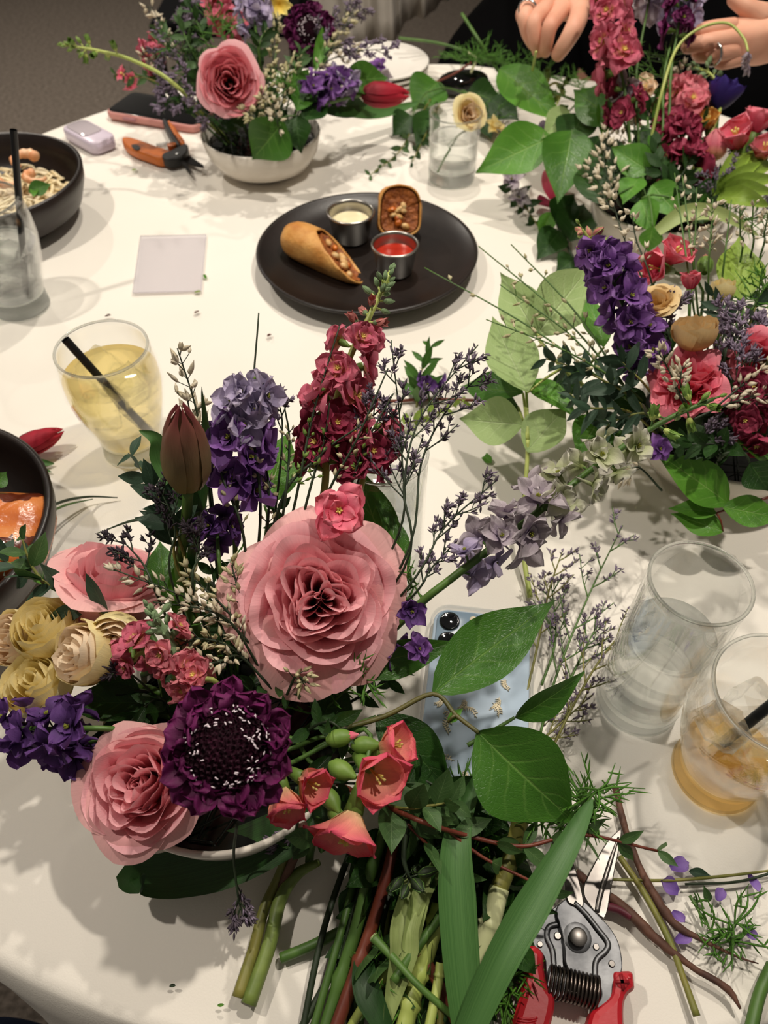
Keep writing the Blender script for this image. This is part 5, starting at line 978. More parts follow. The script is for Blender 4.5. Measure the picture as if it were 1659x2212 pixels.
# long arching larkspur
s = px(48, A(1150, 1130, .15))
spike('larkspur', 'long arching larkspur fading from lilac to green, spanning to the tan roses', [inb(B1, .05, .02), A(885, 1325, .11), A(975, 1250, .13), A(1120, 1140, .148), A(1290, 1005, .158), A(1430, 912, .16), A(1540, 862, .165)],
      [(.06, .19, 4, s*.75, s*.8, 'larkspur', (VIOLETD, YGC), 'floret'), (.34, .42, 3, s*.9, s*.9, 'larkspur', (LAVEND, YGC), 'floret'), (.42, .58, 9, s, s, 'larkspur', LKP, 'floret'), (.55, .76, 10, s, s*.9, 'larkspur', LKG, 'floret'), (.78, .98, 7, s*.42, s*.36, 'opening', (BUDG, STEML), 'bud')], .0026, STEMG, 'larkspur', 22, .35, 60, tipbuds=(3, (BUDG, STEML), .0045))
def floret(label, u, v, h, r, kind, mats, ax, name='fallen_floret', roll=0, var=0, cat='flower'):
    p = A(u, v, h); o = bpy.data.objects.new(name, floret_mesh(kind, mats, var)); C.objects.link(o); o.matrix_world = Matrix(frz(ax, p, px(r, p), roll).tolist()); return tag(o, label, cat)
floret('blue violet larkspur floret lying on the single long leaf', 905, 1403, .098, 34, 'larkspur', LK, (.3, -.3, .9))
# ------------------------------------------------------------------ arrangement with tan roses
s = px(44, A(1340, 660, .16))
spike('larkspur', 'thick purple larkspur spike beside the pale green leaves', [inb(B2, -.03, .02), A(1430, 830, .1), A(1375, 720, .135), A(1320, 600, .165), A(1285, 530, .18)], [(.34, .95, 20, s, s*.9, 'larkspur', LK, 'floret')], .0022, STEMG, 'larkspur', 31, .5, tipbuds=(0, None, .004))
spike('larkspur', 'closed pale larkspur tip above the purple spike', path((1290, 545, .17), (1275, 520, .182), (1258, 495, .19)), [(.1, 1.0, 6, s*.36, s*.3, 'bud', (BUDP, STEML), 'bud')], .0014, STEML, 'larkspur', 32, .2, tipbuds=(3, (BUDG, STEML), .004))
for i, (u, v, h, r, rx, ry, k, mt, op, lb) in enumerate([(1452, 556, .15, 36, .35, .45, .5, CORALP, .55, 'coral pink freesia standing highest in front of the far white bowl'), (1420, 580, .145, 34, -.6, .1, .6, CORALP, .6, 'coral pink freesia opening towards the purple larkspur'), (1492, 615, .14, 24, .05, .8, .4, CORALP, .25, 'closed coral freesia bud above the tan rose')]):
    c = A(u, v, h); freesia(lb, c, TCM(c, rx, ry, k), px(r, c), mt, B2, 140+i, i, op, buds=[bd(1522, 590, .135, 3, -52, 60, BUDP)] if i == 2 else [])
c = A(1418, 650, .15); rose('faded tan spray rose past its prime beside the purple larkspur', c, TCM(c, -.1, .55, .6), px(46, c), TAN, [(1.0, 5), (.85, 5), (.6, 4), (.4, 3)], B2, 41, 0, .25, .05, .9, .1, .06, name='spray_rose', res=(9, 8))
c = A(1502, 712, .15); rose('round tan spray rose standing above the coral pink carnation', c, TCM(c, .05, .75, .45), px(42, c), TAN, [(1.0, 4), (.9, 4), (.72, 4), (.5, 4), (.3, 3)], B2, 42, .5, .5, .40, 1.15, .06, .03, name='spray_rose', res=(9, 9), reflex=1.2)
c = A(1562, 620, .14); rose('narrow yellowish rose bud behind the round tan rose', c, TCM(c, .1, .8, .4), px(24, c), CREAM, [(1.0, 4), (.7, 3), (.4, 3)], B2, 43, .5, .6, .5, 1.3, .05, .03, name='spray_rose', res=(7, 7), reflex=1.3)
c = A(1484, 826, .122); rose('coral pink carnation with ruffled petals under the round tan rose', c, TCM(c, -.05, .35, .9), px(78, c), CORALP, [(1.0, 7), (.86, 7), (.7, 7), (.52, 6), (.36, 5), (.2, 3)], B2, 44, .2, .3, -.02, .7, .08, .11, name='carnation', res=(13, 8), cat='carnation', sep=False)
c = A(1640, 775, .13); rose('coral pink bloom cut off by the picture edge above the wine stock', c, TCM(c, -.3, .2, .9), px(62, c), CORALP, [(1.0, 5), (.85, 5), (.65, 5), (.45, 4)], B2, 45, .2, .3, .05, .9, .1, .06, name='carnation', res=(11, 8), cat='carnation', sep=False)
s = px(42, A(1610, 880, .11))
spike('stock_flower', 'wine red stock drooping below the coral pink bloom', [inb(B2, .01, 0), A(1620, 830, .115), A(1615, 900, .105), A(1640, 940, .09)], [(.4, 1.0, 8, s, s, 'stock', SD, 'floret')], .002, STEMG, 'stock flower', 33, .6)
GRP2 = None
leafy('salal_sprig', 'branch of pale leaf undersides fanned out beside the purple larkspur', path((1330, 880, .07), (1230, 810, .09), (1165, 735, .105)), .002,
      [(1162, 728, .105, 1082, 592, .11, 92, -15, LEAFP, .1), (1160, 722, .108, 1275, 575, .125, 125, 10, LEAFP, .06), (1140, 848, .09, 1066, 688, .10, 112, 5, LEAFP, .06), (1305, 750, .11, 1268, 638, .12, 62, 10, LEAFB, .1)], LEAFP, STEML, 'leaf branch')
leafy('salal_sprig', 'lower branch of broad leaves over the cloth with two bare stalks', path((1145, 1290, .004), (1128, 1160, .02), (1138, 1010, .045), (1140, 950, .06)), .0022,
      [(1130, 918, .06, 996, 905, .055, 108, 0, LEAFP, .06), (1138, 975, .055, 1222, 880, .075, 100, -15, LEAFP, .05), (1130, 850, .07, 995, 835, .05, 85, 20, LEAF, -.1), (1136, 825, .075, 1250, 905, .08, 66, -30, LEAFB, -.2), (1120, 880, .05, 1060, 900, .04, 90, 10, LEAFD)], LEAFP, STEML, 'leaf branch')
leafy('salal_sprig', 'green leaves under the bluish eucalyptus', [inb(B2, -.05, 0), A(1330, 930, .07), A(1270, 900, .075)], .0016, [(1300, 900, .075, 1245, 985, .06, 85, 10, LEAFB), (1340, 930, .07, 1290, 1010, .05, 70, 0, LEAF), (1250, 800, .08, 1190, 880, .06, 60, 20, LEAFD), (1380, 900, .08, 1330, 830, .09, 70, 10, LEAFD)], LEAFB, STEMG, 'leaf branch')
leafy('salal_sprig', 'round bright leaf standing behind the tan roses', [inb(B2, 0, .04), A(1600, 700, .12), A(1598, 650, .13)], .0016, [(1598, 652, .13, 1596, 514, .145, 100, 8, LEAFY, .06)], LEAFB, STEMG, 'leaf branch')
leafy('salal_sprig', 'bright ivy like leaves hanging in front of the white bowl with tan roses', path((1659, 1075, .06), (1590, 1095, .055), (1548, 1108, .05)), .0012, [(1573, 1088, .055, 1418, 978, .085, 96, 5, LEAFB, -.12), (1548, 1108, .05, 1446, 1098, .045, 50, 20, LEAFB, -.1), (1562, 1148, .04, 1450, 1110, .04, 62, 10, LEAFB, -.1), (1560, 1095, .055, 1690, 1120, .05, 70, 0, LEAFB, -.1)], LEAFB, STEMR, 'leaf branch')
leafy('salal_sprig', 'dark leaves over the rim of the bowl with tan roses', [inb(B2, -.02, -.05), A(1560, 985, .09), A(1600, 975, .09)], .0016, [(1660, 985, .08, 1590, 950, .095, 60, 20, LEAFB), (1540, 980, .09, 1480, 940, .09, 80, 0, LEAFD), (1500, 930, .09, 1420, 960, .085, 70, 0, LEAFD), (1620, 1000, .085, 1659, 1060, .07, 80, 0, LEAFD), (1600, 940, .09, 1659, 920, .09, 60, 0, LEAFD)], LEAFD, STEMD, 'leaf branch')
for i, (p, n, sz, lb) in enumerate([([inb(B2, -.05, .0), A(1380, 870, .1), A(1280, 810, .115), A(1180, 775, .115)], 11, .03, 'bluish eucalyptus spreading over the pale leaf undersides'), ([inb(B2, -.05, -.01), A(1360, 890, .095), A(1270, 880, .1), A(1230, 850, .1)], 9, .028, 'bluish eucalyptus below the purple larkspur'),
        ([inb(B2, -.04, .01), A(1400, 840, .11), A(1350, 790, .125), A(1340, 770, .125)], 8, .028, 'bluish eucalyptus in front of the purple larkspur'), ([inb(B2, -.04, -.02), A(1420, 900, .1), A(1350, 900, .1), A(1300, 930, .09)], 8, .026, 'bluish eucalyptus beside the coral carnation'), ([inb(B2, .0, .04), A(1560, 700, .125), A(1540, 640, .135)], 6, .024, 'bluish eucalyptus between the tan roses'), ([inb(B2, .02, .03), A(1620, 700, .12), A(1655, 620, .13)], 6, .026, 'bluish eucalyptus under the round bright leaf')]):
    eucalyptus(lb, p, n, sz, EUC, seed=150+i, s0=.45, asp=.36)
for i, (p, n, sz, lb) in enumerate([([inb(B2, 0, 0), A(1560, 880, .1), A(1520, 900, .1)], 9, .028, 'dark leafy twig under the coral carnation'), ([inb(B2, .02, 0), A(1600, 800, .11), A(1570, 780, .115)], 9, .028, 'dark leafy twig beside the round tan rose'), ([inb(B2, -.02, .02), A(1450, 780, .11), A(1420, 730, .12)], 8, .028, 'dark leafy twig behind the purple larkspur'), ([inb(B2, 0, -.02), A(1560, 960, .095), A(1480, 960, .095)], 9, .026, 'dark leafy twig along the rim under the arching larkspur')]):
    eucalyptus(lb, p, n, sz, LEAFD, STEMD, seed=160+i, s0=.3, asp=.45, name='leafy_twig')
for i, (u0, v0, u1, v1, n, lb) in enumerate([(1370, 860, 1034, 532, 4, 'green broom wand reaching to the black plate'), (1360, 850, 1104, 528, 4, 'green broom wand crossing the pale leaf undersides'), (1350, 860, 917, 578, 3, 'longest broom wand pointing over the black plate'), (1340, 840, 1080, 615, 8, 'budded broom wand over the pale leaf undersides'), (1370, 850, 1050, 690, 8, 'lowest budded broom wand by the pale leaf undersides')]):
    broom(lb, [inb(B2, -.05, .01), A(u0, v0, .1), A((u0+u1)/2+15, (v0+v1)/2-10, .13), A(u1, v1, .14)], n*2, 170+i, .5, .95, .006, .0016, sm=STEMG, name='broom_wand', r=.0011)
for i, (u0, v0, u1, v1, n, lb) in enumerate([(1490, 610, 1457, 374, 4, 'upright broom wand nearest the maroon florets'), (1500, 600, 1474, 380, 4, 'upright broom wand beside the nearest one'), (1500, 590, 1505, 405, 5, 'upright broom wand before the far bowl rim'), (1530, 600, 1540, 430, 10, 'budded upright broom wand with white tips'), (1560, 600, 1580, 432, 3, 'upright broom wand over the arching leaf'), (1600, 560, 1598, 450, 3, 'short upright broom wand by the round bright leaf'), (1620, 560, 1628, 430, 3, 'upright broom wand at the back of the round bright leaf'), (1640, 560, 1662, 450, 8, 'budded upright broom wand by the picture edge')]):
    broom(lb, [inb(B2, 0, .04), A(u0, v0, .14), A((u0+u1)/2, (v0+v1)/2, .165), A(u1, v1, .185)], n*2, 180+i, .5, .98, .006, .0016, sm=STEMG, name='broom_wand', r=.001, bm_=BROOMW)
for i, (p, n, lb) in enumerate([([inb(B2, -.03, .04), A(1400, 640, .14), A(1350, 520, .165), A(1322, 432, .18)], 16, 'white budded broom rising to the far white bowl'), ([inb(B2, -.03, .03), A(1410, 620, .14), A(1375, 520, .16), A(1365, 460, .175)], 10, 'second white budded broom close by the coral freesias'), ([inb(B2, -.02, 0), A(1480, 880, .115), A(1445, 800, .14), A(1420, 758, .15)], 24, 'white budded broom standing in front of the coral carnation'), ([inb(B2, -.02, -.01), A(1490, 890, .11), A(1470, 830, .135), A(1475, 790, .145)], 18, 'white budded broom leaning on the coral carnation'), (path((1540, 885, .12), (1600, 835, .13), (1680, 775, .135)), 26, 'white budded broom across the coral bloom at the picture edge'), (path((1500, 905, .12), (1580, 870, .125), (1670, 850, .125)), 22, 'white budded broom above the wine red stock'), (path((1430, 1060, .06), (1380, 1010, .075), (1350, 1030, .07)), 12, 'few white broom buds hanging by the rim below the arching larkspur')]):
    broom(lb, p, n, 190+i, .4, 1, .0072, .0019, bm_=BROOMW, side=3)
for i, (p, nb, lb) in enumerate([([inb(B2, .02, .02), A(1590, 840, .115), A(1595, 740, .14), A(1590, 680, .15)], 8, 'lilac statice behind the round tan rose'), ([inb(B2, .02, .02), A(1610, 830, .115), A(1630, 740, .135), A(1640, 690, .145)], 8, 'lilac statice below the round bright leaf'), ([inb(B2, .0, .02), A(1560, 800, .12), A(1575, 720, .14), A(1565, 670, .15)], 7, 'lilac statice beside the narrow rose bud'), ([inb(B2, -.03, .02), A(1450, 760, .12), A(1440, 690, .14), A(1465, 650, .15)], 6, 'dark statice between the two tan roses'), (path((1480, 970, .09), (1520, 950, .1), (1560, 935, .1)), 6, 'dark statice over the rim below the wine stock')]):
    statice(lb, p, nb, .022, 200+i, STATB if i > 2 else STATL, s0=.35, bl=.0042)
feathery('feathery green by the picture edge above the tan rose', path((1610, 700, .12), (1640, 640, .135), (1665, 600, .14)), 26, .03, seed=210)
floret('violet larkspur floret hanging below the arching larkspur', 1425, 970, .09, 30, 'larkspur', LK, (0, -.6, .7))
# ------------------------------------------------------------------ arrangement with dark anemone
s = px(40, A(1330, 90, .2))
spike('stock_flower', 'tall pink stock in front of the ringed hand', [inb(B3, -.02, .02), A(1362, 330, .1), A(1350, 200, .15), A(1325, 80, .19), A(1312, -60, .23)], [(.58, .98, 11, s*1.05, s, 'stock', ST, 'floret'), (.38, .52, 3, s*.8, s*.8, 'stock', SD, 'floret')], .002, STEMG, 'stock flower', 51, .5)
spike('stock_flower', 'deep plum stock behind the pale larkspur', [inb(B3, .0, .03), A(1440, 300, .11), A(1450, 150, .16), A(1465, 60, .19), A(1470, 0, .21)], [(.66, 1.0, 6, s*.75, s*.7, 'stock', (PLUM, YGC, BUDG), 'floret')], .0018, STEMG, 'stock flower', 52, .4)
spike('larkspur', 'pale lilac larkspur between the pink and the plum stock', [inb(B3, -.01, .02), A(1380, 310, .11), A(1375, 160, .155), A(1400, 10, .2), A(1405, -50, .22)], [(.42, .46, 1, s*1.1, s*1.1, 'larkspur', LKP, 'floret'), (.78, 1.0, 8, s*1.1, s, 'larkspur', LKP, 'floret')], .0016, STEMG, 'larkspur', 53, .8)
spike('larkspur', 'lavender larkspur at the top beside the plum stock', [inb(B3, .0, .02), A(1430, 310, .11), A(1435, 160, .155), A(1465, 40, .19), A(1480, -30, .21)], [(.7, 1.0, 9, s*.95, s*.9, 'larkspur', LKL, 'floret')], .0016, STEMG, 'larkspur', 54, .8)
t = thing('lavender_stalk', 'pale stalk arching over with a drooping flower head', 'flower', A(1440, 165, .16)); P = bez(path((1400, 330, .1), (1432, 190, .155), (1462, 105, .18), (1510, 62, .195), (1570, 50, .2), (1606, 82, .192), (1616, 112, .184)), 40)
m = MB(); m.tube(P, [.0018, .0016, .0013], 8); m.obj('stem', STEML, t)
m = MB(); R_ = np.random.default_rng(5)
for i in range(26): p = A(1616, 112+i*1.6, .184-i*.0012); o = R_.standard_normal(3)*[1, .6, .4]; blob_bud(m, p, nrm(o+[0, 0, -.9]), .008, .0022, 0, 5)
m.obj('flower_head', LILAC, t)
c = A(1552, 228, .13); t = thing('anemone', 'dark blue anemone cup beside the coral blooms', 'anemone', c); M = frz(TCM(c, .35, .75, .15), c); R0 = px(47, c)
for k in range(9):
    a = k*.7; d = np.array([math.cos(a)*.75, math.sin(a)*.75, .8+.15*(k % 2)]); m = MB(); m.grid(petal(R0*1.45, R0*1.0, 9, 8, .35, .6, -.3, -.2, .05, seed=k), m=M@frame(d, (d[0], d[1], -.5), (math.cos(a)*R0*.1, math.sin(a)*R0*.1, -R0*.3))); m.obj('petal', ANEM, t)
m = MB(); m.tube([c, A(1545, 300, .11), A(1520, 360, .09), inb(B3, .02, 0)], .0022, 8); m.obj('stem', STEMG, t)
s2 = px(36, A(1480, 220, .13))
for i, (lb, p, sp) in enumerate([
        ('salmon stock with cream tips beside the dark anemone', [inb(B3, .01, .02), A(1490, 290, .11), A(1485, 220, .13), A(1478, 195, .135)], [(.55, 1.0, 7, s2, s2*.9, 'stock', SL, 'floret')]), ('maroon snapdragon florets above the upright broom wands', [inb(B3, .01, -.01), A(1480, 340, .1), A(1462, 300, .11), A(1455, 275, .115)], [(.5, 1.0, 6, s2*1.1, s2, 'stock', SD, 'floret')]),
        ('lower maroon snapdragon florets touching the broom wand tips', [inb(B3, .02, -.02), A(1490, 400, .095), A(1475, 360, .1), A(1470, 340, .1)], [(.45, 1.0, 7, s2*1.1, s2*1.1, 'stock', SD, 'floret')]), ('wine florets at the base of the tall pink stock', [inb(B3, -.02, .0), A(1365, 330, .1), A(1345, 250, .12), A(1340, 215, .13)], [(.6, 1.0, 4, s2*.9, s2*.8, 'stock', SD, 'floret')]),
        ('cream and pink stock florets behind the ivy leaves', [inb(B3, -.01, .02), A(1400, 300, .11), A(1395, 225, .125), A(1385, 200, .13)], [(.65, 1.0, 4, s2*.9, s2*.8, 'stock', (PEACH, YELC, BUDG), 'floret')])]):
    spike('stock_flower', lb, p, sp, .0016, STEMG, 'stock flower', 60+i, .6)
spike('stock_flower', 'bare green stock tip with round buds in front of the dark anemone', [inb(B3, .02, .01), A(1530, 300, .11), A(1560, 210, .135), A(1535, 160, .15), A(1500, 145, .152)], [(.55, 1.0, 7, s2*.3, s2*.25, 'bud', (GREYG, GREYG), 'bud')], .0018, STEML, 'stock flower', 66, .3, tipbuds=(9, (GREYG, GREYG), .0042))
c = A(1540, 325, .11); tulip('pink bud with cream streaks in front of the coral blooms', A(1540, 350, .1), TCM(c, .1, .8, .3), .034, .0125, STOCKL, [A(1538, 350, .1), A(1520, 400, .09), inb(B3, .03, -.02)])
for i, (u, v, h, r, rx, ry, k, mt, op, lb) in enumerate([(1634, 272, .13, 36, .3, .8, .4, CORALP, .4, 'bright coral bloom at the picture edge behind the statice'), (1592, 305, .12, 40, -.1, .6, .6, CORALP, .3, 'deep coral bloom beside the dark anemone'), (1650, 330, .115, 32, .1, .5, .6, STOCKL, .4, 'pale coral bloom lowest at the picture edge'), (1530, 268, .12, 24, 0, .6, .6, ORANGEP, .4, 'small orange bloom under the dark anemone')]):
    c = A(u, v, h); freesia(lb, c, TCM(c, rx, ry, k), px(r, c), mt, B3, 70+i, i, op)
leafy('salal_sprig', 'two big glossy leaves beside the short tumbler with the peach rose', [inb(B3, -.03, 0), A(1290, 330, .085), A(1210, 300, .09), A(1190, 290, .09)], .0018, [(1192, 297, .09, 1030, 372, .055, 112, 8, LEAFB, -.12), (1236, 280, .10, 1205, 434, .06, 118, -5, LEAF, -.1), (1270, 300, .095, 1300, 420, .06, 100, 15, LEAFD, -.1)], LEAF, STEMG, 'leaf branch')
leafy('salal_sprig', 'bright leaves arching up behind the two big glossy ones', [inb(B3, -.03, .03), A(1300, 260, .1), A(1200, 200, .1), A(1090, 155, .09)], .0018, [(1080, 150, .09, 1215, 268, .085, 88, 0, LEAFB, -.1), (1335, 270, .11, 1240, 195, .12, 90, 0, LEAF, -.1), (1260, 250, .1, 1215, 330, .085, 90, 10, LEAFD), (1300, 290, .1, 1345, 200, .12, 70, 0, LEAFB), (1230, 240, .1, 1170, 300, .09, 60, 0, LEAFP)], LEAFB, STEMG, 'leaf branch')
leafy('salal_sprig', 'ivy like leaves in the middle of the anemone arrangement', [inb(B3, -.02, 0), A(1390, 400, .09), A(1380, 350, .1)], .0016, [(1405, 372, .1, 1322, 318, .115, 72, 0, LEAFB, -.1), (1425, 300, .11, 1440, 165, .14, 58, 25, LEAF, .1), (1400, 340, .1, 1390, 270, .12, 60, 0, LEAFD), (1420, 360, .1, 1425, 270, .115, 60, 15, LEAF), (1330, 380, .09, 1290, 300, .1, 80, 0, LEAFD), (1300, 440, .085, 1260, 350, .09, 80, 0, LEAFD)], LEAF, STEMG, 'leaf branch')
leafy('salal_sprig', 'drooping bright leaves over the rim of the anemone bowl', [inb(B3, -.01, -.03), A(1400, 430, .09), A(1410, 420, .095)], .0016, [(1380, 385, .095, 1345, 440, .085, 60, 20, LEAFB), (1385, 430, .09, 1410, 505, .07, 62, 10, LEAFB, -.2), (1410, 400, .095, 1470, 470, .085, 70, 10, LEAFB), (1480, 440, .09, 1550, 470, .085, 60, 0, LEAF), (1410, 490, .085, 1400, 545, .06, 50, 0, LEAFB), (1500, 420, .09, 1560, 420, .09, 60, 0, LEAFD)], LEAFB, STEMG, 'leaf branch')
t = thing('tulip_leaf', 'yellow green leaf bent in an arch along the rim of the anemone bowl', 'leaf', A(1430, 500, .085)); strap(t, path((1420, 500, .085), (1480, 462, .1), (1560, 465, .1), (1640, 510, .08)), 38, BLADEP, 'blade', .3, .6)
t = thing('palm_leaf', 'broad pleated yellow green leaf at the picture edge below the coral blooms', 'leaf', A(1560, 420, .09))
for i, (u1, v1) in enumerate([(1640, 290), (1670, 320), (1680, 350), (1680, 385), (1670, 415), (1660, 445)]): strap(t, path((1545, 425, .09), ((1545+u1)/2, (425+v1)/2-8, .11), (u1, v1, .1)), 44, LEAFY, 'leaf_fold', .5, .6)
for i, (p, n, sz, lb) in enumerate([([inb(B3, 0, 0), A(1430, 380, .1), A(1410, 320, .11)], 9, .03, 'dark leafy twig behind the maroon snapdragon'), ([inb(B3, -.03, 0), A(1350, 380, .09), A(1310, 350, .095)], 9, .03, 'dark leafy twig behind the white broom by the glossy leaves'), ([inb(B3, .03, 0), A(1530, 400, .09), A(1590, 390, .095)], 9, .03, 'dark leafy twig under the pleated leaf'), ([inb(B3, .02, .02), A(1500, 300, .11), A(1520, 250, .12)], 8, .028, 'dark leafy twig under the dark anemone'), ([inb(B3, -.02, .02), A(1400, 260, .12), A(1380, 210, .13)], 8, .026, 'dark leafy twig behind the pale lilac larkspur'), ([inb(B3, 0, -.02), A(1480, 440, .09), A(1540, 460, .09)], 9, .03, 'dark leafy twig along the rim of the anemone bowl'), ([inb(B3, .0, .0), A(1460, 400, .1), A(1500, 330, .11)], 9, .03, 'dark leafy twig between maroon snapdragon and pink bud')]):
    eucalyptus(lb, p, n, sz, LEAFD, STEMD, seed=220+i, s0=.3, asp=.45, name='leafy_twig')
for i, (p, n, lb) in enumerate([([inb(B3, -.03, 0), A(1330, 430, .09), A(1305, 350, .105), A(1310, 285, .115)], 34, 'white budded broom in front of the glossy leaves'), ([inb(B3, -.03, 0), A(1330, 420, .09), A(1330, 340, .105), A(1350, 270, .115)], 20, 'white budded broom before the ivy like leaves'), ([inb(B3, -.03, -.01), A(1320, 450, .09), A(1290, 390, .095), A(1270, 370, .095)], 18, 'white budded broom at the rim of the anemone bowl'), ([inb(B3, .02, .02), A(1500, 260, .12), A(1480, 180, .14), A(1470, 150, .15)], 16, 'white budded broom beside the pale arching stalk')]):
    broom(lb, p, n, 230+i, .35, 1, .0095, .0026, bm_=BROOMW, side=3)
for i, (p, nb, lb) in enumerate([([inb(B3, .03, .0), A(1560, 400, .1), A(1600, 330, .11), A(1650, 300, .12)], 7, 'dark statice across the pleated leaf'), ([inb(B3, .03, -.01), A(1540, 420, .1), A(1550, 370, .105), A(1600, 350, .11)], 6, 'dark statice below the pink bud'), ([inb(B3, .02, -.02), A(1530, 430, .095), A(1530, 400, .1), A(1515, 370, .105)], 5, 'dark statice over the dark twig by the rim'), (path((1600, 480, .08), (1640, 460, .085), (1670, 430, .09)), 6, 'lilac statice low at the picture edge')]):
    statice(lb, p, nb, .024, 240+i, STATB if i < 3 else STATL, s0=.35)
for i, (p, lb) in enumerate([([inb(B3, 0, .02), A(1420, 230, .12), A(1400, 120, .15)], 'feathery green under the pale lilac larkspur'), ([inb(B3, .0, .02), A(1430, 200, .13), A(1440, 90, .16)], 'feathery green around the plum stock'), ([inb(B3, .03, -.03), A(1560, 470, .085), A(1650, 480, .08)], 'feathery green low at the rim by the picture edge'), ([inb(B3, -.01, .02), A(1370, 260, .12), A(1350, 60, .17)], 'feathery green beside the tall pink stock')]):
    feathery(lb, p, 34, .032, seed=250+i)
# ------------------------------------------------------------------ far arrangement by the snips
c = A(496, 174, .135); rose('pink rose in the far bowl next to the phone with the pink case', c, TCM(c, .02, .12), px(66, c), ROSE_D, [(1.0, 5), (.9, 5), (.78, 5), (.66, 5), (.54, 5), (.43, 5), (.32, 4), (.2, 3)], B4, 61, .3, .36, .0, .95, .09, .035, outer=ROSE_P, res=(11, 9))
c = A(668, 66, .15); scabiosa('dark plum scabiosa beside the hanging grey cloth', c, TCM(c, .05, .25), px(58, c), B4, 62, .44)
s = px(34, A(490, 60, .15))
spike('stock_flower', 'salmon pink stock above the rose in the far bowl', [inb(B4, -.01, .02), A(520, 150, .10), A(495, 55, .13), A(482, -30, .155)], [(.55, 1.0, 11, s, s, 'stock', ST, 'floret')], .002, STEMG, 'stock flower', 81, .5)
spike('stock_flower', 'small pink stock beside the upright phone side of the far bowl', [inb(B4, -.03, .01), A(370, 190, .11), A(335, 125, .125), A(318, 95, .13)], [(.55, 1.0, 6, s*.7, s*.6, 'stock', ST, 'floret')], .0016, STEMG, 'stock flower', 82, .4)
spike('stock_flower', 'green budded stock stretching far out over the carpet', [inb(B4, -.04, .0), A(380, 185, .12), A(290, 132, .14), A(215, 110, .15), A(142, 98, .155)], [(.6, .95, 6, s*.34, s*.3, 'opening', (BUDG, STEML), 'bud')], .0026, STEML, 'stock flower', 83, .3, tipbuds=(12, (BUDG, STEML), .0045))
spike('stock_flower', 'few coral florets under the green budded stock', [inb(B4, -.04, -.01), A(350, 190, .1), A(290, 160, .11), A(272, 172, .105)], [(.7, 1.0, 4, s*.55, s*.5, 'small', (CORALP, YELC), 'floret')], .0014, STEMG, 'stock flower', 84, .4)
spike('larkspur', 'lilac larkspur cluster leaning to the red tulip', [inb(B4, .03, 0), A(650, 220, .1), A(700, 190, .105), A(745, 180, .1)], [(.4, 1.0, 13, s*.82, s*.75, 'larkspur', (VIOLET, YGC), 'floret'), (.7, 1.0, 5, s*.8, s*.7, 'larkspur', LKL, 'floret')], .0016, STEMG, 'larkspur', 85, .5)
spike('larkspur', 'lavender larkspur high up next to the yellow florets', [inb(B4, .01, .03), A(560, 120, .14), A(550, 40, .165), A(548, -20, .185)], [(.55, 1.0, 10, s*.85, s*.8, 'larkspur', LKL, 'floret')], .0016, STEMG, 'larkspur', 86, .4)
c = A(603, 12, .17); t = thing('daffodil', 'yellow bloom at the top between lavender larkspur and plum scabiosa', 'flower', c)
for k in range(7): a = k*.9; d = TCM(c, math.cos(a)*1.1, math.sin(a)*1.1, .6); m = MB(); m.grid(petal(px(34, c), px(20, c), 7, 7, .4, .5, .2, -.1, .06, tip=.6, seed=k), m=frame(d, tocam(c), c)); m.obj('petal', YELLP, t)
m = MB(); m.tube(stem_curve(c, TCM(c, 0, .4), B4, .004), .0016, 6); m.obj('stem', STEMG, t)
c0 = A(778, 203, .085); tulip('red tulip lying out towards the short tumbler', c0, nrm(A(868, 205, .08)-c0), .066, .0155, TULR, [c0, A(730, 215, .09), A(680, 235, .09), inb(B4, .03, 0)])
t = thing('tulip_leaf', 'long tulip leaf lying below the red tulip', 'leaf', A(760, 238, .03)); strap(t, path((690, 232, .07), (760, 240, .05), (830, 242, .035), (905, 222, .03)), 34, BLADEG, 'blade', .3, .5)
leafy('salal_sprig', 'leaf hanging down over the rim of the far bowl', [inb(B4, .02, -.03), A(600, 262, .09), A(606, 272, .095)], .0016, [(612, 262, .097, 545, 345, .055, 105, -20, LEAF, -.25), (640, 250, .095, 650, 330, .06, 70, 20, LEAFD, -.2)], LEAF, STEMG, 'leaf branch')
leafy('salal_sprig', 'leaves behind the red tulip and the lilac larkspur', [inb(B4, .03, .02), A(680, 200, .1), A(720, 180, .1)], .0016, [(740, 178, .1, 838, 168, .09, 70, 0, LEAF), (690, 235, .085, 795, 225, .06, 55, 10, LEAFD), (640, 240, .1, 665, 150, .115, 66, 15, LEAF), (655, 260, .09, 700, 215, .09, 60, 0, LEAFD), (650, 230, .1, 620, 160, .12, 50, 10, LEAFD), (680, 150, .12, 720, 30, .16, 40, 20, LEAFB)], LEAF, STEMG, 'leaf branch')
leafy('salal_sprig', 'dark leaves low in the far bowl', [inb(B4, -.01, -.02), A(520, 250, .09), A(480, 240, .09)], .0016, [(540, 262, .09, 450, 255, .085, 55, 0, LEAFD), (500, 240, .09, 430, 190, .1, 60, 0, LEAFD), (560, 240, .09, 600, 190, .105, 60, 0, LEAFD), (320, 150, .11, 345, 190, .1, 34, 0, LEAF), (580, 270, .085, 620, 240, .09, 60, 0, LEAFD)], LEAFD, STEMD, 'leaf branch')
eucalyptus('small leaves by the green budded stock', [inb(B4, -.04, .0), A(360, 190, .1), A(290, 165, .11), A(250, 160, .11)], 7, .02, EUCG, seed=90, s0=.5, asp=.4)
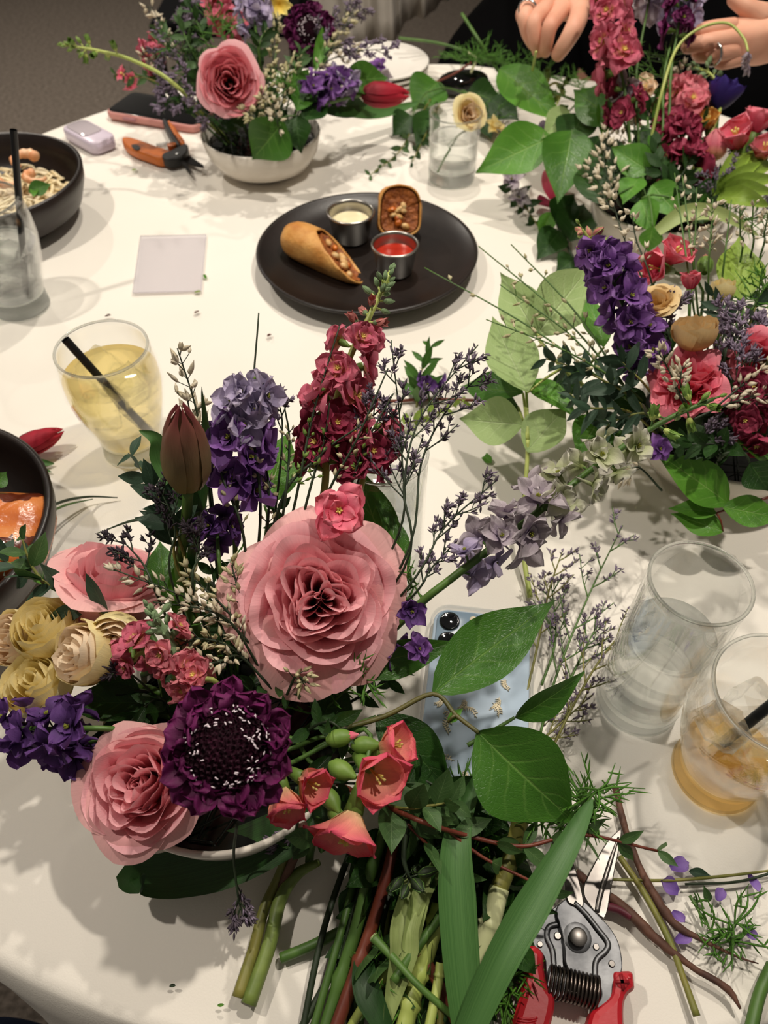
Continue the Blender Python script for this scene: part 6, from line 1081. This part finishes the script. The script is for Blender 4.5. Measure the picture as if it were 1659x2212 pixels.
for i, (p, n, sz, lb) in enumerate([([inb(B4, -.02, 0), A(440, 190, .11), A(420, 110, .14)], 10, .028, 'leafy twig behind the far pink rose'), ([inb(B4, -.03, .02), A(420, 120, .14), A(385, 40, .165)], 10, .028, 'leafy twig rising beside the salmon stock'), ([inb(B4, .0, .03), A(560, 110, .145), A(580, 60, .16)], 9, .028, 'leafy twig between salmon stock and scabiosa'), ([inb(B4, .02, .01), A(640, 150, .125), A(650, 110, .135)], 9, .026, 'leafy twig under the far plum scabiosa'), ([inb(B4, -.03, -.01), A(400, 220, .1), A(350, 230, .09)], 9, .026, 'leafy twig over the black phone screen'), ([inb(B4, .0, -.01), A(560, 220, .105), A(560, 160, .125)], 9, .026, 'leafy twig beside the far pink rose'), ([inb(B4, -.02, .02), A(440, 80, .155), A(400, -10, .185)], 9, .028, 'leafy twig at the top behind the salmon stock'), ([inb(B4, -.03, .02), A(380, 130, .13), A(340, 60, .15)], 10, .028, 'leafy twig near the white broom buds')]):
    eucalyptus(lb, p, n, sz, EUCG if i % 2 else LEAFD, STEMG, seed=260+i, s0=.3, asp=.38, name='leafy_twig')
for i, (p, n, lb) in enumerate([([inb(B4, .01, -.01), A(580, 250, .1), A(570, 200, .12), A(600, 140, .135)], 44, 'white budded broom right beside the far pink rose'), ([inb(B4, .01, -.02), A(560, 265, .095), A(530, 240, .105), A(515, 225, .105)], 30, 'white budded broom low under the far pink rose'), ([inb(B4, .02, 0), A(610, 220, .11), A(620, 160, .125), A(640, 130, .13)], 36, 'white budded broom beneath the far scabiosa'), ([inb(B4, .01, .02), A(590, 140, .135), A(590, 90, .15), A(598, 45, .165)], 26, 'white budded broom under the yellow bloom'), ([inb(B4, .03, .02), A(700, 130, .13), A(735, 70, .145), A(765, 40, .15)], 26, 'white budded broom before the hanging grey cloth'), ([inb(B4, .03, .01), A(690, 150, .12), A(750, 120, .125), A(770, 110, .125)], 24, 'white budded broom above the lilac larkspur'), ([inb(B4, -.04, .02), A(380, 130, .13), A(345, 50, .15), A(318, 10, .16)], 20, 'white budded broom next to the dark chair'), ([inb(B4, -.04, .01), A(350, 150, .12), A(322, 130, .125), A(305, 110, .13)], 12, 'few white broom buds beside the small pink stock'), ([inb(B4, .02, -.02), A(600, 270, .095), A(590, 230, .11), A(570, 220, .11)], 30, 'white budded broom just over the rim of the far bowl')]):
    broom(lb, p, n, 280+i, .3, 1, .0085, .0024, bm_=BROOMW if i > 4 else BROOM, side=4, spread=.9)
for i, (p, nb, mt, lb) in enumerate([([inb(B4, -.04, -.01), A(430, 225, .1), A(385, 215, .105), A(345, 220, .1)], 9, STATL, 'lilac statice hanging over the black phone screen'), ([inb(B4, -.03, 0), A(430, 200, .11), A(390, 180, .12), A(355, 180, .12)], 8, STATL, 'lilac statice above the black phone screen'), ([inb(B4, -.03, .01), A(420, 150, .125), A(400, 80, .145), A(385, 30, .16)], 8, STATB, 'dark statice rising by the salmon stock'), ([inb(B4, -.02, -.02), A(470, 260, .095), A(450, 250, .1), A(480, 240, .1)], 6, STATB, 'dark statice in the shade over the far bowl rim'), ([inb(B4, .04, .02), A(700, 120, .13), A(770, 110, .135), A(850, 105, .14)], 9, STATL, 'lilac statice reaching over the white plates'), ([inb(B4, .03, .03), A(690, 90, .14), A(740, 40, .155), A(790, 20, .16)], 8, STATB, 'statice in front of the hanging grey cloth'), ([inb(B4, -.02, .03), A(440, 60, .155), A(420, 0, .175), A(400, -40, .185)], 7, STATL, 'lilac statice at the very top of the far arrangement'), ([inb(B4, -.03, .0), A(400, 130, .13), A(360, 110, .14), A(340, 150, .13)], 7, STATB, 'statice beside the small coral florets')]):
    statice(lb, p, nb, .03, 290+i, mt, s0=.3, bl=.005)
for i, (p, lb) in enumerate([([inb(B4, 0, .02), A(500, 120, .14), A(450, 30, .17)], 'feathery green behind the salmon stock'), ([inb(B4, -.02, 0), A(420, 150, .12), A(370, 100, .14)], 'feathery green by the dark chair leg'), ([inb(B4, .02, 0), A(600, 180, .12), A(640, 210, .11)], 'feathery green beside the far white broom')]):
    feathery(lb, p, 40, .035, seed=300+i)
floret('lilac floret lying on the white plates', 820, 142, .045, 20, 'larkspur', LK, (0, -.4, .9)); floret('pale floret wilting beside the white plates', 828, 172, .03, 24, 'larkspur', LKP, (.2, -.6, .6), roll=1)
c = A(1012, 246, .075); rose('peach rose leaning in the short tumbler', c, TCM(c, .25, .25), px(36, c), PEACH, [(1.0, 4), (.85, 4), (.65, 4), (.45, 3), (.25, 3)], None, 91, .3, .5, .35, 1.1, .09, .03, name='spray_rose', res=(9, 8), outer=CREAM)
o = C.objects[-1] if False else None
m = MB(); m.tube(bez([c-[.0, 0, .02], A(985, 300, .05), A(945, 372, .021)], 10), .0012, 6); o = m.obj('flower_stalk', STEMG); at_origin(o, A(945, 372, .021)); tag(o, 'thin green stalk of the peach rose inside the short tumbler', 'flower stalk')
# ------------------------------------------------------------------ clippings at the far side
leafy('salal_sprig', 'leaves lying between the red tulip and the short tumbler', path((1000, 200, .02), (960, 190, .03), (920, 200, .03)), .0016, [(945, 178, .03, 890, 238, .012, 92, 5, LEAF), (890, 250, .025, 848, 292, .006, 62, 0, LEAFD), (930, 240, .02, 900, 320, .006, 60, 0, LEAFD), (1030, 230, .02, 1062, 300, .006, 70, 0, LEAFD), (1010, 200, .03, 1080, 210, .02, 60, 0, LEAFD), (1060, 215, .03, 1120, 260, .02, 70, 0, LEAFD)], LEAF, STEMG, 'leaf branch')
eucalyptus('leafy clipping drooping beside the short tumbler', path((930, 215, .02), (895, 270, .012), (860, 330, .006), (800, 378, .004)), 10, .02, EUCG, seed=310, asp=.45)
eucalyptus('leafy clipping just touching the short tumbler', path((950, 225, .02), (915, 300, .012), (890, 350, .006)), 8, .02, LEAFD, seed=311, asp=.42)
eucalyptus('dark clipping between the glossy leaves and the black plate', path((1100, 400, .01), (1130, 440, .01), (1170, 500, .008)), 7, .026, LEAFD, seed=312, asp=.4)
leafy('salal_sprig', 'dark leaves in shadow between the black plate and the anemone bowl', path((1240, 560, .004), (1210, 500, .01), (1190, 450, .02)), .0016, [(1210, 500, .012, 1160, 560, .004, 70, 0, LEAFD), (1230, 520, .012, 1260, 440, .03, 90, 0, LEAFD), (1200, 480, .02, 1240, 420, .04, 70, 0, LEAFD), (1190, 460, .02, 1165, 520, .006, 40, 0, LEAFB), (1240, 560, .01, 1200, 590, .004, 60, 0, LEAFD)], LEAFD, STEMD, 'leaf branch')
for i, (nm, lb, p, r, mt) in enumerate([('flower_stalk', 'green stalk reaching from the white plates to the feathery heap', path((862, 82, .05), (940, 92, .05), (1010, 112, .045), (1060, 140, .03)), .0022, STEMG), ('flower_stalk', 'green stalk pointing up to the grey cloth', path((998, 30, .08), (1030, 80, .07), (1060, 130, .04), (1085, 165, .02)), .0026, STEMG), ('flower_stalk', 'pale bent stalk over the black case', path((1012, 112, .05), (1028, 128, .045), (1020, 150, .035), (1010, 182, .015)), .002, STEMK), ('flower_stalk', 'brown stalk over the black case', path((940, 178, .02), (980, 160, .04), (1018, 135, .05)), .0016, STEMR), ('flower_stalk', 'thin pale stalk held by the ringed hand', path((1158, 112, .158), (1154, 132, .14), (1150, 152, .12)), .0016, STEML)]):
    stalk(nm, lb, p, r, mt, cat='flower stalk')
for i, (p, n, lb) in enumerate([(path((1000, 110, .05), (1060, 130, .04), (1130, 150, .03)), 60, 'feathery heap below the black coat'), (path((960, 120, .04), (1010, 130, .045), (1050, 120, .05)), 34, 'feathery green beside the black case'), (path((1120, 140, .03), (1200, 170, .03), (1280, 200, .05)), 40, 'feathery green along the far table edge'), (path((1080, 170, .02), (1090, 220, .02), (1060, 260, .02)), 34, 'feathery green behind the peach rose')]):
    feathery(lb, p, n, .035, STEMG, 320+i, r=.0012)
spike('stock_flower', 'wilted green stock curling by the far table edge', path((1190, 250, .06), (1170, 210, .08), (1195, 180, .09), (1215, 195, .085), (1185, 260, .07)), [(.2, 1.0, 9, px(12, A(1190, 220, .08)), px(11, A(1190, 220, .08)), 'opening', (BUDG, STEML), 'bud')], .0018, STEML, 'stock flower', 95, .4)
for i, (u, v, r, lb, kd, mts) in enumerate([(1045, 195, 24, 'pale lilac florets in the heap by the black case', 'larkspur', LKP), (1120, 300, 24, 'lilac floret under the glossy leaf', 'larkspur', LKL), (1170, 285, 22, 'lavender floret behind the glossy leaf', 'larkspur', LKL), (1105, 390, 26, 'wilted lilac floret below the big glossy leaf', 'larkspur', LKP), (1120, 430, 24, 'wilted floret next to the dark clipping', 'larkspur', LKP), (1070, 275, 22, 'white florets behind the short tumbler', 'larkspur', (CREAM, YGC))]):
    floret(lb, u, v, .02, r, kd, mts, (.2*(i % 3-1), -.3, .9), roll=i)
def fallen(label, u, v, h, L, W_, mt, ang, tilt=.3, seed=0, cup=.3, group=None):
    p = A(u, v, h); d = np.array([math.cos(ang), math.sin(ang), tilt]); m = MB(); m.grid(petal(px(L, p), px(W_, p), 9, 8, .35, .6, cup, .15, .06, 3, seed=seed), m=frame(d, (0, 0, 1), p)); o = m.obj('fallen_petal', mt); at_origin(o, p); return tag(o, label, 'petal', group)
fallen('pink petal standing on the cloth beside the big glossy leaves', 1192, 430, .004, 66, 54, CORALP, 1.8, 1.1, 1); fallen('wine petal lying under the pink one', 1192, 448, .004, 40, 46, STOCKD, 3.3, .2, 2)
# ------------------------------------------------------------------ loose sprigs beside the blue phone
for i, (p, nb, bl, lb) in enumerate([(path((1160, 1690, .012), (1230, 1540, .02), (1300, 1420, .03), (1385, 1320, .04)), 9, .040, 'lilac statice curving up to the tall water glass'), (path((1150, 1660, .01), (1195, 1480, .02), (1270, 1290, .03), (1345, 1135, .045)), 9, .042, 'longest lilac statice rising to the bowl with tan roses'), (path((1130, 1530, .006), (1160, 1400, .012), (1185, 1280, .02), (1215, 1190, .03)), 8, .036, 'lilac statice nearest the tip of the large leaf'),
        (path((1190, 1560, .008), (1250, 1430, .016), (1290, 1350, .022)), 7, .034, 'lilac statice in the middle of the loose ones'), (path((1120, 1640, .006), (1180, 1590, .01), (1280, 1500, .014)), 7, .03, 'low lilac statice by the base of the tall water glass'), (path((1170, 1480, .006), (1200, 1380, .012), (1190, 1250, .02)), 6, .034, 'short lilac statice standing beside the bare pale stalk')]):
    statice(lb, p, nb, bl, 400+i, STATL, STEMG if i % 2 else STEMO, .0010, s0=.35, bl=.0029, dens=.75)
# heap of cut stems at the near side: from the lowest layer up
G_ = 'cut stems in the near heap'
R_ = np.random.default_rng(77)
ORD = 'first second third fourth fifth sixth seventh eighth ninth tenth eleventh twelfth thirteenth fourteenth fifteenth sixteenth seventeenth eighteenth'.split()
for i in range(18):
    u0, u1 = 770+i*16+R_.uniform(-8, 8), 640+i*27+R_.uniform(-12, 12); v0 = R_.uniform(1760, 1880); h = .004+.010*R_.random()
    stalk('cut_flower_stalk', 'thin cut stem deep in the near heap, %s from the left' % ORD[i], path((u0, v0, h), ((u0+u1)/2+R_.uniform(-25, 25), 2010, h+.004), (u1, 2290, h*.6)), R_.uniform(.0013, .0028), [STEMD, STEMG, STEMD, STEMO][i % 4], group=G_)
for i, (p, n, sz, mt, lb) in enumerate([(path((830, 1780, .02), (820, 1900, .018), (760, 2080, .01)), 9, .034, LEAFD, 'dark leafy clipping at the outer side of the near heap'), (path((900, 1800, .02), (900, 1950, .018), (860, 2150, .01)), 10, .036, LEAFD, 'dark leafy clipping in the middle of the near heap'), (path((1050, 1780, .02), (1080, 1900, .018), (1120, 2080, .01)), 10, .036, LEAFD, 'dark leafy clipping between the broad leaves'), (path((950, 1850, .02), (930, 2000, .018), (950, 2180, .01)), 10, .036, LEAFD, 'dark leafy clipping under the first broad leaf'), (path((800, 2000, .015), (830, 2100, .015), (860, 2200, .01)), 8, .03, EUCG, 'leafy clipping at the bottom of the near heap'), (path((1000, 1720, .02), (1010, 1780, .02), (1060, 1860, .018)), 8, .034, LEAFD, 'dark leafy clipping under the red eucalyptus twig'), (path((1100, 1900, .015), (1060, 2020, .012), (1050, 2160, .01)), 8, .034, LEAFD, 'dark leafy clipping beside the red shears handle'), (path((850, 1720, .03), (900, 1790, .025), (990, 1830, .02)), 9, .03, LEAFD, 'dark leafy clipping under the freesia buds')]):
    eucalyptus(lb, p, n, sz, mt, STEMD, seed=410+i, asp=.5, name='leafy_clipping')
for i, (p, lb) in enumerate([(path((980, 1700, .02), (1010, 1760, .02), (1070, 1830, .02)), 'feathery green beneath the second large leaf'), (path((810, 2080, .01), (850, 2110, .012), (900, 2130, .01)), 'feathery tuft in the lower part of the near heap'), (path((1060, 2150, .006), (1090, 2120, .006), (1110, 2100, .006)), 'feathery tuft lying against the red shears handle'), (path((1190, 1780, .02), (1250, 1750, .03), (1310, 1720, .035)), 'feathery tuft by the tip of the second broad leaf')]):
    feathery(lb, p, 44, .026, seed=420+i)
stalk('cut_flower_stalk', 'dark green cut stem with a thick joint at the outer side of the heap', path((850, 1690, .05), (828, 1800, .035), (800, 1885, .03), (768, 2010, .022), (735, 2115, .014), (690, 2260, .008)), [.0026, .0032, .0034, .0036, .0036, .0034], STEMG, (.38, .80), n=10)
stalk('cut_flower_stalk', 'dark red brown cut stem lying beside the jointed green one', path((862, 1770, .04), (838, 1880, .034), (800, 2010, .026), (765, 2110, .02), (715, 2250, .014)), [.003, .0034, .0036, .0036], STEMR, (.66,), n=10)
stalk('cut_flower_stalk', 'short green cut stem pointing out from the heap over the cloth', path((800, 1985, .012), (730, 2015, .008), (668, 2045, .005), (606, 2070, .0035)), .0030, STEMG, cut=(1,), n=10)
stalk('cut_flower_stalk', 'forked green cut stem lying alone below the long dark tulip leaf', path((640, 1790, .03), (604, 1890, .012), (572, 1960, .008), (548, 2050, .006), (515, 2155, .005)), [.0026, .003, .0032, .0034, .0038], STEMO, cut=(1,), n=10)
stalk('cut_flower_stalk', 'torn thick cut stem fused along the forked one', path((690, 1862, .02), (640, 1890, .015), (605, 1945, .010), (582, 2040, .008), (537, 2170, .006)), [.002, .0036, .004, .0042, .0044], plain('mottled_stem', '#4d6326', .5, col2='#7d8f45', nscale=45), cut=(1,), n=10)
stalk('cut_flower_stalk', 'dark stem behind the forked one dropping from the bowl', path((655, 1780, .05), (640, 1840, .03), (612, 1905, .012), (590, 1945, .006)), .0026, TWIGM)
stalk('cut_flower_stalk', 'short green stem dropping behind the lowest freesia', path((690, 1770, .05), (672, 1830, .025), (668, 1862, .012)), .0026, STEMG, cut=(1,))
stalk('cut_flower_stalk', 'thick yellow green cut stem with knots beside the first broad leaf', path((948, 1955, .03), (925, 2050, .028), (895, 2140, .024), (860, 2270, .02)), [.0044, .0046, .0046, .0048], STEML, (.12, .55, .75), n=12)
stalk('cut_flower_stalk', 'green stem running up behind the thick yellow green one', path((1020, 1800, .03), (960, 1960, .034), (905, 2040, .034), (850, 2120, .03)), .0026, STEMG, n=9)
stalk('cut_flower_stalk', 'two tone cut stem, green above and cream below', path((1125, 1770, .04), (1105, 1850, .034), (1078, 1920, .03)), .0050, STEMO, n=12); stalk('cut_flower_stalk', 'peeled cream piece of stem beside the second broad leaf', path((1079, 1918, .03), (1060, 1990, .026), (1026, 2085, .02)), [.0056, .0056, .0052], STEMK, (.55,), n=12, cut=(1,))
stalk('cut_flower_stalk', 'slender light green stem by the foot of the first broad leaf', path((952, 2080, .034), (945, 2130, .032), (925, 2230, .03)), .0026, STEML, (.3,))
stalk('cut_flower_stalk', 'thin pale cut stem slanting across the heap', path((806, 2024, .034), (850, 2070, .036), (905, 2130, .036), (985, 2200, .03)), [.0026, .0018, .0018], STEMG, cut=(0,))
stalk('cut_flower_stalk', 'red stem crossing near the bottom of the heap', path((910, 2060, .028), (950, 2130, .026), (1000, 2240, .02)), .003, STEMR)
stalk('cut_flower_stalk', 'green stem crossing the heap low down to the picture edge', path((750, 2230, .012), (800, 2150, .02), (900, 2010, .03), (930, 1890, .03)), .0024, STEML)
stalk('cut_flower_stalk', 'thin dark stem slanting at the near end of the heap', path((630, 2260, .006), (690, 2150, .006), (745, 2050, .01)), .0022, STEMD)
t = thing('tulip_leaf', 'first broad blade, upright long tulip leaf in the near heap', 'leaf', A(1000, 2200, .04)); strap(t, path((1020, 2290, .03), (1000, 2120, .042), (988, 1960, .052), (985, 1840, .058), (1000, 1760, .06), (1045, 1650, .062)), 80, BLADEG, 'blade', .45, .55, wbase=.75)
t = thing('tulip_leaf', 'second broad blade, slanting long tulip leaf ending at the large glossy leaf', 'leaf', A(1010, 2200, .04)); strap(t, path((985, 2290, .035), (1080, 2080, .056), (1160, 1940, .064), (1230, 1820, .066), (1280, 1725, .062)), 74, BLADEG, 'blade', .4, .5, wbase=.7)
t = thing('tulip_leaf', 'short dark blade pointing up behind the first broad leaf', 'leaf', A(1000, 1800, .03)); strap(t, path((985, 1880, .045), (1005, 1790, .05), (1025, 1720, .056), (1047, 1655, .06)), 52, BLADED, 'blade', .5, .8)
t = thing('tulip_leaf', 'pale torn blade folded over among the cut stems', 'leaf', A(880, 2000, .03)); strap(t, path((905, 1905, .036), (875, 2000, .038), (872, 2060, .034), (850, 2150, .026), (830, 2240, .02)), 62, BLADEP, 'blade', .7, .7, wbase=1.0); strap(t, path((955, 1860, .036), (912, 1930, .04), (890, 2020, .036), (878, 2060, .034)), 42, BLADEP, 'sheath', .8, .3, wbase=.8)
t = thing('tulip_leaf', 'dark wet leaf at the bottom of the near heap', 'leaf', A(800, 2150, .02)); strap(t, path((785, 2060, .022), (790, 2130, .026), (820, 2200, .024), (860, 2270, .018)), 60, BLADED, 'blade', .4, .5)
loose_leaf('round_leaf', 'round dark leaf lying at the outer side of the heap', A(790, 1935, .012), A(735, 1985, .006), 78, LEAFD, stalk=.01, peak=.5, tip=.1)
loose_leaf('round_leaf', 'round green leaf half under the red shears handle', A(1090, 2100, .006), A(1105, 2030, .006), 70, LEAFD, peak=.5, tip=.2)
spike('flower_stalk', 'dark green closed flower head hanging into the near heap', path((880, 1770, .06), (872, 1850, .055), (885, 1900, .05)), [(.8, 1.0, 6, .006, .005, 'bud', (STEMD, STEMG), 'bud')], .0016, STEMD, 'flower stalk', 97, .3)
# twigs on the cloth
for lb, p, r, mt, cut in [
        ('long dark brown twig lying outermost of the brown twigs', ((1330, 1702), (1352, 1800), (1385, 1890), (1425, 1960), (1460, 2005), (1545, 2050), (1634, 2086)), [.0023, .0021, .0022, .0026, .0024, .0009, .0004], TWIGM, (0,)),
        ('thick crooked brown twig crossing behind the shears blade', ((1244, 1884), (1290, 1920), (1345, 1958), (1395, 2005), (1440, 2045), (1510, 2095), (1575, 2135), (1605, 2180)), [.0027, .0027, .0031, .0031, .0023, .0017, .0021, .0007], TWIGM, (0,)),
        ('green brown twig running straight between the dark ones', ((1338, 1850), (1395, 1935), (1445, 2030), (1475, 2110), (1505, 2195)), [.0019, .0019, .0021, .0018, .0021], STEMO, (1,)),
        ('thin stem running level to the purple petals', ((1320, 1900), (1440, 1902), (1560, 1893), (1670, 1880)), [.0008, .001, .0009, .0007], STEMO, None), ('second thin stem running along the level one', ((1480, 1910), (1590, 1905), (1670, 1885)), [.0007, .0008, .0008], STEMD, None),
        ('green flower stem cut off by the near corner of the picture', ((1668, 2085), (1640, 2150), (1618, 2240)), [.0034, .0034, .0036], STEMG, None)]:
    stalk('twig', lb, [A(u, v, .0045) for u, v in p], r, mt, (.55,) if len(p) > 6 else (), 'twig', cut=cut, bumps=.05 if mt is TWIGM else 0, seed=len(lb))
t = stalk('twig', 'short wine red side twig behind the shears', path((1308, 1958, .006), (1335, 1965, .005), (1362, 1980, .0045)), .0026, plain('wine_twig', '#5e1f2e', .5), cat='twig')
VP = petal_mat('fallen_violet_petal', '#6d4f9c', '#8b6bb8', '#9d80c6')
for i, (u, v, L, W_, a, lb) in enumerate([(1464, 1872, 42, 34, .2, 'violet petal lying nearest the amber glass'), (1450, 1922, 44, 38, 2.6, 'dark violet petal below the first violet one'), (1556, 1938, 30, 24, 1.0, 'violet petal curled beside the thin sprig'), (1460, 1976, 32, 22, 5.4, 'narrow violet petal close to the long dark twig'), (1474, 2030, 40, 26, .3, 'violet petal lying against the long dark twig end'), (1612, 2010, 36, 24, 5.3, 'violet petal by the green needle tuft'), (1620, 1900, 42, 20, 4.9, 'folded violet petal on the thin stems')]):
    fallen(lb, u-L*.4*math.cos(a), v+L*.3*math.sin(a), .002, L, W_, VP, a, .15, i+20, .25)
feathery('green needle tuft on the cloth by the near corner', path((1580, 2062, .003), (1578, 2020, .006), (1590, 1990, .008)), 24, .024, seed=430); feathery('thin green needle sprig beside the violet petals', path((1490, 1935, .003), (1520, 1985, .004), (1560, 2050, .003)), 10, .014, seed=431)
loose_leaf('small_leaf', 'small dark eucalyptus leaf beside the first violet petal', A(1488, 1882, .003), A(1536, 1892, .003), 22, EUC); loose_leaf('small_leaf', 'small green leaf standing by the curled violet petal', A(1532, 1948, .003), A(1520, 1912, .012), 18, EUCG)
# small things on the open cloth
c0 = A(28, 975, .016); tulip('red tulip bud lying beside the salmon bowl', c0, nrm(A(118, 938, .018)-c0), .046, .0105, TULR, [c0, A(0, 985, .014), A(-40, 1000, .012)])
t = thing('tulip_leaf', 'forked green leaf tip lying below the red tulip bud', 'leaf', A(60, 1000, .004)); strap(t, path((20, 1000, .006), (70, 1000, .006), (118, 1002, .003)), 26, BLADEG, 'blade', .5, .6); strap(t, path((20, 1004, .005), (70, 1008, .005), (112, 1020, .003)), 16, BLADEG, 'blade_tip', .4, .6)
stalk('grass_blade', 'thin curved grass blade between salmon bowl and cider', path((80, 1115, .05), (130, 1085, .03), (190, 1073, .012), (254, 1075, .003)), [.0012, .0012, .0005], STEMD, cat='stem'); stalk('grass_blade', 'second thin grass blade right along the first', path((85, 1120, .045), (140, 1092, .025), (200, 1078, .006)), [.001, .001, .0004], STEMG, cat='stem')
stalk('grass_blade', 'dark grass blade sticking out beside the pink rose that is turned away', [A(420, 1120, .1), A(300, 1122, .1), A(210, 1152, .085)], [.0012, .0014, .0004], STEMD, cat='stem', flat=.4)
loose_leaf('basil_leaf', 'dark basil leaf on the pasta', A(62, 415, .05), A(110, 398, .052), 34, LEAF); loose_leaf('basil_leaf', 'smaller basil leaf beside the first on the pasta', A(72, 425, .049), A(78, 395, .05), 18, LEAFB)
loose_leaf('herb_leaf', 'green herb leaf at the rim of the salmon bowl', A(-12, 1050, .045), A(14, 1020, .05), 40, LEAF)
loose_leaf('leaf_scrap', 'square green leaf scrap by the pale broad leaves', A(1046, 985, .002), A(1062, 1000, .002), 18, LEAFB, peak=.6, tip=.0, base=.9)
eucalyptus('leafy tuft of jagged green behind the statice', path((900, 880, .004), (905, 820, .02), (930, 750, .035)), 9, .034, LEAF, seed=440, asp=.28, name='jagged_sprig'); stalk('twig', 'thin red twig lying behind the pink stock', path((760, 838, .004), (830, 865, .004), (930, 862, .004), (1060, 866, .006)), .0016, STEMR, cat='twig')
eucalyptus('pale green sprig lying below the thin red twig', path((840, 930, .004), (920, 900, .006), (1000, 868, .006)), 9, .018, LEAFY, seed=441, asp=.4)
spike('larkspur', 'small violet sprig behind the jagged leaves', path((930, 880, .006), (925, 840, .015), (930, 815, .02)), [(.3, 1, 4, .012, .01, 'larkspur', LKD, 'floret')], .001, STEMG, 'larkspur', 98)
SC = [('tiny green scrap by the clear sleeve corner', 420, 632), ('tiny green scrap beyond the clear sleeve', 446, 603), ('tiny brown scrap between cider and clear sleeve', 430, 672), ('tiny scrap just behind the cider rim', 226, 684), ('tiny dark scrap near the cider foot', 212, 935), ('tiny dark scrap on the empty near cloth', 296, 2106 if False else 366), ('tiny scrap near the picture bottom', 470, 2172), ('tiny dark scrap beside the forked stem', 660, 2060), ('tiny scrap in front of the black plate', 586, 722), ('tiny scrap halfway along the near cloth', 366, 2130)]
for i, (lb, u, v) in enumerate(SC):
    p = A(u, v, .0012); m = MB(); m.grid(petal(px(16, p), px(7, p), 4, 5, .4, .5, .3, .1, .1, seed=i), m=frame((math.cos(i*2.1), math.sin(i*2.1), .15), (0, 0, 1), p)); o = m.obj('leaf_scrap', [LEAFY, LEAFB, TWIGM, STEMB, STEMD][i % 5]); at_origin(o, p); tag(o, lb, 'leaf scrap')
